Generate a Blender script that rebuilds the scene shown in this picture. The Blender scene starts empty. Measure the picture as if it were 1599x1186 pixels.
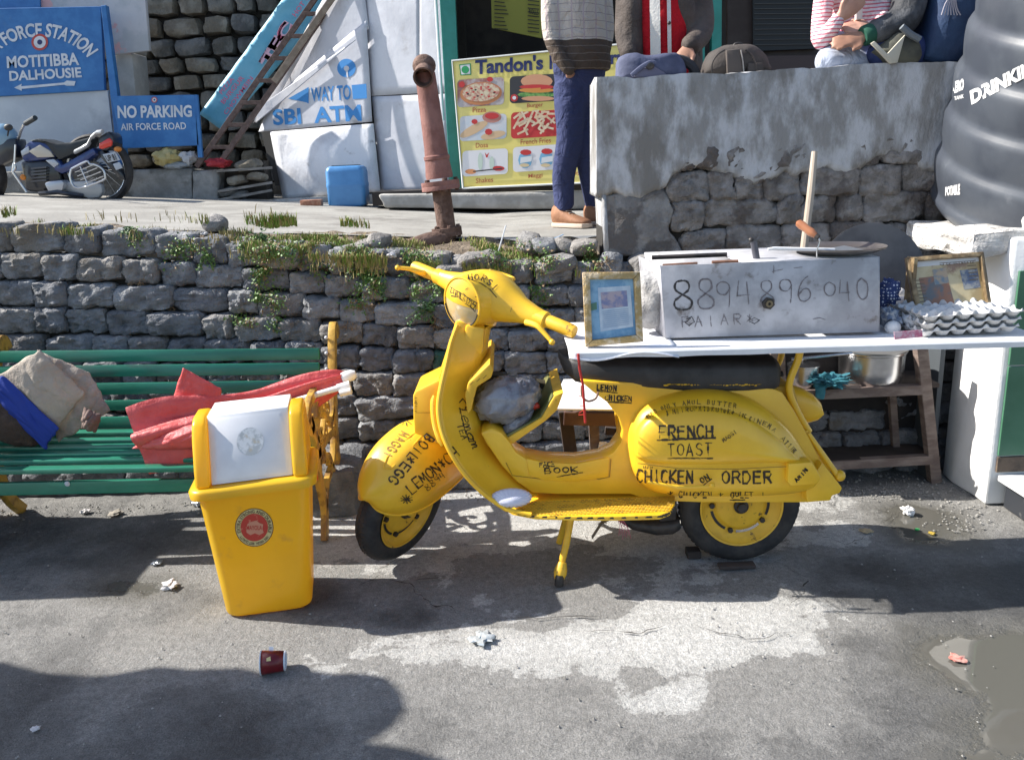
import bpy, bmesh, math, random
from mathutils import Vector, Matrix, noise
from mathutils.bvhtree import BVHTree
random.seed(7)
sc = bpy.context.scene
COL = sc.collection
R = math.radians
# ---------------------------------------------------------------- camera
CAM_H, PITCH, ROLL, FPX = 1.42, 14.6, 2.3, 1280.0
cam = bpy.data.cameras.new('camera'); camo = bpy.data.objects.new('camera', cam); COL.objects.link(camo)
_f = Vector((0, math.cos(R(PITCH)), -math.sin(R(PITCH)))); _r = Vector((1, 0, 0)); _u = _r.cross(_f)
_r2 = _r*math.cos(R(ROLL)) - _u*math.sin(R(ROLL)); _u2 = _u*math.cos(R(ROLL)) + _r*math.sin(R(ROLL))
camo.matrix_world = Matrix((( _r2.x, _u2.x, -_f.x, 0), (_r2.y, _u2.y, -_f.y, 0), (_r2.z, _u2.z, -_f.z, CAM_H), (0, 0, 0, 1)))
cam.sensor_width = 36; cam.lens = 36*FPX/1599; cam.clip_end = 300; cam.clip_start = .05
sc.camera = camo
P0 = Vector((0, 0, CAM_H))
# ---------------------------------------------------------------- light
SUN_EL, SUN_AZ = 40.0, -8.0          # elevation; how far the light travels away from +x towards +y
LD = Vector((math.cos(R(SUN_EL))*math.cos(R(SUN_AZ)), math.cos(R(SUN_EL))*math.sin(R(SUN_AZ)), -math.sin(R(SUN_EL))))
sun = bpy.data.lights.new('sun', 'SUN'); suno = bpy.data.objects.new('sun', sun); COL.objects.link(suno)
sun.energy = 5.0; sun.angle = R(.53); sun.color = (1, .95, .87)
suno.rotation_euler = LD.to_track_quat('-Z', 'Y').to_euler()
w = bpy.data.worlds.new('World'); sc.world = w; w.use_nodes = True
nt = w.node_tree; nt.nodes.clear()
sky = nt.nodes.new('ShaderNodeTexSky'); sky.sky_type = 'NISHITA'; sky.sun_disc = False
sky.sun_elevation = R(SUN_EL); sky.sun_rotation = math.atan2(-LD.x, -LD.y)
bg = nt.nodes.new('ShaderNodeBackground'); bg.inputs[1].default_value = .115
ow = nt.nodes.new('ShaderNodeOutputWorld'); nt.links.new(sky.outputs[0], bg.inputs[0]); nt.links.new(bg.outputs[0], ow.inputs[0])
sc.view_settings.view_transform = 'Standard'; sc.view_settings.look = 'None'; sc.view_settings.gamma = 1
sc.view_settings.exposure = .95; sc.view_settings.use_curve_mapping = False
sc.cycles.max_bounces = 6

# ---------------------------------------------------------------- place helpers: a picture point on a real plane of the place
def ray(px, py): return _f + _r2*((px-799.5)/FPX) - _u2*((py-593)/FPX)
def Y_(px, py, Y):
    d = ray(px, py); Y = Y(px) if callable(Y) else Y; return P0 + d*(Y/d.y)
def Z_(px, py, Z=0.): d = ray(px, py); return P0 + d*((Z-CAM_H)/d.z)
def X_(px, py, X): d = ray(px, py); return P0 + d*(X/d.x)
# ---------------------------------------------------------------- materials
MATS = {}
def mat(name, c, rough=.6, metal=0, c2=None, sc_=6., bump=0., bsc=30., c3=None, sc3=1.2, det=6, thr=(.4, .62), stretch=None, alpha=1, trans=0, spec=.5, coat=0, bdist=.01, thr3=(.5, .6), rough2=None, emis=0, glow=0):
    if name in MATS: return MATS[name]
    m = bpy.data.materials.new(name); m.use_nodes = True; n = m.node_tree; L = n.links
    b = n.nodes['Principled BSDF']; b.inputs['Roughness'].default_value = rough; b.inputs['Metallic'].default_value = metal
    b.inputs['Specular IOR Level'].default_value = spec; b.inputs['Coat Weight'].default_value = coat
    if trans: b.inputs['Transmission Weight'].default_value = trans
    if alpha < 1: b.inputs['Alpha'].default_value = alpha
    tc = n.nodes.new('ShaderNodeTexCoord'); mp = n.nodes.new('ShaderNodeMapping'); L.new(tc.outputs['Object'], mp.inputs[0])
    if stretch: mp.inputs['Scale'].default_value = stretch
    def nz(s, d=det):
        q = n.nodes.new('ShaderNodeTexNoise'); q.inputs['Scale'].default_value = s; q.inputs['Detail'].default_value = d
        q.inputs['Roughness'].default_value = .6; L.new(mp.outputs[0], q.inputs['Vector']); return q.outputs['Fac']
    def rng(x, a, bb):
        q = n.nodes.new('ShaderNodeMapRange'); q.inputs[1].default_value = a; q.inputs[2].default_value = bb; q.interpolation_type = 'SMOOTHSTEP'
        L.new(x, q.inputs[0]); return q.outputs[0]
    def mix(fac, a, bcol):
        q = n.nodes.new('ShaderNodeMix'); q.data_type = 'RGBA'; L.new(fac, q.inputs[0])
        for i, v in ((6, a), (7, bcol)):
            if isinstance(v, tuple): q.inputs[i].default_value = (*v, 1)
            else: L.new(v, q.inputs[i])
        return q.outputs[2]
    col = None
    if c2 is not None:
        f1 = rng(nz(sc_), *thr); col = mix(f1, c, c2)
        if rough2 is not None:
            q = n.nodes.new('ShaderNodeMapRange'); L.new(f1, q.inputs[0]); q.inputs[3].default_value = rough; q.inputs[4].default_value = rough2; L.new(q.outputs[0], b.inputs['Roughness'])
    if c3 is not None: col = mix(rng(nz(sc3, 8), *thr3), col if col is not None else c, c3)
    if col is None: b.inputs['Base Color'].default_value = (*c, 1)
    else: L.new(col, b.inputs['Base Color'])
    if bump:
        bp = n.nodes.new('ShaderNodeBump'); bp.inputs['Strength'].default_value = bump; bp.inputs['Distance'].default_value = bdist
        L.new(nz(bsc, 8), bp.inputs['Height']); L.new(bp.outputs[0], b.inputs['Normal'])
    if emis: b.inputs['Emission Color'].default_value = (*c, 1); b.inputs['Emission Strength'].default_value = emis
    if glow:                              # thin plastic that lets light through
        tl_ = n.nodes.new('ShaderNodeBsdfTranslucent'); ms = n.nodes.new('ShaderNodeMixShader'); ms.inputs[0].default_value = glow
        if col is None: tl_.inputs[0].default_value = (*c, 1)
        else: L.new(col, tl_.inputs[0])
        L.new(b.outputs[0], ms.inputs[1]); L.new(tl_.outputs[0], ms.inputs[2]); L.new(ms.outputs[0], n.nodes['Material Output'].inputs['Surface'])
    MATS[name] = m; return m
# ---------------------------------------------------------------- object helpers
def tag(o, label=None, cat=None, group=None, kind=None):
    if label: o['label'] = label
    if cat: o['category'] = cat
    if group: o['group'] = group
    if kind: o['kind'] = kind
    return o
def par(o, p):
    if p is not None: o.parent = p; o.matrix_parent_inverse = p.matrix_basis.inverted()
    return o
def root(name, loc, label, cat, group=None):
    o = bpy.data.objects.new(name, None); COL.objects.link(o); o.location = loc; o.empty_display_size = .1
    return tag(o, label, cat, group)
class MB:
    def __init__(s): s.v = []; s.f = []
    def add(s, vs, fs): k = len(s.v); s.v += [Vector(v) for v in vs]; s.f += [[i+k for i in f] for f in fs]; return s
    def box(s, c, d, rot=None):
        c = Vector(c); vs = [Vector((x*d[0]/2, y*d[1]/2, z*d[2]/2)) for x in (-1, 1) for y in (-1, 1) for z in (-1, 1)]
        if rot: vs = [rot @ v for v in vs]
        return s.add([c+v for v in vs], [(0, 1, 3, 2), (4, 6, 7, 5), (0, 4, 5, 1), (2, 3, 7, 6), (0, 2, 6, 4), (1, 5, 7, 3)])
    def loft(s, rings, closed=True, caps=True):
        n = len(rings[0]); k0 = len(s.v); fs = []
        for r in rings: s.v += [Vector(p) for p in r]
        for i in range(len(rings)-1):
            for j in range(n if closed else n-1):
                a = k0+i*n+j; b = k0+i*n+(j+1) % n; fs.append([a, b, b+n, a+n])
        if caps and closed:
            fs.append([k0+j for j in range(n)][::-1]); fs.append([k0+(len(rings)-1)*n+j for j in range(n)])
        s.f += fs; return s
    def tube(s, pts, r, n=8, caps=True, flat=None):
        pts = [Vector(p) for p in pts]; rs = r if isinstance(r, (list, tuple)) else [r]*len(pts); rings = []; up = None
        for i, p in enumerate(pts):
            t = (pts[min(i+1, len(pts)-1)]-pts[max(i-1, 0)]).normalized()
            if up is None: up = t.orthogonal().normalized()
            up = (up - t*up.dot(t)).normalized(); sd = t.cross(up)
            rings.append([p+(up*math.cos(a)+sd*math.sin(a))*rs[i] for a in [2*math.pi*j/n for j in range(n)]])
        return s.loft(rings, True, caps)
    def lathe(s, prof, c=(0, 0, 0), ax=(0, 0, 1), n=32, a0=0, a1=2*math.pi, caps=True):
        c = Vector(c); ax = Vector(ax).normalized(); e1 = ax.orthogonal().normalized(); e2 = ax.cross(e1); full = abs(a1-a0-2*math.pi) < 1e-6
        m = n if full else n+1; rings = []
        for (r, h) in prof: rings.append([c+ax*h+(e1*math.cos(a0+(a1-a0)*j/n)+e2*math.sin(a0+(a1-a0)*j/n))*max(r, 1e-5) for j in range(m)])
        return s.loft(rings, full, full and caps)
    def ellip(s, c, r, n=16, m=10, rot=None):
        rings = []; c = Vector(c)
        for i in range(m+1):
            ph = -math.pi/2+math.pi*i/m; ring = []
            for j in range(n):
                a = 2*math.pi*j/n; v = Vector((r[0]*math.cos(ph)*math.cos(a), r[1]*math.cos(ph)*math.sin(a), r[2]*math.sin(ph)))
                if rot: v = rot @ v
                ring.append(c+v)
            rings.append(ring)
        return s.loft(rings)
    def prism(s, poly, vec):            # polygon (list of Vector) extruded along vec
        vec = Vector(vec); n = len(poly); k = len(s.v); s.v += [Vector(p) for p in poly]+[Vector(p)+vec for p in poly]
        s.f.append([k+i for i in range(n)]); s.f.append([k+n+i for i in range(n)][::-1])
        for i in range(n): j = (i+1) % n; s.f.append([k+j, k+i, k+n+i, k+n+j])
        return s
    def build(s, name, m, parent=None, smooth=True, bevel=0, seg=2, subd=0, disp=0, dsc=8., solid=0, remesh=0, weld=0, autos=35, offs=0):
        me = bpy.data.meshes.new(name); bm = bmesh.new(); vs = [bm.verts.new(v) for v in s.v]
        for f in s.f:
            try: bm.faces.new([vs[i] for i in f])
            except ValueError: pass
        bmesh.ops.remove_doubles(bm, verts=bm.verts, dist=weld or 1e-6)
        bmesh.ops.delete(bm, geom=[v for v in bm.verts if not v.link_faces], context='VERTS')
        bmesh.ops.recalc_face_normals(bm, faces=bm.faces)
        if bevel:
            es = [e for e in bm.edges if len(e.link_faces) == 2 and e.calc_face_angle(0) > R(28)]
            bmesh.ops.bevel(bm, geom=es, offset=bevel, segments=seg, profile=.5, affect='EDGES', clamp_overlap=True)
        if subd: bmesh.ops.subdivide_edges(bm, edges=bm.edges, cuts=subd, use_grid_fill=True)
        if disp:
            bm.normal_update()
            for v in bm.verts: v.co += v.normal*(noise.noise(v.co*dsc)*disp + noise.noise(v.co*dsc*2.7+Vector((9, 9, 9)))*disp*.45)
        for f in bm.faces: f.smooth = smooth
        if smooth:
            for e in bm.edges:
                if len(e.link_faces) == 2 and e.calc_face_angle(0) > R(autos): e.smooth = False
        bm.to_mesh(me); bm.free(); me.materials.append(m)
        o = bpy.data.objects.new(name, me); COL.objects.link(o); par(o, parent)
        if solid: q = o.modifiers.new('thick', 'SOLIDIFY'); q.thickness = solid; q.offset = offs
        if remesh:
            q = o.modifiers.new('skin', 'REMESH'); q.mode = 'VOXEL'; q.voxel_size = remesh; q.use_smooth_shade = True
            q = o.modifiers.new('soft', 'SMOOTH'); q.iterations = 5; q.factor = .5
        return o
def bez(pts, n=6):                       # Catmull-Rom through the points
    pts = [Vector(p) for p in pts]; out = []
    for i in range(len(pts)-1):
        a = pts[max(i-1, 0)]; b = pts[i]; c = pts[i+1]; d = pts[min(i+2, len(pts)-1)]
        for k in range(n):
            t = k/n; out.append(.5*((2*b)+(c-a)*t+(2*a-5*b+4*c-d)*t*t+(3*b-a-3*c+d)*t**3))
    out.append(pts[-1]); return out
def pxs(pts, Y): return [Y_(p[0], p[1], Y) for p in pts]
def spx(pts, Y, n=5, closed=False):      # smooth outline of picture points on plane Y
    q = [Vector((a, b)).to_3d() for a, b in pts]
    if closed: q = q+[q[0]]
    r = bez(q, n)
    if closed: r = r[:-1]
    return [Y_(p.x, p.y, Y) for p in r]
def dup(o, loc=None, rot=None, label=None, parent=None, scale=None):
    c = o.copy(); COL.objects.link(c)
    if loc is not None: c.location = loc
    if rot is not None: c.rotation_euler = rot
    if scale is not None: c.scale = scale
    if label: c['label'] = label
    if parent is not None: c.parent = parent
    for ch in list(o.children):
        d = dup(ch); d.parent = c; d.matrix_parent_inverse = ch.matrix_parent_inverse.copy()
    return c
# ---------------------------------------------------------------- printed text (mesh from Blender's own font)
def text_mesh(txt, bold=.0):
    cu = bpy.data.curves.new('t', 'FONT'); cu.body = txt; cu.offset = bold; cu.resolution_u = 3; cu.fill_mode = 'BOTH'
    o = bpy.data.objects.new('t', cu); COL.objects.link(o); dg = bpy.context.evaluated_depsgraph_get(); dg.update()
    me = bpy.data.meshes.new_from_object(o.evaluated_get(dg)); bpy.data.objects.remove(o); bpy.data.curves.remove(cu)
    vs = [v.co.copy() for v in me.vertices]; fs = [list(p.vertices) for p in me.polygons]; bpy.data.meshes.remove(me)
    x0 = min(v.x for v in vs); x1 = max(v.x for v in vs); y0 = min(v.y for v in vs); y1 = max(v.y for v in vs)
    return [((v.x-x0)/(x1-x0), (v.y-y0)/(y1-y0)) for v in vs], fs
def qmap(q, Y):                          # unit square -> quad given by picture corners (tl,tr,br,bl) on plane Y
    def f(u, v):
        a = Vector(q[0])*(1-u)+Vector(q[1])*u; b = Vector(q[3])*(1-u)+Vector(q[2])*u; p = b*(1-v)+a*v; return Y_(p.x, p.y, Y)
    return f
def textq(txt, q, Y, m, parent, bold=.01, name='lettering', fn=None):
    uv, fs = text_mesh(txt, bold); f = fn or qmap(q, Y)
    b = MB().add([f(u, v) for u, v in uv], fs); return b.build(name, m, parent, smooth=False)
# ---------------------------------------------------------------- hand lettering: strokes
G = {'A': [[(0,0),(.5,1),(1,0)],[(.2,.38),(.8,.38)]], 'B': [[(0,0),(0,1),(.7,1),(.9,.78),(.7,.53),(0,.53)],[(.7,.53),(1,.28),(.75,0),(0,0)]],
 'C': [[(1,.85),(.7,1),(.3,1),(0,.7),(0,.3),(.3,0),(.7,0),(1,.15)]], 'D': [[(0,0),(0,1),(.6,1),(1,.65),(1,.35),(.6,0),(0,0)]],
 'E': [[(1,1),(0,1),(0,0),(1,0)],[(0,.52),(.8,.52)]], 'F': [[(0,0),(0,1),(1,1)],[(0,.52),(.75,.52)]],
 'G': [[(1,.82),(.7,1),(.3,1),(0,.7),(0,.3),(.3,0),(.75,0),(1,.2),(1,.45),(.6,.45)]], 'H': [[(0,0),(0,1)],[(1,0),(1,1)],[(0,.5),(1,.5)]],
 'I': [[(.5,0),(.5,1)]], 'K': [[(0,0),(0,1)],[(1,1),(0,.45),(1,0)]], 'L': [[(0,1),(0,0),(.9,0)]], 'M': [[(0,0),(.08,1),(.5,.35),(.92,1),(1,0)]],
 'N': [[(0,0),(0,1),(1,0),(1,1)]], 'O': [[(.5,1),(.1,.8),(0,.5),(.1,.2),(.5,0),(.9,.2),(1,.5),(.9,.8),(.5,1)]], 'P': [[(0,0),(0,1),(.75,1),(1,.77),(.75,.5),(0,.5)]],
 'R': [[(0,0),(0,1),(.75,1),(1,.77),(.75,.5),(0,.5)],[(.4,.5),(1,0)]], 'S': [[(.95,.85),(.6,1),(.2,.95),(.05,.75),(.3,.55),(.75,.45),(.95,.22),(.7,0),(.25,0),(0,.15)]],
 'T': [[(0,1),(1,1)],[(.5,1),(.5,0)]], 'U': [[(0,1),(0,.25),(.3,0),(.7,0),(1,.25),(1,1)]], 'Y': [[(0,1),(.5,.5),(1,1)],[(.5,.5),(.5,0)]],
 'J': [[(.3,1),(1,1)],[(.7,1),(.7,.2),(.4,0),(0,.15)]], 'V': [[(0,1),(.5,0),(1,1)]], 'W': [[(0,1),(.25,0),(.5,.7),(.75,0),(1,1)]], 'X': [[(0,0),(1,1)],[(0,1),(1,0)]],
 '*': [[(.5,.1),(.5,.9)],[(.15,.25),(.85,.75)],[(.15,.75),(.85,.25)]], '-': [[(.1,.5),(.9,.5)]], '_': [[(0,0),(1,0)]],
 '8': [[(.5,.52),(.1,.72),(.2,1),(.8,1),(.9,.72),(.5,.52),(0,.28),(.15,0),(.85,0),(1,.28),(.5,.52)]], '9': [[(.95,.7),(.6,.5),(.1,.6),(.1,.9),(.5,1),(.95,.85),(.9,.3),(.8,0)]],
 '4': [[(.2,1),(0,.4),(.9,.4)],[(.75,.85),(.75,0)]], '6': [[(.9,1),(.4,.8),(.05,.4),(.1,.1),(.5,0),(.95,.15),(.9,.45),(.5,.5),(.08,.3)]],
 '0': [[(.5,1),(.1,.8),(.05,.3),(.4,0),(.85,.15),(.95,.7),(.5,1)]], '2': [[(.05,.8),(.4,1),(.85,.85),(.8,.55),(.1,0),(1,0)]],
 'l': [[(.1,.8),(0,1),(.35,1),(.3,.5),(.1,.05),(0,.2),(.3,.12),(.7,0)]], 'e': [[(.1,.35),(.8,.45),(.75,.7),(.35,.72),(.05,.35),(.3,.02),(.85,.08)]],
 'm': [[(0,0),(.05,.6),(.25,.65),(.4,.05),(.45,.6),(.65,.65),(.8,.05),(.95,.12)]], 'o': [[(.5,.65),(.1,.4),(.3,.03),(.8,.2),(.75,.6),(.45,.62),(.95,.6)]], 'n': [[(0,0),(.1,.62),(.3,.6),(.4,.05),(.55,.6),(.75,.6),(.85,.05),(1,.12)]]}
def bvh_of(objs):
    vs = []; fs = []
    for o in objs:
        k = len(vs); mw = o.matrix_basis if o.parent is None else o.parent.matrix_basis @ o.matrix_parent_inverse @ o.matrix_basis
        vs += [mw @ v.co for v in o.data.vertices]; fs += [[i+k for i in p.vertices] for p in o.data.polygons]
    return BVHTree.FromPolygons(vs, fs)
def ink(strokes_px, bvh, m, parent, w=.0035, name='lettering', lift=.0015, jit=.3):
    b = MB()
    for st in strokes_px:
        q = []
        for i in range(len(st)-1):
            a = Vector(st[i]); c = Vector(st[i+1]); n = max(1, int((c-a).length/4))
            q += [a.lerp(c, k/n) for k in range(n)]
        q.append(Vector(st[-1])); pts = []
        for p in q:
            d = ray(p.x+random.uniform(-jit, jit), p.y+random.uniform(-jit, jit)).normalized(); h = bvh.ray_cast(P0, d, 12)
            if h[0] is None: pts.append(None); continue
            nn = h[1] if h[1].dot(d) < 0 else -h[1]
            pts.append((h[0]+nn*lift, nn))
        for i in range(len(pts)-1):
            if pts[i] is None or pts[i+1] is None: continue
            (a, na), (c, nc) = pts[i], pts[i+1]; t = c-a
            if t.length > .05 or t.length < 1e-6: continue
            sd = t.cross(na).normalized()*w*(.5+.45*noise.noise(a*90)+.25*noise.noise(a*35))*random.uniform(.85, 1.15); e = t*.15
            b.add([a-sd-e, a+sd-e, c+sd+e, c-sd+e], [(0, 1, 2, 3)])
    return b.build(name, m, parent, smooth=False, weld=1e-7)
def hand(txt, p0, p1, h, up=None, gap=.35, rot=0):
    """strokes (picture points) for txt with its baseline from p0 to p1, height h"""
    p0 = Vector(p0); p1 = Vector(p1); d = (p1-p0); n = len(txt); u = d/n; upv = Vector(up).normalized()*h if up else Vector((d.y, -d.x)).normalized()*h
    out = []
    for i, ch in enumerate(txt):
        for st in G.get(ch, []):
            if ch in '890632CSGOUJlemon' and len(st) > 3: st = [(v.x, v.y) for v in bez([Vector((a, b, 0)) for a, b in st], 4)]
            j1, j2 = random.uniform(-.05, .05), random.uniform(-.05, .05)
            out.append([tuple(p0+u*(i+x*(1-gap)+j1)+upv*(y*(1+j2)+j1)) for x, y in st])
    return out
# ================================================================= THE SETTING
def lerp_tab(x, tab):
    if x <= tab[0][0]: return tab[0][1]
    for (a, va), (b, vb) in zip(tab, tab[1:]):
        if x <= b: return va+(vb-va)*(x-a)/(b-a)
    return tab[-1][1]
# ---- street: one fine sheet near the camera, large skirt round it
CTRL = []                                # (picture point, lightness) -> ground points that say how dry / pale the cement is; the table's cast shadow is deepened here too
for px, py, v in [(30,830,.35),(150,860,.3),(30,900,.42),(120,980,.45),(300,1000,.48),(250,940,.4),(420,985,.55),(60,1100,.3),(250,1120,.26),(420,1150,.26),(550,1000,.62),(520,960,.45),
  (560,840,.8),(700,820,.85),(800,830,.85),(640,880,.7),(600,935,.5),(700,945,.55),(640,965,.3),(760,900,.5),(520,940,.2),(650,960,.15),(870,880,.6),(1000,900,.62),(1200,905,.55),(1300,905,.4),(1400,900,.05),(1550,900,.05),(1480,940,.08),(1350,930,.2),(1000,830,.8),  # lowest values at the right paint the table's shadow band darker
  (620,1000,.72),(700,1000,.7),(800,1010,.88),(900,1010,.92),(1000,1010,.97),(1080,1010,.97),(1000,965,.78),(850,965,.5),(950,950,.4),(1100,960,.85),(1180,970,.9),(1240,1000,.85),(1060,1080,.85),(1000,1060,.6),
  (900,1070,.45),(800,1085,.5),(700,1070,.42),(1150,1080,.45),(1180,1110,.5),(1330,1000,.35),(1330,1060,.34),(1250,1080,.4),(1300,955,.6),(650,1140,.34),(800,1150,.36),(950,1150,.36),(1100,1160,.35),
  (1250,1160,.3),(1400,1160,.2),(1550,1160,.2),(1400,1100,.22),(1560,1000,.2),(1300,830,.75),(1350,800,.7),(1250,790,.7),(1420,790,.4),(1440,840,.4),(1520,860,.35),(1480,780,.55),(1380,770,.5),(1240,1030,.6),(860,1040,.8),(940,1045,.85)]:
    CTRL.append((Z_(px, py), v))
def zone(poly): return [Z_(a, b) for a, b in poly]
PUD = [zone([(1415,1005),(1440,985),(1500,985),(1545,980),(1640,985),(1660,1200),(1480,1200),(1500,1130),(1520,1085),(1465,1062),(1428,1035)]),
       zone([(1365,790),(1420,782),(1500,800),(1520,835),(1480,850),(1420,845),(1385,820)]),
       zone([(150,915),(180,900),(250,905),(262,920),(225,930),(170,926)])]
def inpoly(p, poly):
    c = False; j = len(poly)-1
    for i in range(len(poly)):
        a = poly[i]; b = poly[j]
        if (a.y > p.y) != (b.y > p.y) and p.x < (b.x-a.x)*(p.y-a.y)/(b.y-a.y)+a.x: c = not c
        j = i
    return c
def dpoly(p, poly):
    d = 9
    for i in range(len(poly)):
        a = poly[i-1].to_2d(); b = poly[i].to_2d(); q = p.to_2d(); ab = b-a; t = max(0, min(1, (q-a).dot(ab)/ab.dot(ab))); d = min(d, (a+ab*t-q).length)
    return d if inpoly(p, poly) else -d
def build_street():
    x0, x1, y0, y1, s = -3.1, 2.75, 1.3, 4.1, .022
    nx = int((x1-x0)/s)+1; ny = int((y1-y0)/s)+1; vs = []; dry = []; wet = []
    for j in range(ny):
        for i in range(nx):
            p = Vector((x0+i*s, y0+j*s, 0)); ws = 0; vv = 0
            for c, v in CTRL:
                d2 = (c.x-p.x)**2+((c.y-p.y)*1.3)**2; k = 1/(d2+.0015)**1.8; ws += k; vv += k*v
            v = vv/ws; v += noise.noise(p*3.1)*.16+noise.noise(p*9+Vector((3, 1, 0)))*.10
            wv = -1
            for q in PUD: wv = max(wv, dpoly(p, q))
            wv = max(-.12, min(.12, wv+noise.noise(p*9)*.035))/.12
            z = noise.noise(p*1.6)*.006+noise.noise(p*14)*.0025 + noise.noise(p*45)*.0012*(wv < 0)
            z -= .004
            if wv > 0: z = z*(1-min(1, wv*3))-.004
            vs.append((p.x, p.y, z)); dry.append(v); wet.append(wv*.5+.5)
    fs = [(j*nx+i, j*nx+i+1, (j+1)*nx+i+1, (j+1)*nx+i) for j in range(ny-1) for i in range(nx-1)]
    k = len(vs); B = 60.
    vs += [(x0, y0, -.004), (x1, y0, -.004), (x1, y1, -.004), (x0, y1, -.004), (-B, -B, -.012), (B, -B, -.012), (B, B, -.012), (-B, B, -.012)]
    fs += [(k, k+4, k+5, k+1), (k+1, k+5, k+6, k+2), (k+2, k+6, k+7, k+3), (k+3, k+7, k+4, k)]
    dry += [.35]*8; wet += [0]*8
    me = bpy.data.meshes.new('street'); me.from_pydata(vs, [], fs)
    for nm, arr in (('dry', dry), ('wet', wet)):
        a = me.attributes.new(nm, 'FLOAT', 'POINT'); a.data.foreach_set('value', arr)
    for p in me.polygons: p.use_smooth = True
    m = bpy.data.materials.new('street_cement'); m.use_nodes = True; n = m.node_tree; L = n.links; b = n.nodes['Principled BSDF']
    def N(t, **k):
        q = n.nodes.new(t)
        for a_, v_ in k.items(): setattr(q, a_, v_)
        return q
    tc = N('ShaderNodeTexCoord')
    def nz(s, d=8, r=.65):
        q = N('ShaderNodeTexNoise'); q.inputs['Scale'].default_value = s; q.inputs['Detail'].default_value = d; q.inputs['Roughness'].default_value = r; L.new(tc.outputs['Object'], q.inputs['Vector']); return q.outputs['Fac']
    def ma(op, x, y):
        q = N('ShaderNodeMath', operation=op)
        for i, v in ((0, x), (1, y)):
            if isinstance(v, (int, float)): q.inputs[i].default_value = v
            else: L.new(v, q.inputs[i])
        return q.outputs[0]
    ad = N('ShaderNodeAttribute', attribute_name='dry').outputs['Fac']; aw = N('ShaderNodeAttribute', attribute_name='wet').outputs['Fac']
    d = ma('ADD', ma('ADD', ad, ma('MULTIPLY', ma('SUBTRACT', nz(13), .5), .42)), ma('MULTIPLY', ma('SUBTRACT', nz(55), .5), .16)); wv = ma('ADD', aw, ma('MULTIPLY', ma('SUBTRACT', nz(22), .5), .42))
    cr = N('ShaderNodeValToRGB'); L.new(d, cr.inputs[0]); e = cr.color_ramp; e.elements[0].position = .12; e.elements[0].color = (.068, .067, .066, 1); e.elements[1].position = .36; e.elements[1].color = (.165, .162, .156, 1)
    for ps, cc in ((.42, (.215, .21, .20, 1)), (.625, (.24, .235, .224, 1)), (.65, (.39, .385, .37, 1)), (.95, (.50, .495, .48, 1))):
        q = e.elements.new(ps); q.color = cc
    # fine grit of the asphalt
    gr = N('ShaderNodeMapRange'); L.new(nz(240, 4, .7), gr.inputs[0]); gr.inputs[1].default_value = .3; gr.inputs[2].default_value = .7; gr.inputs[3].default_value = .55; gr.inputs[4].default_value = 1.42
    gr2 = N('ShaderNodeMapRange'); L.new(nz(45, 6, .7), gr2.inputs[0]); gr2.inputs[1].default_value = .3; gr2.inputs[2].default_value = .7; gr2.inputs[3].default_value = .74; gr2.inputs[4].default_value = 1.26
    mm = N('ShaderNodeMix', data_type='RGBA', blend_type='MULTIPLY'); mm.inputs[0].default_value = 1; L.new(cr.outputs[0], mm.inputs[6]); cm = N('ShaderNodeCombineColor')
    g = ma('MULTIPLY', gr.outputs[0], gr2.outputs[0])
    for i in range(3): L.new(g, cm.inputs[i])
    L.new(cm.outputs[0], mm.inputs[7])
    wr = N('ShaderNodeMapRange'); L.new(wv, wr.inputs[0]); wr.inputs[1].default_value = .44; wr.inputs[2].default_value = .66
    wd = N('ShaderNodeMapRange'); L.new(wv, wd.inputs[0]); wd.inputs[1].default_value = .1; wd.inputs[2].default_value = .6
    m2 = N('ShaderNodeMix', data_type='RGBA'); L.new(wd.outputs[0], m2.inputs[0]); L.new(mm.outputs[2], m2.inputs[6]); m2.inputs[7].default_value = (.10, .096, .084, 1)
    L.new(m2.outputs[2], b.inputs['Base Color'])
    ro = N('ShaderNodeMapRange'); L.new(d, ro.inputs[0]); ro.inputs[1].default_value = .1; ro.inputs[2].default_value = .6; ro.inputs[3].default_value = .58; ro.inputs[4].default_value = .9
    r2 = N('ShaderNodeMix', data_type='FLOAT'); L.new(wr.outputs[0], r2.inputs[0]); L.new(ro.outputs[0], r2.inputs[2]); r2.inputs[3].default_value = .03; L.new(r2.outputs[0], b.inputs['Roughness'])
    h = ma('ADD', ma('MULTIPLY', nz(60, 10, .75), 1.0), ma('MULTIPLY', nz(170, 4, .6), .45)); inv = ma('SUBTRACT', 1, wr.outputs[0]); h = ma('MULTIPLY', h, inv)
    bp = N('ShaderNodeBump'); bp.inputs['Strength'].default_value = .85; bp.inputs['Distance'].default_value = .012; L.new(h, bp.inputs['Height']); L.new(bp.outputs[0], b.inputs['Normal'])
    me.materials.append(m); o = bpy.data.objects.new('street', me); COL.objects.link(o); tag(o, 'grey cement street surface with dry pale patches, damp dark ones, a painted shadow band and puddles', kind='structure'); return o
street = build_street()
crackm = mat('crack_dirt', (.03, .027, .024), .95)
def crack(pts, w=.004):
    b = MB(); q = []
    for i in range(len(pts)-1):
        for k in range(6): t = k/6; q.append(Vector(pts[i]).lerp(Vector(pts[i+1]), t))
    q.append(Vector(pts[-1])); L = []; Rr = []
    for i, p in enumerate(q):
        g_ = Z_(p.x, p.y); g_ += Vector((noise.noise(g_*30), noise.noise(g_*30+Vector((5, 5, 5))), 0))*.02; wd = w*(.25+abs(noise.noise(g_*40))*2.2)*(1-abs(2*i/(len(q)-1)-1)**4)
        L.append(Vector((g_.x, g_.y-wd/2, .0052))); Rr.append(Vector((g_.x, g_.y+wd/2, .0052)))
    n = len(q); b.add(L+Rr, [(i, i+1, n+i+1, n+i) for i in range(n-1)]); return b
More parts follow.
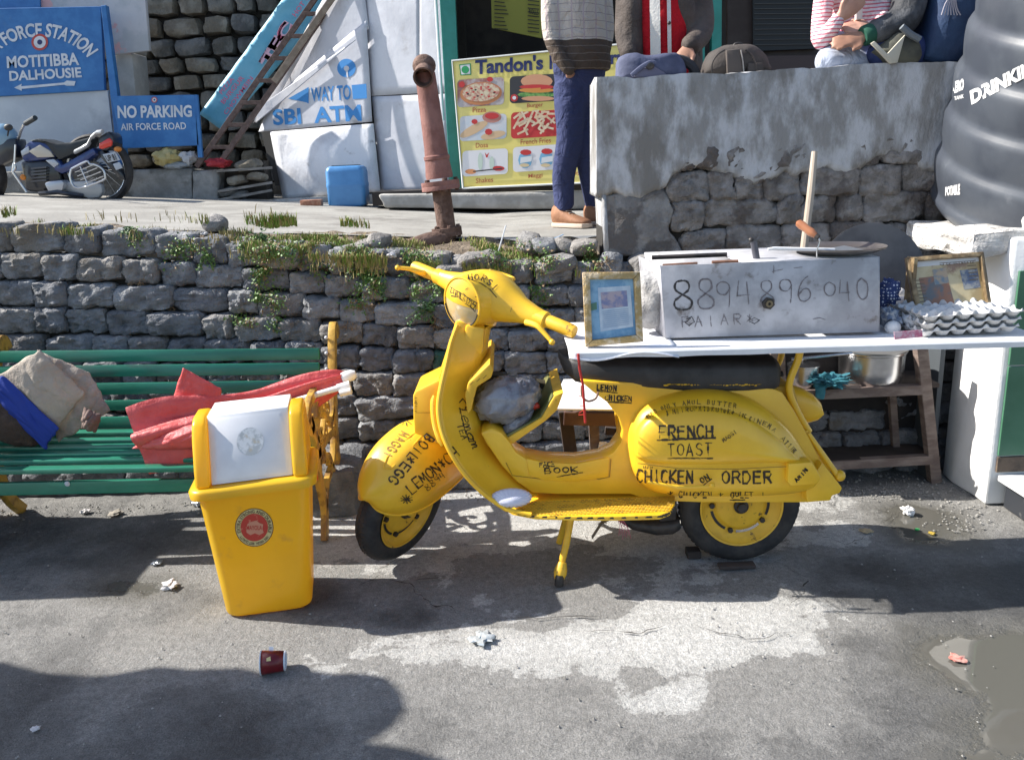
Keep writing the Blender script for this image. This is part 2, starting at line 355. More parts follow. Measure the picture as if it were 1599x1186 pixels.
cb = MB()
for pts, w_ in (([(600,905),(640,912),(650,930),(672,945),(700,948),(720,962)], .007), ([(640,912),(690,900),(760,905)], .003), ([(1215,880),(1260,905),(1250,930),(1230,950)], .004),
                ([(1230,800),(1290,815),(1330,805),(1390,830)], .003), ([(1270,835),(1320,850),(1360,835)], .003), ([(700,850),(640,855),(610,880),(585,905),(560,915)], .005), ([(800,962),(860,966),(950,962)], .005), ([(1250,985),(1180,1000),(1110,985),(1080,975)], .004), ([(1390,770),(1400,800),(1375,820)],.003), ([(905,985),(1000,990),(1040,975)],.004)):
    q = crack(pts, w_); cb.add(q.v, q.f)
tag(cb.build('street_crack', crackm, smooth=False, weld=1e-7), 'thin dark cracks across the cement street', kind='structure')
# gravel, crumbs along the foot of the wall and loose on the street
gm = mat('gravel_grey', (.2, .19, .17), .9, c2=(.34, .33, .31), sc_=40)
gb = MB()
def pebble(c, r):
    a = [Vector((random.uniform(.6, 1), 0, 0)), Vector((0, random.uniform(.6, 1), 0)), Vector((-random.uniform(.6, 1), 0, 0)), Vector((0, -random.uniform(.6, 1), 0)), Vector((0, 0, .6)), Vector((0, 0, -.5))]
    q = Matrix.Rotation(random.uniform(0, 6), 3, 'Z'); gb.add([c+(q @ v)*r for v in a], [(0, 1, 4), (1, 2, 4), (2, 3, 4), (3, 0, 4), (1, 0, 5), (2, 1, 5), (3, 2, 5), (0, 3, 5)])
for _ in range(1500):
    x = random.uniform(-2.6, 2.3); y = random.uniform(1.6, 3.6) if random.random() < .55 else 3.5-abs(random.gauss(0, .1)); pebble(Vector((x, y, .001)), random.choice([.0025, .003, .004, .006]) * (1.6 if y > 3.35 else 1))
for _ in range(160):
    p = Z_(random.gauss(1490, 30), random.uniform(755, 830)); pebble(p, random.uniform(.003, .009))
for _ in range(300):
    p = Z_(random.uniform(1240, 1460), random.gauss(768, 6)); pebble(p, random.uniform(.003, .008))
tag(gb.build('gravel', gm, smooth=False, weld=1e-7), 'loose grit and crumbs scattered over the street', kind='stuff')

# ---- terrace behind the retaining wall
HT = [(-3.6, 1.32), (-2.2, 1.225), (-1.46, 1.15), (-.9, 1.09), (-.27, 1.03), (.11, .985), (.5, .97), (3, .97)]
def Hw(x): return lerp_tab(x, HT)
def tz(x, y): return 1.05+.07*max(0, -x-.1)+.012*(y-4.3)
def yface(x, z): return 3.5+.14*max(0, min(1, -x-.4))+.26*z
b = MB(); nx = 110; ny = 44
pave = mat('terrace_concrete', (.25, .24, .22), .9, c2=(.33, .32, .295), sc_=3, bump=.5, bsc=40, c3=(.18, .17, .155), sc3=2.2, thr3=(.55, .7))
soil = mat('verge_soil', (.15, .115, .08), .95, c2=(.24, .19, .14), sc_=14, bump=1, bsc=45, bdist=.03)
vs = []; nxx = 120
for j in range(15):
    for i in range(nxx):
        x = -4+i*8/(nxx-1); y = 4.26+j*(9.6-4.26)/14; vs.append((x, y, tz(x, y)+noise.noise(Vector((x*2, y*2, 0)))*.006+.012))
b = MB().add(vs, [(j*nxx+i, j*nxx+i+1, (j+1)*nxx+i+1, (j+1)*nxx+i) for j in range(14) for i in range(nxx-1)])
tag(b.build('terrace', pave), 'pale concrete pavement of the upper terrace', kind='structure')
def vz(x, y):
    t = max(0, min(1, (y-3.72)/.62)); z = Hw(x)*(1-t)+(tz(x, 4.34)+.02)*t
    return z-.012+noise.noise(Vector((x*4, y*4, 2)))*.022+noise.noise(Vector((x*14, y*14, 2)))*.012 - (.012 if y < 3.78 else 0)
vs = []; nxx = 260; nyy = 26
for j in range(nyy):
    for i in range(nxx):
        x = -4+i*4.48/(nxx-1); yb = yface(x, Hw(x))+.015; y = yb+j*(4.36+.06*math.sin(i*.07)-yb)/(nyy-1); vs.append((x, y, vz(x, y)-(.06 if j == nyy-1 else 0)-(.1 if j == 0 else 0)))
b = MB().add(vs, [(j*nxx+i, j*nxx+i+1, (j+1)*nxx+i+1, (j+1)*nxx+i) for j in range(nyy-1) for i in range(nxx-1)])
tag(b.build('verge', soil), 'crumbly brown soil bank along the wall top', kind='structure')

# ---- stones
def rock(w, d, h, c, seed, rz=0, rough=.018, sq=4.5, n=5, irr=1.):
    """one dressed stone, rounded box with a rough face, in world coordinates"""
    b = MB(); vs = []; fs = []; key = {}
    def vid(p):
        k = tuple(round(q, 4) for q in p)
        if k not in key:
            key[k] = len(vs); L = (abs(p[0])**sq+abs(p[1])**sq+abs(p[2])**sq)**(1/sq); v = Vector(p)/L
            q = Vector((v.x*w/2, v.y*d/2, v.z*h/2)); s = Vector((seed*7.3, seed*3.1, seed))
            # irregular outline: pull the corners about
            q.x += noise.noise(Vector((q.z*14, q.y*6, seed*2.)))*.022*irr; q.z += noise.noise(Vector((q.x*10, q.y*6, seed*5.)))*.02*irr
            f = noise.noise(q*15+s)*rough+noise.noise(q*34+s)*rough*.6+(noise.noise(q*70+s)*rough*.75 if n > 7 else 0); q += Vector((v.x*.4, v.y, v.z*.4))*f
            vs.append(q)
        return key[k]
    for ax in range(3):
        for sg in (-1, 1):
            if ax == 1 and sg == 1: continue
            for i in range(n):
                for j in range(n):
                    r = []
                    for (a, bb) in ((0, 0), (1, 0), (1, 1), (0, 1)):
                        p = [0, 0, 0]; p[ax] = sg; p[(ax+1) % 3] = math.tan((-1+2*(i+a)/n)*math.pi/4); p[(ax+2) % 3] = math.tan((-1+2*(j+bb)/n)*math.pi/4); r.append(vid(p))
                    fs.append(r)
    rt = Matrix.Rotation(rz, 3, 'Y'); b.add([Vector(c)+rt @ v for v in vs], fs); return b
stone_m = [mat('wall_stone_%s' % nme, c1, .93, c2=c2_, sc_=11, thr=(.35, .7), bump=1, bsc=55, bdist=.022, c3=c3_, sc3=3, thr3=(.56, .7)) for nme, c1, c2_, c3_ in
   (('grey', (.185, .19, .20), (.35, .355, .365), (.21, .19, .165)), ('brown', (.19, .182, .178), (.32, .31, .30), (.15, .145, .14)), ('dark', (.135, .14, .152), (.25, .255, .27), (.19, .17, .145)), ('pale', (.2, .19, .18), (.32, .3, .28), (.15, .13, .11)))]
moss_m = mat('stone_green_paint', (.035, .12, .085), .85, c2=(.1, .17, .13), sc_=18, bump=1, bsc=55, bdist=.02, c3=(.3, .34, .3), sc3=14, thr3=(.6, .66))
mortar = mat('wall_gap_dirt', (.035, .031, .027), .97, bump=1, bsc=30)
wall = root('stone_retaining_wall', (-.5, 3.6, 0), 'dry stone retaining wall of rough grey blocks behind the bench and scooter', 'wall')
vs = []; nxx = 40
for z in (-.05, .3, .6, .9, 1.0):
    for i in range(nxx): x = -3.6+i*6.2/(nxx-1); zz = min(z, Hw(x)-.02) if z > .95 else z; vs.append((x, yface(x, zz)+.06, zz))
MB().add(vs, [(j*nxx+i, j*nxx+i+1, (j+1)*nxx+i+1, (j+1)*nxx+i) for j in range(4) for i in range(nxx-1)]).build('backing', mortar, wall)
NR = 10; sid = 0; FARB = MB(); nst = 0; green_pt = Y_(680, 572, 3.66)
for r in range(NR):
    x = -2.75+random.uniform(-.1, .1); big = random.uniform(.9, 1.2)
    while x < 2.1:
        w_ = random.uniform(.135, .20)*big if random.random() < .85 else random.uniform(.22, .29)
        xc = x+w_/2; hh = Hw(xc)/NR*(1 if r < NR-1 else 1.1); z0 = Hw(xc)*r/NR; zc = z0+hh/2+noise.noise(Vector((xc*1.2, r*3, 0)))*.008
        yf = yface(xc, zc); h_ = hh-.007; dpt = .2; off = random.uniform(-.018, .016)
        if r == NR-1 and random.random() < .12: x += w_; continue
        hide = xc > 1.2 and r < 6 and False
        sid += 1
        sv = rock(w_+.004, dpt, h_*random.uniform(.99, 1.07), (xc, yf+dpt/2+off-.012, zc), sid*1.37, random.uniform(-.03, .03), rough=.019, sq=random.uniform(6, 10), n=11, irr=.42)
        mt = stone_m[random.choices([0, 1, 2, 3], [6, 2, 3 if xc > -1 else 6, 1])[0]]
        if abs(xc-green_pt.x) < w_/2 and abs(zc-green_pt.z) < hh/2: mt = moss_m
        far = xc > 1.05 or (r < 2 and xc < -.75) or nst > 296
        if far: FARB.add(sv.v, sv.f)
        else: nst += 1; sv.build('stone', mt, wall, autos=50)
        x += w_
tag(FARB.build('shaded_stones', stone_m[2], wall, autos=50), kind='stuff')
# ragged blocks lying along the wall top
for px, py, s_, Yv in ((430,402,.20,3.74),(560,395,.16,3.85),(330,352,.10,4.1),(745,412,.2,3.74),(825,378,.11,3.9),(850,385,.12,3.85),(885,388,.11,3.85),(915,388,.12,3.8),(870,412,.17,3.72),(700,428,.14,3.7),(960,414,.10,3.72),(1005,413,.11,3.70),(590,378,.10,3.9)):
    p = Y_(px, py, Yv); sid += 1
    rock(s_, .17, .085*random.uniform(.8, 1.2), (p.x, p.y+.05, p.z), sid*1.37, random.uniform(-.3, .3), rough=.03, sq=3.5).build('stone', stone_m[random.choice([0, 3, 1])], wall, autos=50)

# ---- plastered wall on the right, its lower plaster fallen away
YP = 3.75
pw = root('plastered_wall', (1.2, YP+.14, .95), 'peeling whitewashed parapet wall with bare stone showing below, bags and people on top', 'wall')
plast = mat('old_whitewash', (.27, .265, .26), .9, c2=(.50, .51, .535), sc_=9, thr=(.38, .62), bump=1, bsc=45, bdist=.007, c3=(.20, .19, .178), sc3=4, thr3=(.50, .64), stretch=(1.3, 1, .6), det=10)
plast2 = mat('grey_render', (.2, .19, .185), .95, c2=(.32, .31, .3), sc_=9, bump=1, bsc=22, bdist=.03, c3=(.13, .12, .115), sc3=6)
topl = [(932,124),(960,122),(990,126),(1030,121),(1080,117),(1130,119),(1190,114),(1240,110),(1280,110),(1330,104),(1380,102),(1430,101),(1479,100),(1560,97),(1650,93)]
lowl = [(1700,280),(1590,275),(1520,268),(1475,270),(1440,262),(1405,238),(1370,243),(1345,262),(1320,270),(1290,262),(1262,268),(1225,270),(1205,278),(1178,287),(1150,277),(1118,268),(1095,256),(1070,262),(1048,273),(1040,290),(1022,300),(1000,312),(975,305),(957,300),(943,306)]
core = MB(); core.box(((.44+3.2)/2, YP+.17, 1.34), (2.76, .26, .84)); core.build('core', mortar, pw, smooth=False)
# rendered face: vertical strips between the top line and the broken lower edge
def yat(line, x):
    l = sorted(line); return lerp_tab(x, l)
vs = []; nc = 190; nr = 26
for j in range(nr+1):
    for i in range(nc+1):
        px = 934+i*(1650-934)/nc; ty = yat(topl, px)+1.5*noise.noise(Vector((px*.07, 0, 0))); ly = yat(lowl, px)+5*noise.noise(Vector((px*.06, 5, 0)))+2.5*noise.noise(Vector((px*.3, 5, 0)))
        py = ty+(ly-ty)*j/nr; p = Y_(px, py, YP); p.y += noise.noise(Vector((p.x*2, 0, p.z*2)))*.008+noise.noise(Vector((p.x*9, 0, p.z*9)))*.0018
        if j == nr: p.y += .02
        vs.append(p)
face = MB().add(vs, [(j*(nc+1)+i, j*(nc+1)+i+1, (j+1)*(nc+1)+i+1, (j+1)*(nc+1)+i) for j in range(nr) for i in range(nc)])
# top and left return
tv = []; 
for i in range(nc+1):
    a = vs[i]; tv += [a+Vector((0, .0, .0)), a+Vector((0, .15, .006+.01*noise.noise(a*9))), a+Vector((0, .29, -.002))]
face.add(tv, [(i*3+k, i*3+k+1, i*3+3+k+1, i*3+3+k) for i in range(nc) for k in range(2)])
lv = []
for j in range(nr+1):
    a = vs[j*(nc+1)]; lv += [a, a+Vector((.005, .29, 0))]
face.add(lv, [(2*j, 2*j+1, 2*j+3, 2*j+2) for j in range(nr)])
face.build('plaster', plast, pw, solid=.011, autos=60, offs=1)
# lower left corner keeps a rough grey render
poly = pxs([(943,304),(975,303),(1000,310),(1022,300),(1040,292),(1052,330),(1046,360),(1072,398),(1040,402),(1010,404),(975,402),(948,398)], YP)
q = MB().prism(poly, (0, .05, 0)); q.build('lower_render', plast2, pw, bevel=.012, subd=3, disp=.016, dsc=12)
a = Y_(943, 304, YP); c_ = Y_(948, 398, YP); MB().add([a, a+Vector((.0, .29, 0)), c_+Vector((0, .29, 0)), c_], [(0, 1, 2, 3)]).build('corner_plaster', plast, pw, solid=.02)
rows = [(1.475, 1.365), (1.365, 1.235), (1.235, 1.11), (1.11, .985)]
sizes = [[(1050,1085),(1085,1130),(1130,1180),(1200,1265),(1330,1372),(1372,1432),(1432,1500)], [(1042,1108),(1108,1146),(1146,1192),(1192,1250),(1250,1345),(1345,1405),(1405,1480)], [(1050,1098),(1098,1218),(1218,1252),(1252,1310),(1310,1350),(1350,1448),(1448,1500)], [(1068,1138),(1138,1225),(1225,1300),(1300,1385),(1385,1420),(1420,1500)]]
for (zt, zb), sz in zip(rows, sizes):
    for (a_, b_) in sz:
        p = Y_(a_, 330, YP); q = Y_(b_, 330, YP); sid += 1; w_ = q.x-p.x
        rock(w_+.012, .2, zt-zb+.012, ((p.x+q.x)/2, YP+.10+random.uniform(-.01, .012), (zt+zb)/2+random.uniform(-.008, .008)), sid*1.37, random.uniform(-.04, .04), rough=.017, sq=random.uniform(5, 8), n=10, irr=.8).build('stone', mat('rubble_stone', (.2, .185, .175), .93, c2=(.33, .31, .3), sc_=12, bump=1, bsc=42, bdist=.025, c3=(.14, .12, .11), sc3=5), pw, autos=55)

# ---- pillar at the right edge: white painted side, green tiled front, marble step
pil = root('corner_pillar', (2.2, 3.2, 0), 'white painted pillar with green front under the egg trays at the right edge', 'pillar')
white = mat('limewash_white', (.74, .74, .73), .75, c2=(.8, .8, .79), sc_=5, bump=.35, bsc=22, bdist=.01, c3=(.42, .4, .37), sc3=4.5, thr3=(.66, .8))
green = mat('green_tile', (.05, .15, .085), .3, c2=(.07, .18, .11), sc_=3, bump=.05, bsc=10, c3=(.05, .09, .05), sc3=3, thr3=(.6, .8))
XP = 1.92; PT = 1.085
bb = MB(); bb.box((XP+.65, 3.28, PT/2), (1.3, .34, PT)); bb.build('pillar_body', white, pil, bevel=.012, subd=3, disp=.006, dsc=7)
gdirt = mat('rusty_skirting', (.06, .045, .035), .8, c2=(.14, .1, .07), sc_=9, bump=.6, bsc=40)
for zz0, zz1 in ((.145, .21), (.216, .585), (.591, .96)):
    m_ = gdirt if zz1 < .3 else green
    for k in range(2): MB().box((XP+.025+.2+k*.406, 3.103, (zz0+zz1)/2), (.4, .012, zz1-zz0)).build('tile' if zz1 > .3 else 'skirting', m_, pil, bevel=.002, smooth=False)
marb = mat('white_marble', (.7, .7, .71), .35, c2=(.45, .46, .48), sc_=7, bump=.05)
stp = root('marble_step', (2.2, 3.0, 0), 'white marble doorstep with a dark riser at the foot of the green pillar', 'step')
MB().box((2.26, 2.95, .055), (.56, .27, .11)).build('riser', mat('dark_granite', (.03, .033, .04), .4, c2=(.1, .1, .1), sc_=20, thr=(.6, .7)), stp, bevel=.004, smooth=False)
MB().box((2.25, 2.945, .123), (.60, .30, .025)).build('tread', marb, stp, bevel=.004, smooth=False)
# broken wall top behind the pillar, under the tank
bt = MB(); bt.box((2.25, 3.42, 1.06), (.95, .56, .10)); bt.build('tank_ledge', mat('cracked_limewash', (.66, .65, .63), .85, c2=(.5, .48, .46), sc_=9, bump=1, bsc=24, bdist=.03, c3=(.16, .15, .14), sc3=12, thr3=(.6, .66)), pil, bevel=.02, subd=5, disp=.03, dsc=9)
sid += 1; s_ = rock(.26, .22, .10, (2.12, 3.13, 1.13), 3.3, .05, rough=.02); o = s_.build('broken_block', mat('broken_concrete', (.42, .41, .39), .95, c2=(.6, .59, .57), sc_=14, bump=1, bsc=50)); tag(o, 'lump of broken concrete on the pillar top in front of the water tank', 'concrete block')
# ================================================================= BACKGROUND ON THE TERRACE
BKX = []
bw = root('background_stone_wall', (-2.4, 7.9, 1.2), 'high dark stone wall behind the ladder and the blue signs', 'wall')
bst = [mat('back_stone_%d' % i, a, .95, c2=b_, sc_=6, bump=.8, bsc=20, bdist=.03) for i, (a, b_) in enumerate([((.10, .095, .085), (.2, .19, .17)), ((.16, .14, .11), (.27, .25, .21)), ((.09, .09, .09), (.17, .17, .165))])]
MB().box((-3., 8.12, 2.9), (5.4, .2, 3.8)).build('backing', mortar, bw, smooth=False)
z = 1.2; r = 0
while z < 4.2:
    hh = random.uniform(.12, .19); x = -3.7+random.uniform(0, .2)
    while x < -.9:
        w_ = random.uniform(.16, .42); sid += 1
        rock(w_-.02, .2, hh-.015, (x+w_/2, 7.98+random.uniform(-.02, .02), z+hh/2), sid*.77, random.uniform(-.04, .04), rough=.03, sq=4.5, n=3).build('stone', random.choice(bst), bw, autos=50)
        x += w_
    z += hh
# ---- blue station sign with white lower board
blue = mat('sign_blue', (.02, .13, .36), .55, c2=(.035, .17, .42), sc_=8, bump=.08, bsc=20, c3=(.06, .16, .33), sc3=5, thr3=(.6, .8))
swhite = mat('sign_white', (.62, .64, .68), .6, c2=(.5, .53, .58), sc_=9)
dullwhite = mat('painted_board_white', (.5, .53, .56), .6, c2=(.42, .45, .49), sc_=2.5, bump=.15, bsc=6, c3=(.34, .36, .4), sc3=1.6, thr3=(.55, .7))
sg = root('station_sign', (-3.6, 7, 1.2), 'large blue and white direction board with arched white lettering behind the motorcycle', 'sign')
q = pxs([(-60,14),(157,10),(163,141),(-60,154)], 7.0); MB().prism(q, (0, .04, 0)).build('blue_panel', blue, sg, bevel=.004, smooth=False)
q = pxs([(-60,154.5),(168,141),(182,262),(-60,300)], 7.02); MB().prism(q, (0, .03, 0)).build('white_panel', dullwhite, sg, bevel=.003, smooth=False)
q = pxs([(157,9),(165,8),(197,252),(184,262)], 6.985); MB().prism(q, (0, .06, 0)).build('post', blue, sg, bevel=.004, smooth=False)
q = pxs([(-60,-40),(62,-40),(62,14),(-60,16)], 7.2); o = MB().prism(q, (0, .05, 0)).build('blue_board', blue, None, smooth=False); tag(o, 'blue board edge showing above the large blue station sign at the top left corner', 'board')
# arched words
def arc(txt, cx, cy, rx, ry, a0, a1, h, Y, m, parent, bold=.02, sx=1.):
    uv, fs = text_mesh(txt, bold)
    def f(u, v):
        a = R(a0+(a1-a0)*u); px = cx+(rx+h*v)*math.cos(a); py = cy-(ry+h*v)*math.sin(a); return Y_(px, py, Y)
    return MB().add([f(u, v) for u, v in uv], fs).build('lettering', m, parent, smooth=False)
arc('AIR FORCE STATION', 62, 128, 88, 70, 150, 33, 22, 6.9955, swhite, sg, .03)
textq('MOTITIBBA', [(10,88),(122,82),(124,102),(11,107)], 6.9955, swhite, sg, .03)
textq('DALHOUSIE', [(14,111),(126,105),(128,121),(15,127)], 6.9955, swhite, sg, .03)
def flat(pts, Y, m, parent, name='lettering'): return MB().add(pxs(pts, Y), [list(range(len(pts)))]).build(name, m, parent, smooth=False)
flat([(22,137),(34,131),(33,135),(100,129),(104,126),(118,127),(116,134),(104,134),(100,132.5),(34,139),(34,142)], 6.9955, swhite, sg)
def disc(px, py, r, Y, m, parent, n=24, name='emblem', ry=None): ry = ry or r; return MB().add([Y_(px+r*math.cos(2*math.pi*i/n), py+ry*math.sin(2*math.pi*i/n), Y) for i in range(n)], [list(range(n))]).build(name, m, parent, smooth=False)
pred = mat('print_red', (.45, .06, .05), .6); navy = mat('print_navy', (.02, .03, .12), .6)
disc(62, 66, 13, 6.995, pred, sg); disc(62, 66, 9.5, 6.994, swhite, sg); disc(62, 66, 4, 6.993, navy, sg)
# no parking
npk = root('no_parking_sign', (-2.75, 6.9, 1.6), 'smaller blue no parking board on a blue post right of the station sign', 'sign')
q = pxs([(174,150),(304,148),(311,227),(190,232)], 6.9); MB().prism(q, (0, .03, 0)).build('panel', blue, npk, bevel=.004, smooth=False)
q = pxs([(304,148),(308,148),(316,246),(309,246)], 6.9); MB().prism(q, (0, .03, 0)).build('post', blue, npk, smooth=False)
textq('NO PARKING', [(183,165),(299,164),(300,183),(184,185)], 6.8965, swhite, npk, .035)
textq('AIR FORCE ROAD', [(188,193),(290,191),(291,202),(189,204)], 6.8965, swhite, npk, .015)
disc(241, 156, 4.6, 6.8965, pred, npk); disc(241, 156, 3.2, 6.8955, swhite, npk); disc(241, 156, 1.4, 6.8945, navy, npk)
# concrete pier and pale board right of the sign
pier = mat('pier_concrete', (.36, .36, .35), .9, c2=(.46, .46, .45), sc_=5, bump=.4)
o = MB().prism(pxs([(168,80),(206,82),(212,150),(172,150)], 7.3), (0, .3, 0)).build('concrete_pier', pier, bevel=.01); tag(o, 'grey concrete pier standing between the two blue signs', 'pier')
pk = mat('peeling_board', (.5, .5, .53), .75, c2=(.4, .42, .45), sc_=6, bump=.3, bsc=14, c3=(.62, .36, .36), sc3=4, thr3=(.56, .6))
o = MB().prism(pxs([(62,-30),(224,-30),(233,79),(168,86),(157,10),(62,14)], 7.22), (0, .05, 0)).build('peeling_board', pk, bevel=.004); tag(o, 'pale board with peeling pink paint above the concrete pier', 'board')
# low parapet with end block and rubbish
low = mat('low_concrete', (.2, .2, .195), .93, c2=(.33, .33, .32), sc_=4, bump=.8, bsc=22, bdist=.02, c3=(.13, .13, .12), sc3=3)
lp = root('low_parapet', (-2.7, 6.9, 1.2), 'low rough concrete kerb wall beside the motorcycle wheel', 'wall')
for a, c_, nm in ((-40, 299, 'wall_block'), (300.5, 339, 'end_block')):
    MB().prism(pxs([(a,268),(c_,264),(c_+1,322),(a,326)], 6.92), (0, .34, 0)).build(nm, low, lp, bevel=.015, subd=3, disp=.015, dsc=8)
def crumple(c, r, m, label, cat, name, seed=0, sq=.6, amp=.5):
    b = MB(); b.ellip(c, (r, r, r*sq), 18, 12); s = Vector((seed, seed*2, 0)); C = Vector(c)
    for v in b.v:
        d = v-C; k = 1+amp*noise.noise(d*(2.2/r)+s)+amp*.5*noise.noise(d*(5/r)+s); v -= C; v *= k; v += C
    o = b.build(name, m, autos=25); tag(o, label, cat); return o
crumple(Y_(262, 246, 6.95), .11, mat('yellow_bag', (.42, .34, .13), .5, c2=(.5, .42, .2), sc_=20), 'crumpled yellow plastic bag lying on the low kerb wall', 'plastic bag', 'yellow_bag', 1)
crumple(Y_(292, 246, 6.98), .07, mat('white_rag', (.5, .5, .52), .8), 'crumpled white rag beside the yellow bag on the kerb wall', 'rag', 'white_rag', 4, .7)
crumple(Y_(340, 254, 6.95), .10, mat('red_rag', (.35, .02, .03), .7), 'red cloth heaped under the foot of the ladder', 'cloth', 'red_cloth', 7, .35)
crumple(Y_(276, 258, 7.0), .12, mat('grey_tin', (.3, .33, .36), .5), 'dented grey tin sheet under the white rag', 'tin sheet', 'tin_sheet', 9, .3, .3)
for i, (px, py, s_, lb) in enumerate([(388,258,.16,'pale lump of concrete at the top of the rubble pile beside the metal sheets'),(372,281,.13,'flat pale stone in the rubble pile under the planks'),(402,276,.12,'tilted pale stone against the lower metal sheet'),(356,299,.12,'dark round stone low in the rubble pile'),(372,306,.12,'grey stone at the foot of the rubble pile')]):
    p = Y_(px, py, 7.0); sid += 1; tag(rock(s_*1.3, .15, s_*.55, p, sid, random.uniform(-.2, .2), sq=3.5, n=4).build('rubble_stone', bst[1 if i < 3 else 2]), lb, 'stone', 'stones in the rubble pile')
wd = mat('grey_weathered_wood', (.17, .155, .14), .85, c2=(.27, .25, .23), sc_=12, stretch=(1, 1, 6), bump=.4)
for a, c_, lb in (((338,267),(425,262),'grey plank lying on top of the rubble pile'), ((340,299),(425,285),'split grey plank sloping across the rubble pile'), ((342,312),(425,297),'lowest grey plank slanting up to the metal sheet')):
    o = MB().tube([Y_(*a, 6.9), Y_(*c_, 6.95)], .014, 4).build('plank', wd, smooth=False); tag(o, lb, 'plank', 'planks in the rubble pile')
MB_ = MB().box(Y_(376, 300, 7.2), (.5, .2, .5)); tag(MB_.build('rubble_heap', mortar, subd=4), 'dark earth heap behind the rubble and planks', kind='structure')
# ---- turquoise banner hanging in the ladder
bann = mat('banner_blue', (.10, .36, .50), .5, c2=(.16, .44, .58), sc_=3, bump=.25, bsc=5, bdist=.03)
pink = mat('banner_pink', (.62, .12, .22), .6); pinkl = mat('banner_pale_pink', (.68, .42, .52), .6)
bn = root('menu_banner', (-2, 7.35, 2.2), 'turquoise cloth banner with pink lettering slung diagonally behind the ladder', 'banner')
def bmp(u, v): 
    a = Vector((311,178)).lerp(Vector((470,-40)), u); b_ = Vector((347,204)).lerp(Vector((560,-40)), u); p = b_.lerp(a, v); return p
vs = []
for i in range(31):
    for j in range(9):
        p = bmp(i/30, j/8); q = Y_(p.x, p.y, 7.35); q.y += .016*noise.noise(Vector((i*.35, j*.3, 0)))+.008*noise.noise(Vector((i*.9, j*.8, 3))); vs.append(q)
bo = MB().add(vs, [(i*9+j, i*9+j+1, i*9+10+j, i*9+9+j) for i in range(30) for j in range(8)]).build('cloth', bann, bn, solid=.004)
def btext(t, x0, y0, x1, y1, h, m, bold=.01):
    # baseline runs up along the banner
    uv, fs = text_mesh(t, bold); a = Vector((x0, y0)); d = Vector((x1, y1))-a; up = Vector((d.y, -d.x)).normalized()*h
    MB().add([Y_(*(a+d*u+up*v), 7.29) for u, v in uv], fs).build('lettering', m, bn, smooth=False)
btext('TFC', 422, 108, 462, 42, 22, pinkl, .09); btext('TFC', 420, 107, 460, 43, 20, pink, .03)
btext('PIZZA', 347, 148, 366, 124, 7, pink); btext('BURGUR', 350, 163, 382, 122, 7.5, pink); btext('CHOWMEIN', 354, 180, 396, 123, 7, pink); btext('FRIED RICE', 357, 190, 402, 132, 6, pinkl)
btext('HOT COFFEE', 462, 27, 505, -32, 8, pink)
# ---- ladder
rust = mat('rusty_iron', (.09, .055, .045), .7, c2=(.14, .09, .075), sc_=30, bump=.3, bsc=90)
ld = root('iron_ladder', (-2.2, 6.95, 1.3), 'rusty iron ladder leaning diagonally against the white kiosk', 'ladder')
def bar(a, b_, Ya, Yb, w_, m, parent, name='rail', dp=.03):
    A = Y_(*a, Ya); B_ = Y_(*b_, Yb); t = (B_-A).normalized(); s = t.cross(Vector((0, 1, 0))).normalized(); nn = s.cross(t).normalized()
    return MB().loft([[p+s*w_*sx+nn*dp*sy for sx, sy in ((-.5, -.5), (.5, -.5), (.5, .5), (-.5, .5))] for p in (A, B_)]).build(name, m, parent, bevel=.002, smooth=False)
bar((307,261),(512,-30), 6.95, 7.2, .04, rust, ld); bar((339,261),(543,-30), 6.95, 7.2, .04, rust, ld)
for i in range(8):
    t = (i+.9)/8.4; a = Vector((307,261)).lerp(Vector((512,-30)), t); b_ = Vector((339,261)).lerp(Vector((543,-30)), t); Yv = 6.95+.25*t; bar(tuple(a), tuple(b_), Yv, Yv, .03, rust, ld, 'rung', .035)
o = bar((428,128),(545,-40), 7.0, 7.05, .045, mat('brown_pole', (.2, .15, .11), .8, c2=(.28, .22, .17), sc_=15), None, 'wooden_pole'); tag(o, 'brown wooden pole lying along the slanted white roof sheet beside the ladder', 'pole')
# ---- kiosk of white metal sheets
tin = mat('white_sheet_metal', (.60, .61, .66), .5, c2=(.50, .51, .56), sc_=3, bump=.25, bsc=3.5, bdist=.03, c3=(.36, .35, .36), sc3=4.5, thr3=(.56, .76))
tind = mat('stained_sheet_metal', (.66, .67, .71), .5, c2=(.45, .45, .48), sc_=3, thr=(.45, .7), bump=.3, bsc=3, bdist=.05, c3=(.33, .32, .33), sc3=9, thr3=(.62, .75))
kc = mat('seam_dark', (.05, .05, .05), .9)
KY = lambda off: (lambda px: 7.34+off-.38*(px-400)/180)
kk = root('sheet_metal_kiosk', (-1.2, 7.1, 1.2), 'white sheet metal kiosk with a slanting side and blue painted lettering', 'kiosk')
MB().prism(pxs([(430,290),(405,196),(500,20),(530,-60),(700,-60),(700,296)], KY(.12)), (0, 1.2, 0)).build('frame', kc, kk, smooth=False)
def sheet(poly, Y, m, name='panel', warp=.0, nx=14, ny=14):
    # bilinear sheet from four picture corners tl,tr,br,bl
    q = [Vector(p) for p in poly]; vs = []
    for j in range(ny+1):
        for i in range(nx+1):
            u = i/nx; v = j/ny; p = (q[0]*(1-u)+q[1]*u)*(1-v)+(q[3]*(1-u)+q[2]*u)*v; w3 = Y_(p.x, p.y, Y); w3.y -= warp*math.sin(math.pi*u)*math.sin(math.pi*v)*(1+.6*noise.noise(w3*3)); vs.append(w3)
    return MB().add(vs, [(j*(nx+1)+i, j*(nx+1)+i+1, (j+1)*(nx+1)+i+1, (j+1)*(nx+1)+i) for j in range(ny) for i in range(nx)]).build(name, m, kk, solid=.008)
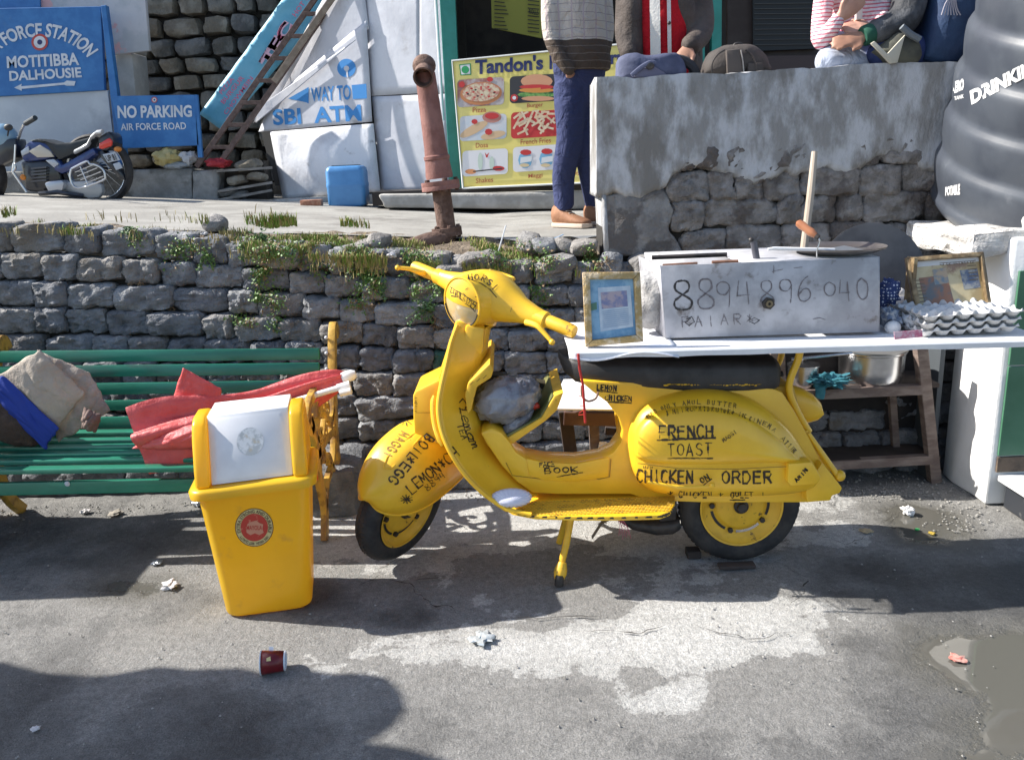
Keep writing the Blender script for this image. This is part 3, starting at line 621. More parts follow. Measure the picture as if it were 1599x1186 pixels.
sheet([(566,-60),(655,-60),(655,146),(580,150)], KY(0.0600), tin, warp=.004); sheet([(655.8,-60),(694,-60),(700,145),(655.8,146)], KY(0.0600), tin, warp=.004)
sheet([(581,151),(700,146.5),(701,299),(595,303)], KY(0.0600), tin, warp=.01)
sheet([(545,-60),(563,-60),(576,45),(420,172)], KY(0.0400), tin, warp=.01); sheet([(538,-60),(553,-60),(423,172),(396,192)], KY(0.0000), mat('slant_sheet', (.6, .58, .6), .6, c2=(.38, .36, .36), sc_=4, bump=.3, bsc=5), warp=.01)
sheet([(425,155),(572,32),(581,190),(404,206)], KY(0.0100), tin, 'sign_panel', .0)
sheet([(393,180),(398,172),(556,62),(400,192)], KY(-0.0300), tin, 'folded_edge', .0)
sheet([(422,206),(583,193),(594,299),(442,311)], KY(0.0000), tind, 'bulged_panel', .09)
pb = mat('paint_blue', (.03, .22, .55), .55)
KB = bvh_of([o for o in kk.children if o.name.split('.')[0] in ('sign_panel', 'folded_edge')])
def kp(px, py, l=.008): d = ray(px, py).normalized(); h = KB.ray_cast(P0, d, 14); return (h[0] if h[0] else Y_(px, py, KY(0)))-d*l
def ktext(t, q, bold, n_=8):
    uv, fs = text_mesh(t, bold)
    def fn(u, v): a = Vector(q[0])*(1-u)+Vector(q[1])*u; b_ = Vector(q[3])*(1-u)+Vector(q[2])*u; p = b_*(1-v)+a*v; return kp(p.x, p.y)
    MB().add([fn(u, v) for u, v in uv], fs).build('lettering', pb, kk, smooth=False)
ktext('WAY TO', [(485,137),(547,132),(548,156),(486,159)], .02); ktext('SBI  ATM', [(425,171),(563,163),(565,189),(427,196)], .03)
def kflat(pts, m=pb, l=.008, name='lettering'): return MB().add([kp(a_, b_, l) for a_, b_ in pts], [list(range(len(pts)))]).build(name, m, kk, smooth=False)
kflat([(450,154),(482,136),(482,162),(478,160)]); kflat([(549,133),(572,131),(573,154),(551,155)])
# round bank emblem: blue disc with a keyhole slit
n = 40; ks = []
kflat([(541+14.5*math.cos(t*math.pi/20), 106.5+14.5*math.sin(t*math.pi/20)) for t in range(40)], name='emblem'); kflat([(541+4.2*math.cos(t*math.pi/10), 107+4.2*math.sin(t*math.pi/10)) for t in range(20)], tin, .0105, 'emblem'); kflat([(539.5,108),(542.5,108),(544,121.5),(541.5,121.5)], tin, .0105, 'emblem')
# plinth of the kiosk and the shop
pl = mat('plinth_stone', (.3, .29, .27), .9, c2=(.4, .39, .37), sc_=8, bump=.6, bsc=25)
o = MB().prism(pxs([(590,304),(1010,296),(1010,328),(600,325)], 6.2), (0, .9, 0)).build('shop_plinth', pl, bevel=.02, subd=3, disp=.012, dsc=8); tag(o, 'worn concrete plinth below the yellow menu board', kind='structure')
o = MB().prism(pxs([(420,312),(600,302),(602,322),(425,322)], 6.95), (0, .4, 0)).build('kiosk_plinth', pl, bevel=.02, subd=2, disp=.01); tag(o, 'low concrete step under the white kiosk', kind='structure')
# ---- blue jerry can
cn = root('blue_plastic_can', (-1.2, 6.55, 1.16), 'blue plastic drum with its top cut off beside the white kiosk', 'drum')
cm = mat('drum_blue', (.06, .2, .45), .4, c2=(.08, .25, .52), sc_=5, bump=.1)
def rrect(cx, cy, z, hw, hd, r, n=5):
    out = []
    for sx, sy, a0 in ((1, 1, 0), (-1, 1, 90), (-1, -1, 180), (1, -1, 270)):
        for k in range(n+1): a = R(a0+90*k/n); out.append(Vector((cx+sx*(hw-r)+r*math.cos(a), cy+sy*(hd-r)+r*math.sin(a), z)))
    return out
c0 = Vector((-1.225, 6.62, tz(-1.2, 6.6)+.012)); hs = [(0, .9), (.02, 1), (.14, 1), (.15, 1.02), (.17, 1.02), (.18, 1), (.26, 1), (.29, .95), (.305, .8)]
b = MB().loft([rrect(c0.x, c0.y, c0.z+h, .148*k, .12*k, .035) for h, k in hs]); b.build('body', cm, cn, autos=50)
MB().box(c0+Vector((0, 0, .308)), (.2, .15, .006)).build('dark_opening', kc, cn, smooth=False)
tag(MB().box(Y_(487, 319, 6.5)+Vector((0, 0, .01)), (.16, .09, .05)).build('red_brick', mat('brick_red', (.3, .13, .08), .9, c2=(.38, .2, .13), sc_=30, bump=.6), bevel=.006), 'broken red brick lying on the pavement left of the blue drum', 'brick')
# ---- shop behind: dark interior, green posts, roof
sh = root('snack_shop', (1.5, 7, 1.2), 'dark open snack shop with green posts behind the people', 'shop')
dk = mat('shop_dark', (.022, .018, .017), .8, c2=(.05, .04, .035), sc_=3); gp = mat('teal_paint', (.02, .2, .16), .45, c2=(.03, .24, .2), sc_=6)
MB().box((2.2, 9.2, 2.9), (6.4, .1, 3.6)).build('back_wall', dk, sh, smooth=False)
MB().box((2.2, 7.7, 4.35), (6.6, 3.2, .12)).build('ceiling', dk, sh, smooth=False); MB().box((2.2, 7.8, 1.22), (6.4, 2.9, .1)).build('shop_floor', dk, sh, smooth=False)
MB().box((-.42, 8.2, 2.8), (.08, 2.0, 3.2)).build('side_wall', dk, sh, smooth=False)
for a, c_ in (((696,-60),(722,300)),):
    MB().prism(pxs([(682,-80),(707,-80),(724,296),(703,298)], 6.5), (0, .1, 0)).build('post', gp, sh, bevel=.004, smooth=False)
for x0 in (1086, 1112): MB().prism(pxs([(x0,-80),(x0+16,-80),(x0+13,340),(x0,340)], 6.4), (0, .08, 0)).build('post', gp, sh, bevel=.004, smooth=False)
o = MB().tube([Y_(678,-40,6.6), Y_(684,60,6.6), Y_(692,188,6.6)], .012, 8).build('conduit', tin, sh)
MB().prism(pxs([(1136,-80),(1500,-80),(1500,88),(1136,92)], 6.7), (0, .04, 0)).build('shutter', mat('shutter_brown', (.035, .022, .018), .7, c2=(.05, .035, .03), sc_=5), sh, smooth=False)
MB().prism(pxs([(1176,-80),(1276,-80),(1276,76),(1176,80)], 6.66), (0, .03, 0)).build('mesh_window', mat('mesh_dark', (.012, .014, .016), .6), sh, smooth=False)
for i in range(11): bar((1178, -10+i*8), (1275, -11+i*8), 6.65, 6.65, .006, mat('mesh_wire', (.06, .06, .06), .6), sh, 'wire', .006)
MB().prism(pxs([(1136,88),(1500,84),(1500,140),(1136,140)], 6.6), (0, .05, 0)).build('sill', mat('sill_brown', (.055, .04, .04), .8), sh, smooth=False)
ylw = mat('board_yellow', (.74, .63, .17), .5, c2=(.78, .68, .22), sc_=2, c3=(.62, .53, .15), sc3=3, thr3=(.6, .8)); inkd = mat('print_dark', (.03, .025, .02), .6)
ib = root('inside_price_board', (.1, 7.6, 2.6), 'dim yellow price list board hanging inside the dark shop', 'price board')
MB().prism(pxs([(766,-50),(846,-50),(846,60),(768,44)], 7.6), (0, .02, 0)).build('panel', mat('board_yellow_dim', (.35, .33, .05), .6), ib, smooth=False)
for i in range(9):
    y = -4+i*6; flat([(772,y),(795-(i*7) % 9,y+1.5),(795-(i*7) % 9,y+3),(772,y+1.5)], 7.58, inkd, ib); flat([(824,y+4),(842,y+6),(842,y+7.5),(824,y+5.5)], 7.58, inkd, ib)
textq('ROLLS', [(826,14),(841,16),(841,24),(826,22)], 7.575, inkd, ib)
# ---- big menu board
mb = root('menu_board', (.3, 6.2, 1.28), 'yellow fast food menu board with food pictures behind the standing man', 'menu board')
Q = [(706,95),(1012,65),(1012,281),(723,294)]; MY = lambda off: (lambda px: 6.36+off-.32*(px-706)/306)
mq = qmap(Q, MY(0)); mq2 = qmap(Q, MY(-.0025)); mq3 = qmap(Q, MY(-.004)); mq4 = qmap(Q, MY(-.0055))
nx = 30; vs = [mq(i/nx, j/20)+Vector((0, .005, 0)) for j in range(21) for i in range(nx+1)]
MB().add(vs, [(j*(nx+1)+i, j*(nx+1)+i+1, (j+1)*(nx+1)+i+1, (j+1)*(nx+1)+i) for j in range(20) for i in range(nx)]).build('panel', ylw, mb, solid=.008)
MB().tube([mq(0, 0), mq(1, 0), mq(1, 1), mq(0, 1), mq(0, 0)], .008, 6).build('edge', mat('board_edge', (.6, .62, .62), .5), mb)
def inv(px, py):                          # picture point -> board u,v
    u = (px-714)/(1012-714); 
    for _ in range(6):
        tl, tr, br, bl = [Vector(p) for p in Q]; T = tl.lerp(tr, u); Bm = bl.lerp(br, u); v = 1-(py-T.y)/(Bm.y-T.y); p = Bm.lerp(T, v); u += (px-p.x)/290
    return u, v
def mflat(pts, m, k=mq2, name='picture'): return MB().add([k(*inv(*p)) for p in pts], [list(range(len(pts)))]).build(name, m, mb, smooth=False)
def mtext(t, x0, y0, x1, y1, h, m, bold=.01): return textq(t, [(x0, y0-h), (x1, y1-h), (x1, y1), (x0, y0)], MY(-.0035), m, mb, bold)
mtext("Tandon's", 742, 117, 848, 109, 24, navy, .035); mtext('Food', 858, 109, 905, 105, 23, navy, .035); mtext('Corner', 918, 104, 1002, 97, 22, navy, .035)
def M(n, c, **k): return mat('food_'+n, c, .5, **k)
gsq = M('green', (.02, .3, .1)); wh = M('white', (.7, .7, .72)); mflat([(717,101),(735,99),(736,117),(719,118)], gsq); mflat([(718.5,102.5),(733.5,100.5),(734.5,115.5),(720.5,116.5)], wh, mq3); 
MB().add([mq4(*inv(726.5+6*math.cos(a), 109+6*math.sin(a))) for a in [i*math.pi/8 for i in range(16)]], [list(range(16))]).build('emblem', gsq, mb, smooth=False)
def card(x0, y0, x1, y1, m):              # rounded picture, skewed with the board
    sl = -.065; out = []
    for cx, cy, a0 in ((x1-6, y0+6, -90), (x1-6, y1-6, 0), (x0+6, y1-6, 90), (x0+6, y0+6, 180)):
        for k in range(5): a = R(a0+22.5*k); x = cx+6*math.cos(a); y = cy+6*math.sin(a); out.append((x, y+(x-x0)*sl))
    mflat(out, m)
def blob(cx, cy, rx, ry, m, k=mq3, n=14, rot=0):
    pts = []
    for i in range(n): a = 2*math.pi*i/n; x = rx*math.cos(a); y = ry*math.sin(a); pts.append((cx+x*math.cos(rot)-y*math.sin(rot), cy+x*math.sin(rot)+y*math.cos(rot)))
    mflat(pts, m, k)
crust = M('crust', (.5, .2, .08)); cheese = M('cheese', (.62, .55, .38), c2=(.5, .2, .15), sc_=45); dkm = M('dark', (.03, .03, .035)); rd = M('red', (.5, .03, .03)); bun = M('bun', (.6, .3, .17)); leaf_ = M('leaf', (.06, .2, .05), c2=(.2, .4, .1), sc_=40)
card(714, 125, 787, 168, M('tray', (.45, .42, .42), c2=(.3, .12, .1), sc_=10)); blob(751, 146, 33, 18, crust, mq3, 20, -.08); blob(751, 144, 29, 14.5, cheese, mq4, 20, -.08)
for i in range(16): blob(751+random.uniform(-24, 24), 144+random.uniform(-9, 9), 2, 1.4, random.choice([dkm, rd, rd]), qmap(Q, MY(-.007)), 6)
blob(721, 132, 5, 5, rd, mq4, 8); blob(765, 124, 5, 4, rd, mq4, 8)
card(796, 120, 870, 162, dkm); blob(838, 127, 25, 11, bun); blob(838, 136, 27, 4, rd, mq4); blob(838, 141, 28, 4, M('tomato', (.6, .25, .05)), mq4); blob(838, 148, 30, 5, leaf_, mq3); blob(840, 154, 26, 4, bun, mq4); blob(803, 153, 6, 6, rd, mq4, 8); blob(803, 153, 3, 3, wh, qmap(Q, MY(-.007)), 8)
card(718, 182, 791, 221, M('plate', (.5, .56, .62), c2=(.6, .6, .62), sc_=9)); blob(740, 202, 25, 7, M('dosa', (.6, .42, .25)), mq3, 12, -.5); blob(770, 211, 20, 6, M('dosa', (.6, .42, .25)), mq3, 12, -.2); blob(768, 183, 15, 9, M('cup', (.45, .2, .16))); blob(768, 181, 11, 5, rd, mq4); blob(763, 206, 6, 5, rd, mq4, 8); blob(741, 190, 5, 4, rd, mq4, 8)
card(798, 176, 873, 217, rd); fr = M('fries', (.65, .47, .3), c2=(.68, .56, .4), sc_=20)
for i in range(34):
    cx = random.uniform(806, 866); cy = random.uniform(177, 207)-(cx-806)*.06; a = random.uniform(-1.2, 1.2); l = random.uniform(10, 20); dx = math.cos(a)*l/2; dy = math.sin(a)*l/2; nx_, ny_ = -math.sin(a)*1.6, math.cos(a)*1.6
    mflat([(cx-dx+nx_, cy-dy+ny_), (cx+dx+nx_, cy+dy+ny_), (cx+dx-nx_, cy+dy-ny_), (cx-dx-nx_, cy-dy-ny_)], fr, qmap(Q, MY(-.004-.00015*i)))
card(722, 236, 793, 276, wh); blob(735, 268, 9, 4, M('orange', (.6, .25, .1)), mq3, 10); blob(778, 263, 10, 4, rd, mq3, 10); blob(750, 252, 4, 14, M('glass', (.5, .6, .52)), mq3, 10); blob(768, 255, 4, 11, M('glass', (.5, .6, .52)), mq3, 10); mflat([(757,238),(759,246),(761,246),(764,238),(760,242)], rd, mq3); mflat([(738,267),(785,262),(785,264),(738,269)], dkm, mq3)
card(801, 230, 875, 269, wh)
for dx in (0, 33):
    blob(820+dx, 250-dx*.05, 11, 13, M('pack', (.18, .42, .62)), mq3, 10); blob(821+dx, 238-dx*.05, 9, 4.5, rd, mq4, 10); mflat([(813+dx,246),(831+dx,243),(830+dx,252),(812+dx,255)], M('packwhite', (.65, .68, .7)), mq4); blob(819+dx, 258, 8, 3, M('noodle', (.62, .5, .3)), mq4, 8)
red_t = mat('print_brown_red', (.4, .1, .05), .6)
for t, x0, y0, x1, y1, h in (('Pizza', 738, 176, 759, 175, 8), ('Burger', 823, 170, 848, 168, 8), ('Dosa', 743, 231, 762, 230, 7.5), ('French Fries', 813, 226, 860, 223, 8), ('Shakes', 743, 286, 770, 284, 7.5), ('Maggi', 825, 280, 847, 278, 8), ('Honey', 880, 276, 906, 274, 8)): mtext(t, x0, y0, x1, y1, h, red_t, .005)
# ---- rusty hydrant standpipe
rp = root('iron_standpipe', (-.28, 4.3, 1.05), 'tall rusty red standpipe with a bent open mouth on the verge', 'standpipe')
pr_ = mat('standpipe_red', (.20, .085, .07), .75, c2=(.27, .13, .11), sc_=9, bump=.5, bsc=60, bdist=.006, c3=(.1, .06, .05), sc3=6, thr3=(.55, .75))
prd = mat('rust_dark', (.10, .055, .04), .85, c2=(.18, .11, .085), sc_=20, bump=.8, bsc=70)
A = Y_(698, 362, 4.3); Bp = Y_(663, 108, 4.3); ax = (Bp-A).normalized(); L_ = (Bp-A).length
MB().lathe([(.045, -.05), (.048, .0), (.048, .215), (.052, .22)], A, ax, 20).build('lower_pipe', prd, rp)
MB().lathe([(.05, .27), (.068, .27), (.07, .285), (.062, .36), (.066, .365), (.066, .38), (.06, .385), (.057, .42), (.052, L_-.1), (.05, L_-.02)], A, ax, 22).build('pipe', pr_, rp)
for hh_, rr_ in ((0, .078), (.235, .098)):
    f_ = MB().lathe([(.05, hh_-.022), (rr_, hh_-.022), (rr_, hh_-.002), (rr_*.99, hh_+.0), (rr_, hh_+.003), (rr_, hh_+.022), (.05, hh_+.022)], A, ax, 24).build('flange', prd if hh_ == 0 else pr_, rp)
    for k in range(5): a_ = k*2*math.pi/5+.5; e1 = ax.orthogonal().normalized(); e2 = ax.cross(e1); c_ = A+ax*(hh_+.028)+(e1*math.cos(a_)+e2*math.sin(a_))*(rr_-.018); MB().lathe([(.011, -.06), (.011, .006)], c_, ax, 6).build('bolt', prd, f_)
# domed head with a mouth turned to the street
hd_ = A+ax*(L_-.015); mo = Vector((.0, -.9, -.42)).normalized()
MB().ellip(hd_+ax*.03, (.058, .058, .055), 18, 10).build('dome', prd, rp); 
mt_ = MB().lathe([(.05, -.01), (.044, .05), (.046, .10), (.05, .105), (.05, .118), (.042, .118), (.040, .02)], hd_+ax*.015, mo, 20); mt_.f = [f for f in mt_.f if len(f) == 4]; mt_.build('mouth', prd, rp)
MB().lathe([(0, .03), (.041, .03)], hd_+ax*.015, mo, 20).build('mouth_inside', mat('pipe_hole', (.008, .007, .007), .9), rp, smooth=False)
o = MB().tube([Y_(640, 382, 4.2)+Vector((0, 0, -.02)), Y_(668, 377, 4.22), Y_(700, 372, 4.28)], [.05, .045, .05], 14).build('feed_pipe', prd, rp)
# ---- grass and weeds
gcol = [mat('grass_green', (.15, .27, .03), .7, c2=(.24, .28, .06), sc_=4), mat('grass_dry', (.36, .29, .12), .8, c2=(.24, .21, .08), sc_=5)]
def on_bank(px, py):
    for k in range(40):
        Yv = 3.7+k*.03; p = Y_(px, py, Yv)
        if p.z <= vz(p.x, p.y)+.004: return p
    return Y_(px, py, 3.78)
def blades(spots, m, name, label, hmin=.02, hmax=.06, per=60):
    b = MB()
    for (px, py, rx, ry, k) in spots:
        for _ in range(int(k*per)):
            p = on_bank(px+random.gauss(0, rx*.6), py+random.gauss(0, ry*.6))
            if p.x > .42 or p.y > 4.2: continue
            if noise.noise(Vector((p.x*7, p.y*7, 5 if hmax > .029 else 9))) < -.05: continue
            h = random.uniform(hmin, hmax)*random.uniform(.6, 1.3); a = random.uniform(0, 6.28); l = Vector((math.cos(a), math.sin(a), 0)); wv = Vector((-l.y, l.x, 0))*random.uniform(.0012, .0028); top = p+Vector((0, 0, h))+l*h*random.uniform(.1, .8); mid = p.lerp(top, .5)+Vector((0, 0, h*.15))
            p = p-Vector((0, 0, .012)); b.add([p-wv, p+wv, mid+wv*.8, mid-wv*.8, top], [(0, 1, 2, 3), (3, 2, 4)])
    return tag(b.build(name, m, smooth=False, weld=1e-7), label, kind='stuff')
SP = [(25,328,35,8,7),(70,330,30,6,6),(115,345,20,8,3),(150,342,20,6,2),(250,345,30,8,4),(330,350,40,10,5),(440,350,35,10,7),(480,365,45,14,14),(520,375,40,14,12),(460,385,35,14,6),(560,395,30,14,7),(410,375,30,16,6),(370,350,30,10,5),(530,345,30,8,7),(640,380,25,12,6),(620,400,25,14,6),(590,365,20,9,4),(665,410,20,9,4),(770,385,22,14,8),(800,400,26,16,8),(790,425,18,14,4),(850,400,16,12,4),(880,420,14,8,3),(735,380,18,10,3),(735,425,20,12,4),(930,405,14,12,4),(905,370,18,6,2)]
SP = [(a, b_+(12 if b_ < 348 else 2), c_, d, e*(1.6 if b_ < 348 else 1)*(1.9 if 420 < a < 620 else 1)) for a, b_, c_, d, e in SP]
blades(SP, gcol[0], 'green_grass', 'short bright green grass along the top of the stone wall', per=85, hmin=.008, hmax=.030)
blades([(a, b_+3, c_*1.4, d*1.2, e) for a, b_, c_, d, e in SP+[(200,350,60,10,5),(380,365,40,14,6),(620,370,40,10,5),(880,390,20,14,4),(60,350,50,8,5)]], gcol[1], 'dry_grass', 'dry straw coloured grass mixed into the bank', .008, .035, per=75)
lfm = [mat('weed_leaf', (.10, .19, .04), .55, c2=(.15, .25, .06), sc_=12), mat('weed_dark_leaf', (.06, .13, .04), .55, c2=(.10, .18, .06), sc_=12), mat('weed_dry', (.24, .17, .09), .8, c2=(.3, .2, .12), sc_=9)]
WALLB = bvh_of([o for o in wall.children if o.name.startswith('stone') or o.name.startswith('backing')])
def weed(px, py, r, k, mi, label, droop=.5):
    b = MB(); st = MB(); h = WALLB.ray_cast(P0, ray(px, py).normalized(), 9); base = (h[0] if h[0] else on_bank(px, py))+Vector((0, .01, 0))
    for s_ in range(int(k)):
        a = random.uniform(0, 6.28); l = random.uniform(.4, 1)*r; d = Vector((math.cos(a)*.9, -abs(random.gauss(.4, .25)), math.sin(a)*.9-droop*.4)); tip = base+d*l; q = [base, base.lerp(tip, .5)+Vector((0, -.01, .01)), tip]; st.tube(q, .0012, 4)
        for t in [i/6 for i in range(1, 7)]:
            c_ = base.lerp(tip, t)+Vector((random.gauss(0, .006), random.gauss(0, .006), random.gauss(0, .006)))
            for _ in range(2):
                u = Vector((random.gauss(0, 1), random.gauss(0, 1), random.gauss(0, 1))).normalized(); v = u.orthogonal().normalized(); sz = random.uniform(.009, .019)*(1 if mi < 2 else .6)
                b.add([c_, c_+u*sz*.5+v*sz*.35, c_+u*sz, c_+u*sz*.5-v*sz*.35], [(0, 1, 2, 3)])
    rt = root('weed', base, label, 'weed', 'weeds growing from the stone wall'); b.build('leaves', lfm[mi], rt, smooth=False, weld=1e-7); st.build('stems', lfm[2 if mi == 2 else 1], rt)
for a in [(283,388,.07,10,0,'small green weed in the second course near the left of the wall'),(318,400,.07,12,0,'green weed right of the small one in the second course'),(205,362,.06,8,1,'dark weed hanging off the wall top at the left'),(380,392,.07,14,0,'light green weed under the wide grass tuft'),(402,372,.10,18,1,'leafy dark weed on the bank left of the grass tuft'),
  (415,425,.07,12,1,'dark weed between blocks below the leafy weed'),(405,468,.06,12,0,'green weed half way down the wall above the bench'),(365,500,.05,9,0,'low green weed just above the bench back, left of another'),(395,505,.05,8,2,'dry weed low on the wall above the bench back'),(215,440,.06,9,2,'dry hanging weed at the left of the wall'),(265,485,.05,7,2,'dry straw weed lying on the fifth course'),
  (430,505,.05,8,0,'thin green weed low on the wall near the bench end'),(575,440,.09,22,0,'broad green weed under the grass right of the bench'),(560,415,.08,20,1,'dense dark weed on the wall right of the bench'),(570,480,.07,12,2,'dry brown weed hanging over the blocks right of the bench'),(690,440,.08,18,0,'green weed behind the left end of the handlebar'),(650,415,.09,18,0,'light green weed below the foot of the standpipe'),
  (665,482,.09,20,1,'ferny dark weed left of the headlamp'),(680,505,.07,14,2,'dry weed below the ferny weed by the headlamp'),(545,505,.05,7,2,'dry wisp on the wall right of the bench end'),(830,455,.06,10,0,'green weed right of the headset'),(850,478,.06,9,0,'low green weed near the right handlebar grip'),(770,545,.06,10,2,'dry weed behind the steering column'),
  (920,402,.08,18,0,'bright weed at the foot of the plastered wall corner'),(945,412,.06,12,2,'dry tuft against the plastered wall corner'),(760,455,.05,8,1,'dark weed behind the headset'),(1318,358,.045,8,1,'tiny dark weed between blocks of the plastered wall'),(590,450,.07,14,1,'shady weed beside the broad green weed')]: weed(*a)
# creeping weeds hanging in mats over the courses
CW_ = MB(); CS = MB()
for px, py, rx, ry, k in [(415,375,26,22,420),(455,395,30,18,380),(410,430,14,30,200),(430,470,16,26,150),(385,500,16,12,80),(560,405,26,22,420),(585,440,14,24,220),(560,470,18,16,120),(655,400,22,16,260),(690,440,16,16,160),(650,455,12,20,90),(790,395,26,20,380),(850,405,20,14,200),(925,400,14,12,150),(300,385,20,12,120),(270,400,14,18,70),(850,462,14,22,90),(500,420,20,14,120),(215,372,12,18,60),(720,480,10,14,40),(1400,335,4,4,12),(780,430,12,20,110)]:
    for _ in range(int(k*1.5)):
        d = ray(px+random.gauss(0, rx*.6), py+random.gauss(0, ry*.6)).normalized(); h = WALLB.ray_cast(P0, d, 9)
        if h[0] is None or h[0].y > 4.2: continue
        c_ = h[0]+Vector((0, -random.uniform(.002, .035), random.uniform(0, .01))); u = Vector((random.gauss(0, 1), random.gauss(-.3, 1), random.gauss(0, 1))).normalized(); v = u.orthogonal().normalized(); sz = random.uniform(.007, .018)
        (CW_ if random.random() < .72 else CS).add([c_, c_+u*sz*.5+v*sz*.35, c_+u*sz, c_+u*sz*.5-v*sz*.35], [(0, 1, 2, 3)])
tag(CW_.build('creeping_weeds', lfm[0], smooth=False, weld=1e-7), 'green creeping weeds matted over the upper courses of the stone wall', kind='stuff'); tag(CS.build('dead_leaves', lfm[2], smooth=False, weld=1e-7), 'dry brown leaves caught among the creeping weeds on the wall', kind='stuff')
# wires and litter on the bank
thin = mat('white_wire', (.6, .62, .65), .5)
o = MB().tube([Y_(x, y, 4.0-.02*i) for i, (x, y) in enumerate([(790,352),(776,400),(772,425),(785,440)])], .0035, 6).build('plastic_line', thin); tag(o, 'thin white cord hanging down over the wall top beside the standpipe', 'cord')
o = MB().tube([Y_(x, y, 4.05) for x, y in ((812,368),(826,395),(838,420))], .006, 6).build('white_stick', thin); tag(o, 'white plastic stick poking out of the grass on the wall top', 'stick')
o = MB().tube(bez([Y_(x, y, 4.1) for x, y in ((812,366),(840,374),(865,372),(880,366))]), .003, 6).build('plastic_line', mat('cord_blue', (.25, .4, .6), .5)); tag(o, 'pale blue cord looping between stones below the shoes', 'cord')
crumple(Y_(828, 376, 4.0), .025, mat('red_wrapper', (.5, .07, .03), .5), 'crumpled red wrapper between the stones on the wall top', 'wrapper', 'red_wrapper', 3)
for px, py, r_, lb in ((602,380,.03,'white plastic litter on the bank left of the standpipe'),(612,402,.022,'pale scrap under the plastic litter on the bank'),(320,368,.016,'small white scrap on the bank left of the grass')): crumple(on_bank(px, py)+Vector((0, 0, .01)), r_, mat('litter_white', (.55, .53, .53), .6), lb, 'litter', 'litter', px, .5)
# ================================================================= THE SCOOTER
yel = mat('scooter_yellow', (.88, .525, .028), .40, c2=(.79, .45, .02), sc_=4, bump=.14, bsc=11, bdist=.006, c3=(.16, .085, .02), sc3=30, thr3=(.70, .735), coat=.25, det=8)
yel_w = 0
yel_d = mat('scooter_yellow_worn', (.80, .47, .03), .5, c2=(.68, .39, .025), sc_=12, bump=.2, bsc=40, bdist=.004, c3=(.16, .09, .02), sc3=26, thr3=(.62, .7))
ink_m = mat('marker_black', (.035, .022, .012), .6); ink_f = mat('marker_faded', (.26, .15, .02), .6)
rub = mat('tyre_rubber', (.018, .017, .018), .75, c2=(.04, .036, .034), sc_=14, bump=.3, bsc=60)
blk = mat('black_metal', (.02, .018, .017), .5, c2=(.05, .04, .035), sc_=14); chrome = mat('steel_bright', (.62, .62, .63), .25, 1)
SX = root('yellow_scooter', (.3, 2.78, 0), 'old yellow scooter hand lettered with a food menu, its front wheel turned to the street', 'scooter')
YC = 2.78
# ---- wheels
def wheel(C, b_, r, hw, front):
    C = Vector(C); b_ = Vector(b_).normalized(); s = r/.21
    prof = [(r*.66, hw*.75), (r*.74, hw*.95), (r*.86, hw*1.02), (r*.95, hw*.82), (r*.99, hw*.45), (r, hw*.2)]
    ty = MB().lathe([(r*.64, hw*.6)]+prof+[(a, -h) for a, h in reversed(prof)]+[(r*.64, -hw*.6)], C, b_, 56, caps=False).build('tyre', rub, SX, autos=40)
    tb = MB()
    for k in range(60):
        a = 2*math.pi*k/60; e1 = b_.orthogonal().normalized(); e2 = b_.cross(e1)
        rd_ = e1*math.cos(a)+e2*math.sin(a); tg = b_.cross(rd_)
        for sd in (-1, 1): tb.add([C+rd_*(r*1.006-abs(q)*.0+(-.012 if w2 > .5 else 0))+tg*q*.006+b_*sd*hw*(.22+.5*w2) for q, w2 in ((-1, 0), (1, 0), (1.6, 1), (-.4, 1))], [(0, 1, 2, 3)])
    t2 = tb.build('tread', rub, ty, smooth=False, solid=.004); tag(t2, kind='stuff')
    rm = MB().lathe([(r*.66, hw*.9), (r*.69, hw*.95), (r*.66, hw*.8), (r*.60, hw*.45), (r*.50, hw*.30), (r*.44, hw*.30), (r*.40, hw*.55), (r*.36, hw*.62), (.001, hw*.62)], C, b_, 48, caps=False).build('rim', yel_d, SX, autos=40)
    MB().lathe([(r*.66, -hw*.9), (r*.6, -hw*.4), (.001, -hw*.4)], C, b_, 32, caps=False).build('rim_back', yel_d, SX)
    MB().lathe([(.026, hw*.6), (.026, hw*.85), (.018, hw*.95), (.016, hw*1.15), (.001, hw*1.15)], C, b_, 20).build('hub_nut', blk, rm)
    e1 = (Vector((0, 0, 1))-b_*b_.z).normalized(); e2 = b_.cross(e1)
    for k in range(5):
        a = 2*math.pi*k/5+.3; p = C+(e1*math.cos(a)+e2*math.sin(a))*r*.47+b_*hw*.32; MB().lathe([(.010, 0), (.010, .012), (.001, .012)], p, b_, 6).build('wheel_nut', blk, rm)
        a0 = a+.22; sl = MB(); n = 7
        ring = []
        for i in range(n+1): t = a0+i*.85/n; ring.append((C+(e1*math.cos(t)+e2*math.sin(t))*r*.455+b_*(hw*.31+.002), C+(e1*math.cos(t)+e2*math.sin(t))*r*.50+b_*(hw*.31+.002)))
        sl.add([p for q in ring for p in q], [(2*i, 2*i+1, 2*i+3, 2*i+2) for i in range(n)]).build('rim_slot', blk if k % 2 or front else chrome, rm, smooth=False)
    return rm
wheel((.80, 2.745, .213), (0, -1, .0), .216, .044, False)
BV = Vector((.776, -.574, -.26)).normalized(); CW = Vector((-.428, 2.80, .222)); wheel(CW, BV, .203, .043, True)
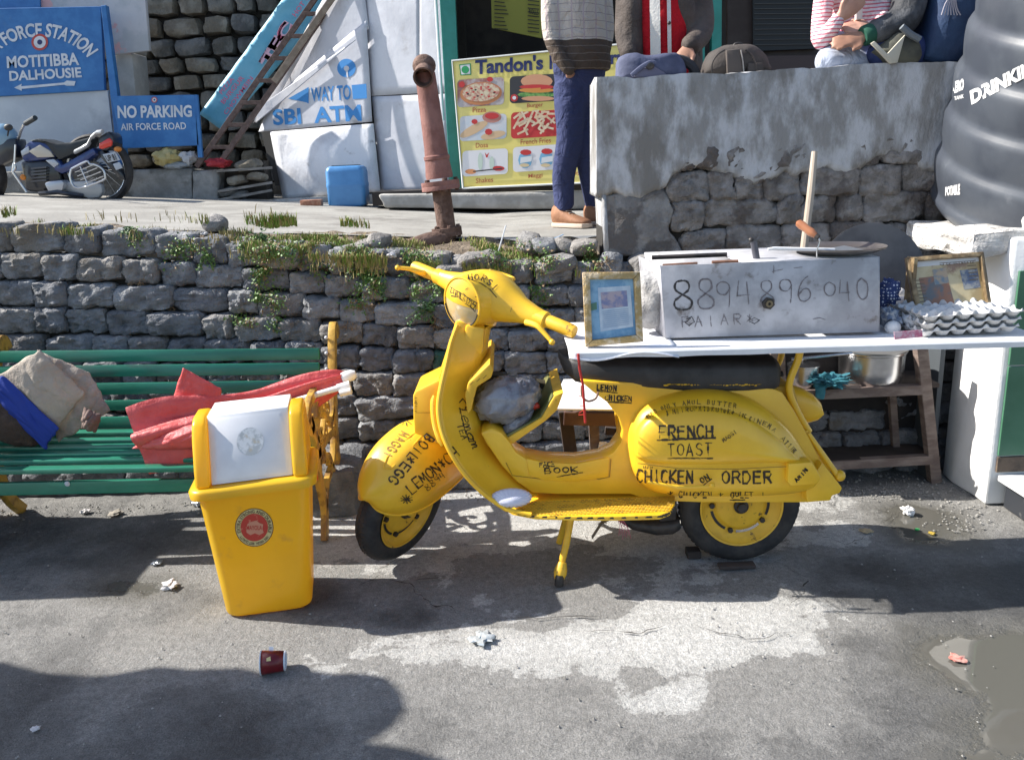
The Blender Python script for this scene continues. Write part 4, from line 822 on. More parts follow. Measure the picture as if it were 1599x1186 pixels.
# ---- front mudguard, turned with the wheel
UPV = (Vector((0, 0, 1))-BV*BV.z).normalized(); FV = UPV.cross(BV).normalized()
if FV.x > 0: FV = -FV
st = [(.212,.125,.105,.012),(.203,.165,.085,.045),(.168,.222,.072,.08),(.11,.278,.066,.106),(.04,.312,.072,.12),(-.04,.33,.09,.125),(-.13,.312,.115,.122),(-.20,.282,.14,.115),(-.25,.25,.16,.105)]
q = bez([Vector((a, b_, c_)) for a, b_, c_, d in st], 4); qw = bez([Vector((d, 0, 0)) for a, b_, c_, d in st], 4); rings = []
for v, w_ in zip(q, qw):
    ring = []
    for i in range(29):
        th = -math.pi/2+math.pi*i/28; cx = math.copysign(abs(math.sin(th))**.72, th); cy = abs(math.cos(th))**.62
        lat = w_.x*cx; up = v.z+(v.y-v.z)*cy; off = 0
        ring.append(CW+FV*(v.x-(1-cy)*.03)+UPV*up+BV*lat)
    rings.append(ring)
fen = MB().loft(rings, False, False).build('front_mudguard', yel, SX, solid=.004, autos=60)
MB().tube([r_[-1] for r_ in rings], .0045, 6).build('mudguard_rim', yel, fen); MB().tube([r_[0] for r_ in rings], .0045, 6).build('mudguard_rim', yel, fen)
# long recess where the crest trim was
FB = bvh_of([fen])
def onto(px, py, bv, lift=.0): h = bv.ray_cast(P0, ray(px, py).normalized(), 12); return (h[0]-ray(px, py).normalized()*lift) if h[0] else None
groove = [(598,730),(604,714),(640,681),(660,668),(665,673),(650,690),(611,731)]
pts = [onto(a, b_, FB, .004) for a, b_ in groove]
if all(pts):
    MB().tube(pts+[pts[0]], .0032, 6).build('crest_recess', yel, fen)
# ---- steering head
HC = Y_(764, 464, 2.85); BR = (Y_(885, 525, 2.62)-Y_(625, 418, 3.05)).normalized(); HU = (Vector((.28, .05, .95))-BR*Vector((.28, .05, .95)).dot(BR)).normalized(); HF = HU.cross(BR); HF = HF if HF.x < 0 else -HF
HD = (HF-HU*.30-BR*.22).normalized()
def sect(c, rx, ry, ax1, ax2, n=24, pw_=2.4): return [c+ax1*(math.copysign(abs(math.cos(a))**(2/pw_), math.cos(a))*rx)+ax2*(math.copysign(abs(math.sin(a))**(2/pw_), math.sin(a))*ry) for a in [2*math.pi*i/n for i in range(n)]]
hs = [(-.225,.026,.028,0),(-.19,.031,.034,0),(-.14,.040,.046,.0),(-.09,.062,.066,.004),(-.045,.082,.080,.008),(0,.088,.084,.01),(.045,.082,.080,.008),(.09,.062,.066,.004),(.14,.040,.046,0),(.19,.031,.034,0),(.225,.026,.028,0)]
hb = MB().loft([sect(HC+BR*t+HU*o_, a, b_, HF, HU) for t, a, b_, o_ in hs])
hset = hb.build('headset', yel, SX, autos=60)
LC = HC+HD*.108+HU*.0; hh = MB().loft([sect(HC+HD*d+HU*o_, r1, r2, BR, HU.cross(BR).cross(BR) if False else (HU-HD*HU.dot(HD)).normalized(), 32, 2.1) for d, r1, r2, o_ in ((-.03, .085, .085, 0), (.03, .084, .092, 0), (.08, .080, .091, 0), (.118, .076, .086, -.002))])
hh.build('lamp_housing', yel, SX, autos=60)
HU2 = (HU-HD*HU.dot(HD)).normalized()
MB().tube([LC+HD*.012+BR*.077*math.cos(a)+HU2*.087*math.sin(a) for a in [2*math.pi*i/40 for i in range(41)]], .005, 8).build('headlamp_rim', yel, SX)
lens = mat('headlamp_glass', (.62, .47, .22), .08, c2=(.55, .50, .42), sc_=7, coat=1, spec=.8)
lr = []
for k in range(9):
    rr = 1-k/8.; lr.append([LC+HD*(.012+.022*(1-rr*rr))+BR*.074*rr*math.cos(a)+HU2*.084*rr*math.sin(a) for a in [2*math.pi*i/32 for i in range(32)]])
glass = MB().loft(lr, True, False).build('headlamp', lens, SX)
# painted upper half of the lens
lr = []
for k in range(7):
    rr = .985-k*.985/6; lr.append([LC+HD*(.0135+.022*(1-rr*rr))+BR*.074*rr*math.cos(a)+HU2*.084*rr*math.sin(a)*(.99 if math.sin(a) > 0 else -.06) for a in [math.pi*i/24 for i in range(25)]+[math.pi*2-.001]])
pl_ = MB().loft(lr, False, False).build('painted_lens_half', yel, glass)
MB().tube([LC+HD*.016+BR*.074*math.cos(a)+HU2*.084*math.sin(a) for a in [math.pi+.3+(math.pi-.5)*i/20 for i in range(21)]], .0028, 6).build('lens_gasket', blk, glass)
# speedometer ring and hole on top
sc0 = HC+HU*.078-HF*.035; MB().tube([sc0+BR*.048*math.cos(a)-HF*.038*math.sin(a)+HU*.006 for a in [2*math.pi*i/28 for i in range(29)]], .006, 8).build('dial_ring', yel, hset)
MB().lathe([(0, 0), (.042, 0)], sc0+HU*.006, HU, 24).build('dial_recess', yel_d, hset, smooth=False)
# grips, switch, levers
for sgn in (1, -1):
    a = HC+BR*.225*sgn; e = HC+BR*.372*sgn
    MB().lathe([(.026, 0), (.029, .004), (.029, .045), (.025, .05)], HC+BR*.2*sgn, BR*sgn, 20).build('grip_collar', yel, SX)
    MB().lathe([(.021, 0), (.0225, .02), (.0225, .12), (.020, .135), (.001, .137)], a, BR*sgn, 20).build('handlebar_grip', yel_d, SX)
    MB().tube([a+BR*.003*sgn+((BR.orthogonal().normalized())*math.cos(t)+(BR.cross(BR.orthogonal().normalized()))*math.sin(t))*.0265 for t in [2*math.pi*i/20 for i in range(21)]], .0016, 5).build('grip_seam', blk, SX)
    if sgn > 0: lv = [(822,503,2.64),(838,508,2.60),(850,520,2.58),(862,534,2.56)]
    else: lv = [(668,427,3.02),(655,425,2.98),(640,420,2.97),(621,418,2.96)]
    q = [Y_(*p) for p in lv]; L_ = MB().tube(bez(q, 4), [.011-.0045*i/12 for i in range(13)], 10).build('brake_lever' if sgn < 0 else 'clutch_lever', yel, SX); MB().ellip(q[-1], (.010, .010, .010), 12, 8).build('lever_ball', yel, L_)
MB().tube([HC+BR*.128+((HU)*math.cos(t)*.050+HF*math.sin(t)*.044) for t in [2*math.pi*i/28 for i in range(29)]], .0016, 5).build('headset_seam', blk, hset)
NK = Y_(745, 512, 2.82)
MB().loft([sect(HC-HU*.05, .055, .055, BR, HF), sect(HC-HU*.09, .046, .05, BR, HF), sect(Y_(742, 515, 2.84), .043, .045, Vector((1, 0, 0)), Vector((0, 1, 0))), sect(Y_(738, 530, 2.84), .040, .044, Vector((1, 0, 0)), Vector((0, 1, 0)))]).build('steering_neck', yel, SX, autos=60)
# ---- leg shield
def mir(p, yc=2.84): return Vector((p.x+.01, 2*yc-p.y, p.z))
rim_ = [Y_(*p) for p in ((714,508,2.76),(704,535,2.72),(696,570,2.67),(687,610,2.63),(684,640,2.61),(689,672,2.59),(703,706,2.57),(727,742,2.56),(757,772,2.55),(790,795,2.54))]
inn = [Y_(*p) for p in ((757,512,2.78),(753,535,2.76),(748,572,2.74),(740,610,2.73),(740,640,2.72),(750,672,2.71),(763,700,2.70),(783,728,2.68),(808,752,2.67),(838,774,2.66))]
rm2 = bez(rim_, 4); in2 = bez(inn, 4); rws = []
for a, c_ in zip(rm2, in2):
    n_ = 6; row = []
    for k in range(n_+1):
        t = k/n_; p = a.lerp(c_, t); p.x += -.012*math.sin(math.pi*t); row.append(p)
    ctr = Vector((c_.x+.02, 2.84, c_.z)); row.append(ctr); row += [mir(p) for p in reversed(row[:-1])]; rws.append(row)
shield = MB().loft(rws, False, False).build('leg_shield', yel, SX, solid=.005, autos=70)
MB().tube(rm2+[Y_(830, 803, 2.52)], .0075, 8).build('shield_edge', yel, SX); MB().tube([mir(p) for p in rm2], .0075, 8).build('shield_edge', yel, SX)
off = [p+Vector((-.018, .012, 0)) for p in rm2[13:24]]; MB().tube(off, [.004]+[.009]*(len(off)-2)+[.004], 8).build('shield_trim', yel, SX)
# horn casing and front column in front of the shield
def slab(poly, Y0, Y1, name, m, bev, parent=SX, **k): return MB().prism([Y_(x, y, Y0) for x, y in poly], (0, Y1-Y0, 0)).build(name, m, parent, bevel=bev, **k)
slab([(712,500),(737,505),(724,560),(712,600),(688,640),(683,592)], 2.76, 2.92, 'front_column', yel, .012)
slab([(683,594),(648,611),(645,618),(646,676),(668,690),(705,697),(716,690),(704,640),(706,600)], 2.73, 2.95, 'horn_casing', yel, .008)
MB().tube([Y_(649, 644, 2.7275), Y_(684, 644, 2.7275)], .0008, 4).build('casing_seam', ink_f, SX)
# upper column on the rider's side
slab([(727,507),(757,512),(755,545),(741,590),(733,618),(716,622),(722,560)], 2.745, 2.93, 'steering_column', yel, .01)
gb_ = slab([(726,616),(731,598),(765,567),(771,577),(767,590),(745,604),(736,640),(730,648)], 2.64, 3.04, 'glovebox_top', yel_d, .006)
# ---- body: spine, tunnel and rear
zf = Y_(950, 804, 2.5).z; Yj = Z_(950, 771, zf).y; YB = 2.64
out_top = [(905,594),(1050,599),(1196,602),(1222,612),(1240,640),(1262,680),(1285,722),(1303,748),(1314,760),(1311,769),(1298,774),(1297,781),(1262,785),(1100,785),(1015,782),(985,772),(930,772),(870,772),(832,770),(806,752),(784,728),(766,702),(750,676),(768,668),(784,676),(796,690),(806,706),(822,716),(850,721),(900,723),(938,717),(958,706),(969,690),(972,672),(966,652),(948,628),(926,612)]
body = slab(out_top, YB, 2.76, 'body', yel, .022, autos=40)
slab([(1000,606),(1192,606),(1215,616),(1236,645),(1256,683),(1280,725),(1294,748),(1290,770),(1000,776),(985,700)], YB+.05, 2.93, 'body_rear', yel, .015)
MB().tube([Y_(x, y, YB-.002) for x, y in ((790,722),(800,742),(850,748),(880,750),(900,742),(918,742),(935,748),(952,744),(954,716))], .0012, 5).build('floor_seam', ink_f, body)
# tunnel cover lid
slab([(822,716),(850,722),(900,724),(952,714),(950,745),(900,752),(850,750),(826,742)], YB-.006, YB+.02, 'tunnel_cover', yel, .004)
fl = [Z_(x, y, zf) for x, y in ((778,784),(800,797),(835,804),(900,806),(960,806),(1030,804),(1046,798),(1054,786),(1054,776))]
tread_m = mat('footboard_yellow', (.72, .46, .03), .5, c2=(.15, .10, .03), sc_=38, thr=(.52, .62), bump=.3, bsc=60)
fb_ = fl+[Vector((p.x, 2*2.79-p.y, p.z)) for p in reversed(fl)]
foot = MB().prism(fb_, (0, 0, -.016)).build('footboard', yel, SX, bevel=.003)
tr = MB(); nx_ = 0
for i in range(44):
    for j in range(10):
        x = Z_(800, 790, zf).x+.012+i*.0125+(j % 2)*.006; y = 2.515+j*.0125
        p = Vector((x, y, zf+.002))
        if inpoly(p, fl+[Z_(1054, 771, zf), Z_(800, 771, zf)]): tr.add([p+Vector((-.006, -.0018, 0)), p+Vector((.004, -.0035, 0)), p+Vector((.006, .0018, 0)), p+Vector((-.004, .0035, 0)), p+Vector((0, 0, .0022))], [(0, 1, 4), (1, 2, 4), (2, 3, 4), (3, 0, 4)])
tag(tr.build('footboard_tread', mat('tread_dirt', (.62, .40, .035), .6, c2=(.30, .19, .03), sc_=30, thr=(.5, .6)), foot, smooth=False), kind='stuff')
chip = MB()
for i in range(26):
    p = fl[0].lerp(fl[1], .5) if i < 0 else None; t = i/25; k = t*(len(fl)-2); a = fl[int(k)].lerp(fl[min(int(k)+1, len(fl)-1)], k-int(k)); a = a+Vector((0, -.0012, -.004)); w_ = random.uniform(.004, .016)
    chip.add([a+Vector((-w_, 0, -.004)), a+Vector((w_, 0, -.005)), a+Vector((w_*.7, -.0005, .003)), a+Vector((-w_*.6, -.0005, .002))], [(0, 1, 2, 3)])
chip.build('edge_wear', blk, foot, smooth=False)
# ---- side cowls
def inflate(poly, Yout, depth, name, m, parent, nr=9, p=3.2, sgn=1, mirror=None, center=None):
    c_ = Vector(center) if center else sum((Vector(a) for a in poly), Vector((0, 0)))/len(poly); rings = []
    for k in range(nr+1):
        r_ = 1-(k/nr)**1.6; Yv = Yout+depth*(1-math.sqrt(max(0, 1-r_**p))); ring = []
        for a in poly:
            q_ = c_+(Vector(a)-c_)*r_; w_ = Y_(q_.x, q_.y, Yout+depth*.5); w_.y = Yv if mirror is None else 2*mirror-Yv; ring.append(w_)
        rings.append(ring)
    base = [v+Vector((0, .03 if mirror is None else -.03, 0)) for v in rings[0]]
    return MB().loft([base]+rings).build(name, m, parent, autos=50)
def sm(poly, n=5): 
    r_ = bez([Vector((a, b_, 0)) for a, b_ in poly+[poly[0]]], n)[:-1]; return [(v.x, v.y) for v in r_]
cow = sm([(984,704),(987,676),(1003,648),(1035,628),(1085,615),(1135,616),(1185,632),(1232,668),(1260,706),(1284,738),(1285,758),(1262,772),(1210,778),(1120,780),(1040,777),(1008,766),(991,742)])
dome = sm([(995,716),(994,694),(1001,672),(1022,652),(1065,639),(1115,639),(1165,652),(1210,681),(1238,708),(1252,723),(1200,726),(1120,729),(1050,728),(1008,724)])
cowl = inflate(cow, 2.535, .09, 'side_cowl', yel, SX, p=3.0); inflate(dome, 2.512, .048, 'cowl_dome', yel, cowl, p=2.4)
inflate(cow, 2.515, .10, 'side_cowl', yel, SX, p=3.0, mirror=2.79)
slab([(1231,724),(1268,721),(1283,746),(1276,756),(1235,759),(1230,752)], 2.523, 2.58, 'cowl_cover', yel, .005)
MB().tube([Y_(1012, 752, 2.530), Y_(1060, 760, 2.520), Y_(1108, 759, 2.520)], [.004, .006, .004], 8).build('cowl_crease', yel, cowl); MB().ellip(Y_(1112, 757, 2.520), (.010, .010, .010), 12, 8).build('cowl_knob', yel, cowl)
MB().tube([Y_(x, y, 2.527) for x, y in ((996,723),(1060,731),(1150,732),(1228,728))], .0012, 5).build('cowl_seam', ink_f, cowl)
# ---- rear end: lamp hood, plate bracket, rods, rack
rg = [];
for t, yc_, rr in ((0, 0, .052), (.25, 0, .062), (.5, .0, .062), (.75, .0, .052), (.92, .0, .034), (1, 0, .006)):
    a = Y_(1213, 622, 2.78); b_ = Y_(1281, 642, 2.78); c_ = a.lerp(b_, t); rg.append(sect(c_, rr, .05*(1-.3*t**4), Vector((.18, 0, 1)).normalized(), Vector((0, 1, 0)), 20, 2.6))
MB().loft(rg).build('tail_lamp_hood', yel, SX, autos=60)
slab([(1196,603),(1240,603),(1250,640),(1232,640)], 2.70, 2.86, 'tail_saddle', mat('brown_stained_yellow', (.35, .2, .04), .5, c2=(.6, .36, .03), sc_=12), .01)
MB().tube(bez([Y_(x, y, 2.68) for x, y in ((1250,542),(1246,562),(1234,592),(1233,614),(1246,645),(1263,674))], 4), .0125, 12).build('rack_tube', yel, SX)
MB().tube(bez([Y_(x, y, 2.92) for x, y in ((1222,546),(1218,562),(1212,575),(1216,592),(1226,604))], 4), .011, 10).build('rack_tube', yel_d, SX)
MB().tube([Y_(1198, 590, 2.76), Y_(1222, 583, 2.76)], .010, 8).build('rack_bolt', blk, SX)
slab([(1257,672),(1262,672),(1297,736),(1293,741)], 2.66, 2.86, 'plate_bracket', yel, .002)
MB().tube([Y_(1262, 676, 2.66), Y_(1306, 740, 2.62)], [.008, .011], 12).build('rear_bumper_rod', yel, SX); MB().ellip(Y_(1311, 742, 2.62), (.019, .022, .020), 16, 10).build('rod_end', yel, SX)
slab([(1284,722),(1300,741),(1316,762),(1312,770),(1300,774),(1297,782),(1260,784),(1258,760)], 2.60, 2.95, 'rear_skirt', yel, .006)
# ---- seat
seat_m = mat('seat_black', (.022, .021, .022), .55, c2=(.045, .043, .045), sc_=7, bump=.35, bsc=16, bdist=.01, c3=(.12, .10, .03), sc3=9, thr3=(.70, .76), det=8)
st_ = [(872,552,.012,.03),(878,562,.030,.07),(895,568,.045,.11),(930,572,.054,.13),(1000,574,.060,.145),(1080,575,.062,.15),(1150,574,.062,.15),(1190,573,.060,.145),(1199,573,.050,.13)]
rg = [sect(Y_(x, y, YC), h_, w_, Vector((0, 0, 1)), Vector((0, 1, 0)), 24, 4) for x, y, h_, w_ in st_]
seat = MB().loft(rg).build('seat', seat_m, SX, disp=.004, dsc=12, autos=60)
frg = MB()
for i in range(30):
    x = 1040+i*5; p = Y_(x, 600.5+random.uniform(-1, 1), YC-.146); frg.ellip(p, (random.uniform(.004, .010), .004, random.uniform(.001, .004)), 6, 4)
tag(frg.build('paint_drips', yel_d, seat), kind='stuff')
# ---- underside: stand, exhaust, pedal
MB().tube([Y_(893, 800, 2.66), Y_(884, 850, 2.63), Y_(876, 882, 2.615)], [.0125, .0125, .012], 12).build('stand_leg', yel_d, SX)
MB().lathe([(.012, 0), (.018, .012), (.023, .03), (.022, .045), (.014, .07)], Z_(872, 908, .012), (Y_(884, 850, 2.63)-Z_(872, 908, .012)), 14).build('stand_foot', yel_d, SX)
MB().lathe([(.016, -.01), (.016, .02), (.012, .03)], Z_(873, 909, .012), (.1, 0, 1), 12).build('stand_rubber', blk, SX)
MB().tube([Y_(886, 800, 2.9), Z_(873, 847, .0)], .0125, 10).build('stand_leg', yel_d, SX); MB().tube([Y_(893, 803, 2.66), Y_(886, 800, 2.92)], .012, 10).build('stand_bar', yel_d, SX)
rg = [sect(Y_(x, y, 2.80), a, b_, Vector((0, 0, 1)), Vector((0, 1, 0)), 18, 3) for x, y, a, b_ in ((965,806,.012,.03),(985,811,.024,.06),(1020,814,.032,.08),(1045,812,.034,.08),(1056,808,.03,.07))]
MB().loft(rg).build('exhaust_box', blk, SX); slab([(1028,778),(1058,778),(1056,812),(1030,815)], 2.72, 2.86, 'engine_mount', blk, .006)
MB().tube([Y_(1050, 816, 2.75), Y_(1064, 822, 2.74)], [.014, .010], 8).build('tail_pipe', blk, SX)
MB().loft([sect(Y_(*p), .004, .015, Vector((.7, 0, .7)), Vector((0, 1, 0)), 8) for p in ((958,806,2.6),(940,815,2.58),(925,838,2.57))]).build('kick_pedal', mat('pedal_grey', (.15, .15, .15), .5), SX)
for i in range(7):
    a = Y_(962+i, 806, 2.58); e = Y_(966+i*3.2, 838+random.uniform(-6, 6), 2.58); MB().tube(bez([a, a.lerp(e, .5)+Vector((.008, 0, 0)), e], 3), .0011, 4).build('loose_wire', mat('wire_pink', (.35, .07, .12), .6), SX)
MB().tube([CW+UPV*.0+BV*.05, CW+BV*.055+UPV*.1-FV*.02, Y_(716, 700, 2.8)], .018, 10).build('fork_leg', yel_d, SX)
slab([(702,712),(735,700),(738,730),(722,748),(706,742)], 2.86, 2.90, 'mud_flap', mat('flap_grey', (.33, .32, .3), .8, c2=(.45, .44, .42), sc_=12), .003)
# ---- glovebox lid hanging open
slab([(755,684),(792,684),(846,652),(866,618),(880,612),(870,640),(852,657),(800,693),(762,697)], 2.66, 3.0, 'glovebox_lid', yel_d, .003)
lidm = mat('lid_inside_olive', (.10, .11, .03), .5, c2=(.2, .19, .06), sc_=8); slab([(772,682),(790,680),(843,650),(862,618),(868,618),(848,655),(794,688)], 2.67, 2.99, 'lid_lining', lidm, .002)
slab([(738,600),(770,585),(860,600),(845,650),(790,682),(757,686),(742,640)], 2.90, 2.96, 'glovebox_back', mat('box_inside', (.05, .04, .02), .8), .004)
# ---- hand lettering
SB = bvh_of([o for o in SX.children if o.name.split('.')[0] in ('side_cowl', 'cowl_cover', 'body', 'tunnel_cover', 'leg_shield', 'front_mudguard', 'horn_casing', 'headset', 'lamp_housing', 'steering_column', 'glovebox_top', 'seat', 'tail_lamp_hood')]+list(cowl.children)+[pl_, glass])
BIG = []; BIG += hand('FRENCH', (1030,684), (1118,683), 19); BIG += [[(1026,687),(1070,685),(1117,683)]]
BIG += hand('CHICKEN', (995,752), (1086,753), 19); BIG += hand('ORDER', (1128,754), (1210,753), 18)
ink(BIG, SB, ink_m, SX, .0062)
MED = hand('TOAST', (1043,711), (1116,710), 18)+[[(1043,715),(1113,715)]]+hand('ON', (1096,754), (1110,746), 8)+[[(1098,757),(1111,747)]]+hand('CHICKEN', (1060,776), (1113,777), 9)+hand('OMLET', (1141,777), (1178,777), 9)+[[(1140,780),(1163,780)]]
for x, y in ((1042,771),(1121,773),(1187,772)): MED += hand('*', (x, y+5), (x+9, y+5), 10, gap=0)
MED += hand('LEMON', (932,608), (964,610), 8)+[[(932,610),(964,613)]]+hand('CHICKEN', (945,624), (988,626), 7)+[[(945,627),(986,629)]]+hand('BOOK', (851,739), (906,736), 8)+[[(870,744),(910,737)]]+hand('FACE', (843,728), (868,727), 6)
MED += hand('ARIN', (1244,752), (1262,733), 5)
def arctxt(t, pts, h): 
    q_ = bez([Vector((a, b_, 0)) for a, b_ in pts], 12); out = []; n = len(t)
    for i, ch in enumerate(t):
        k = (i/n)*(len(q_)-1); a = q_[int(k)].lerp(q_[min(int(k)+1, len(q_)-1)], k-int(k)); k2 = ((i+1)/n)*(len(q_)-1); b2 = q_[min(int(k2), len(q_)-1)]; out += hand(ch, (a.x, a.y), (b2.x, b2.y), h) if (b2-a).length > 1 else []
    return out
ink(MED, SB, ink_m, SX, .0036)
FD = arctxt('USED ONLY AMUL BUTTER', [(1012,654),(1035,640),(1070,632),(1110,631),(1150,637)], 6)+arctxt('RaMHIRUPMTBKUTOK*-I*C', [(1042,648),(1085,641),(1130,644),(1165,653)], 6)+arctxt('CINEMA ATTIRE', [(1170,656),(1200,668),(1228,695),(1240,708)], 6)+hand('MAGGI', (1130,690), (1152,674), 5)+arctxt('LAJI*', [(1005,730),(1020,731)], 3)
ink(FD, SB, mat('marker_thin', (.13, .08, .015), .6), SX, .0022)
# mudguard
ink(hand('LEMON*CH', (643,770), (719,709), 17, gap=.28), SB, ink_m, SX, .0048, lift=.004)
ink(hand('BOIL', (666,677), (631,716), 15, up=(1, .72))+hand('*EGG', (638,710), (603,752), 14, up=(1, .72)), SB, ink_m, SX, .0046, lift=.004)
ink(hand('MAGGI', (627,674), (596,712), 12, up=(1, .45)), SB, ink_f, SX, .0040, lift=.004)
st8 = []
for x, y, r_ in ((634,657,12),(634,778,9)):
    for k in range(5): a = math.pi*k/5+.2; st8.append([(x-r_*math.cos(a), y-r_*.7*math.sin(a)), (x+r_*math.cos(a), y+r_*.7*math.sin(a))])
ink(st8, SB, ink_m, SX, .003, lift=.004); ink(hand('8894', (667,765), (697,741), 9), SB, mat('marker_thin', (.13, .08, .015), .6), SX, .0026, lift=.004)
# leg shield: script words
LIFT = .004
def script(t, p0, p1, h, up, gap=.0): return hand(t, p0, p1, h, up=up, gap=gap)
ink(script('lemom', (714,636), (736,702), 13, (1, -.1))+[[(716,628),(722,622),(730,634),(724,640)],[(718,640),(724,668),(732,690)]], SB, ink_m, SX, .003, lift=.004)
ink(hand('TEA', (713,664), (722,690), 9, up=(1, -.25)), SB, ink_m, SX, .0028, lift=.004)
ink([[(716,530),(722,536),(717,546)],[(710,560),(716,552)],[(704,585),(708,575),(703,572)]]+hand('MIX', (694,612), (692,628), 7, up=(1, 0))+hand('* X F *', (716,592), (724,612), 6, up=(1, -.2))+[[(x, 600-(x-735)*.5), (x+4, 596-(x-735)*.5)] for x in (735,745,755)]+[[(648,y),(651,y+1)] for y in range(620,642,3)], SB, ink_m, SX, .0024)
# headset: word with underline, script on the lens
ink(arctxt('HORSI', [(732,438),(748,437),(762,444),(774,456)], 9)+[bz for bz in [[(716,434),(735,436),(752,443),(766,453),(775,464)]]], SB, ink_m, SX, .003)
dv = [[(702,447),(745,473)],[(705,449),(704,456),(708,458),(709,452)],[(712,453),(711,461)],[(714,454),(714,461),(718,463),(718,456)],[(719,457),(718,466)],[(724,458),(727,462),(723,465),(726,470)],[(727,452),(731,450)],[(730,465),(729,473)],[(732,466),(735,470),(731,473)],[(737,469),(735,478)],[(740,471),(738,474),(742,477),(739,482)],[(744,473),(743,484)],[(742,463),(744,464)],[(705,462),(715,463),(722,468)],[(727,474),(734,478),(742,486)]]
ink(dv, SB, ink_m, SX, .0026)
# ================================================================= BENCH, BIN, TABLE AND WARES
bg_ = mat('bench_green', (.015, .16, .10), .38, c2=(.02, .20, .13), sc_=9, bump=.12, bsc=18, c3=(.05, .12, .09), sc3=5, thr3=(.62, .75), stretch=(.4, 1, 1), coat=.2)
by = mat('cast_iron_yellow', (.55, .33, .05), .5, c2=(.24, .13, .035), sc_=16, thr=(.45, .62), bump=.5, bsc=40, bdist=.006)
bn_ = root('park_bench', (-1.5, 3.25, 0), 'green slatted park bench with yellow cast iron ends against the stone wall', 'bench')
BT = [(0, 3.50, .735), (1, 3.475, .672), (2, 3.45, .608), (3, 3.425, .545), (4, 3.40, .485)]
def slat(p0, p1, hw, hh, rot, name='slat'):
    p0 = Vector(p0); p1 = Vector(p1); rt = Matrix.Rotation(rot, 3, 'X'); r_ = [[p+rt @ Vector((0, y*hw, z*hh)) for y, z in ((-1, -1), (1, -1), (1, 1), (-1, 1))] for p in (p0, p1)]
    return MB().loft(r_).build(name, bg_, bn_, bevel=.004, smooth=True, autos=30)
yb = [553.5, 576, 603, 628, 654]
for k, (i, Yb, z_) in enumerate(BT):
    a = Y_(-60, yb[k]+4+k*1.5, Yb); b_ = Y_(499, yb[k]-1, Yb); slat(a, b_, .012, .0255 if k != 3 else .022, R(-12))
for k, (py, hw_) in enumerate(((674, .028), (686, .022), (696, .022), (706, .022), (716.5, .022), (730, .026))):
    a = Z_(-60, py+5, .40-.006*k); b_ = Z_(492, py-3, .40-.006*k); slat(a, b_, hw_, .010, R(-3))
slat(Y_(-60, 764, 2.97), Y_(486, 752, 2.97), .010, .026, 0, 'front_rail')
MB().ellip(Y_(105, 755, 2.957), (.011, .004, .011), 12, 6).build('bolt', swhite, bn_)
def flatbar(pts, X, w_, name='side_frame', th=.03):
    q_ = bez([Vector((0, y, z)) for y, z in pts], 6); rings = []
    for i, p in enumerate(q_):
        t = (q_[min(i+1, len(q_)-1)]-q_[max(i-1, 0)]).normalized(); nn = Vector((0, -t.z, t.y)); k = 1
        rings.append([Vector((X, p.y, p.z))+Vector((sx*th/2, 0, 0))+nn*w_*k*sy*.5 for sx, sy in ((-1, -1), (1, -1), (1, 1), (-1, 1))])
    return MB().loft(rings)
for X in (-.775, -2.24):
    b = flatbar([(3.47,.0),(3.38,.12),(3.36,.3),(3.41,.48),(3.48,.66),(3.535,.755),(3.57,.76),(3.585,.72)], X, .048)
    for pts, w_ in (([(3.02,.0),(3.07,.12),(3.03,.26),(3.05,.38),(3.0,.47),(2.96,.54)], .048), ([(3.44,.575),(3.3,.60),(3.12,.60),(2.98,.575),(2.935,.52),(2.96,.475),(3.0,.49),(2.99,.53)], .036),
                    ([(3.03,.36),(3.2,.37),(3.37,.36)], .036), ([(3.36,.34),(3.28,.24),(3.15,.2),(3.08,.12)], .026), ([(3.38,.14),(3.28,.2),(3.2,.3),(3.05,.32)], .022), ([(3.4,.5),(3.33,.42),(3.22,.47),(3.25,.56),(3.34,.55)], .022), ([(3.2,.58),(3.12,.5),(3.05,.42),(3.14,.4),(3.2,.45)], .02), ([(3.1,.57),(3.07,.5)], .02), ([(3.37,.44),(3.3,.39)], .02)):
        q = flatbar(pts, X, w_, th=.022); b.add(q.v, q.f)
    for k in range(9):
        a_ = .9+k*.62; cy = 3.2+.11*math.cos(a_*1.7)*(.6+.1*k/2); cz = .44+.09*math.sin(a_*2.3)-.012*k
        q = flatbar([(cy+.045*math.cos(t)*(1-.09*t), cz+.045*math.sin(t)*(1-.09*t)) for t in [a_+j*.8 for j in range(7)]], X, .016, th=.018); b.add(q.v, q.f)
    o = b.build('side_frame', by, bn_, bevel=.004, autos=40)
    for i, Yb, z_ in BT: MB().ellip((X-.02, Yb-.018, z_), (.008, .008, .008), 10, 6).build('bolt', swhite, bn_)
o = rock(.24, .34, .24, (-.80, 3.42, .10), 51.3, 0, rough=.02, sq=7, n=8).build('footing_block', stone_m[2]); tag(o, 'dark rough stone block under the right end of the bench', 'stone block')
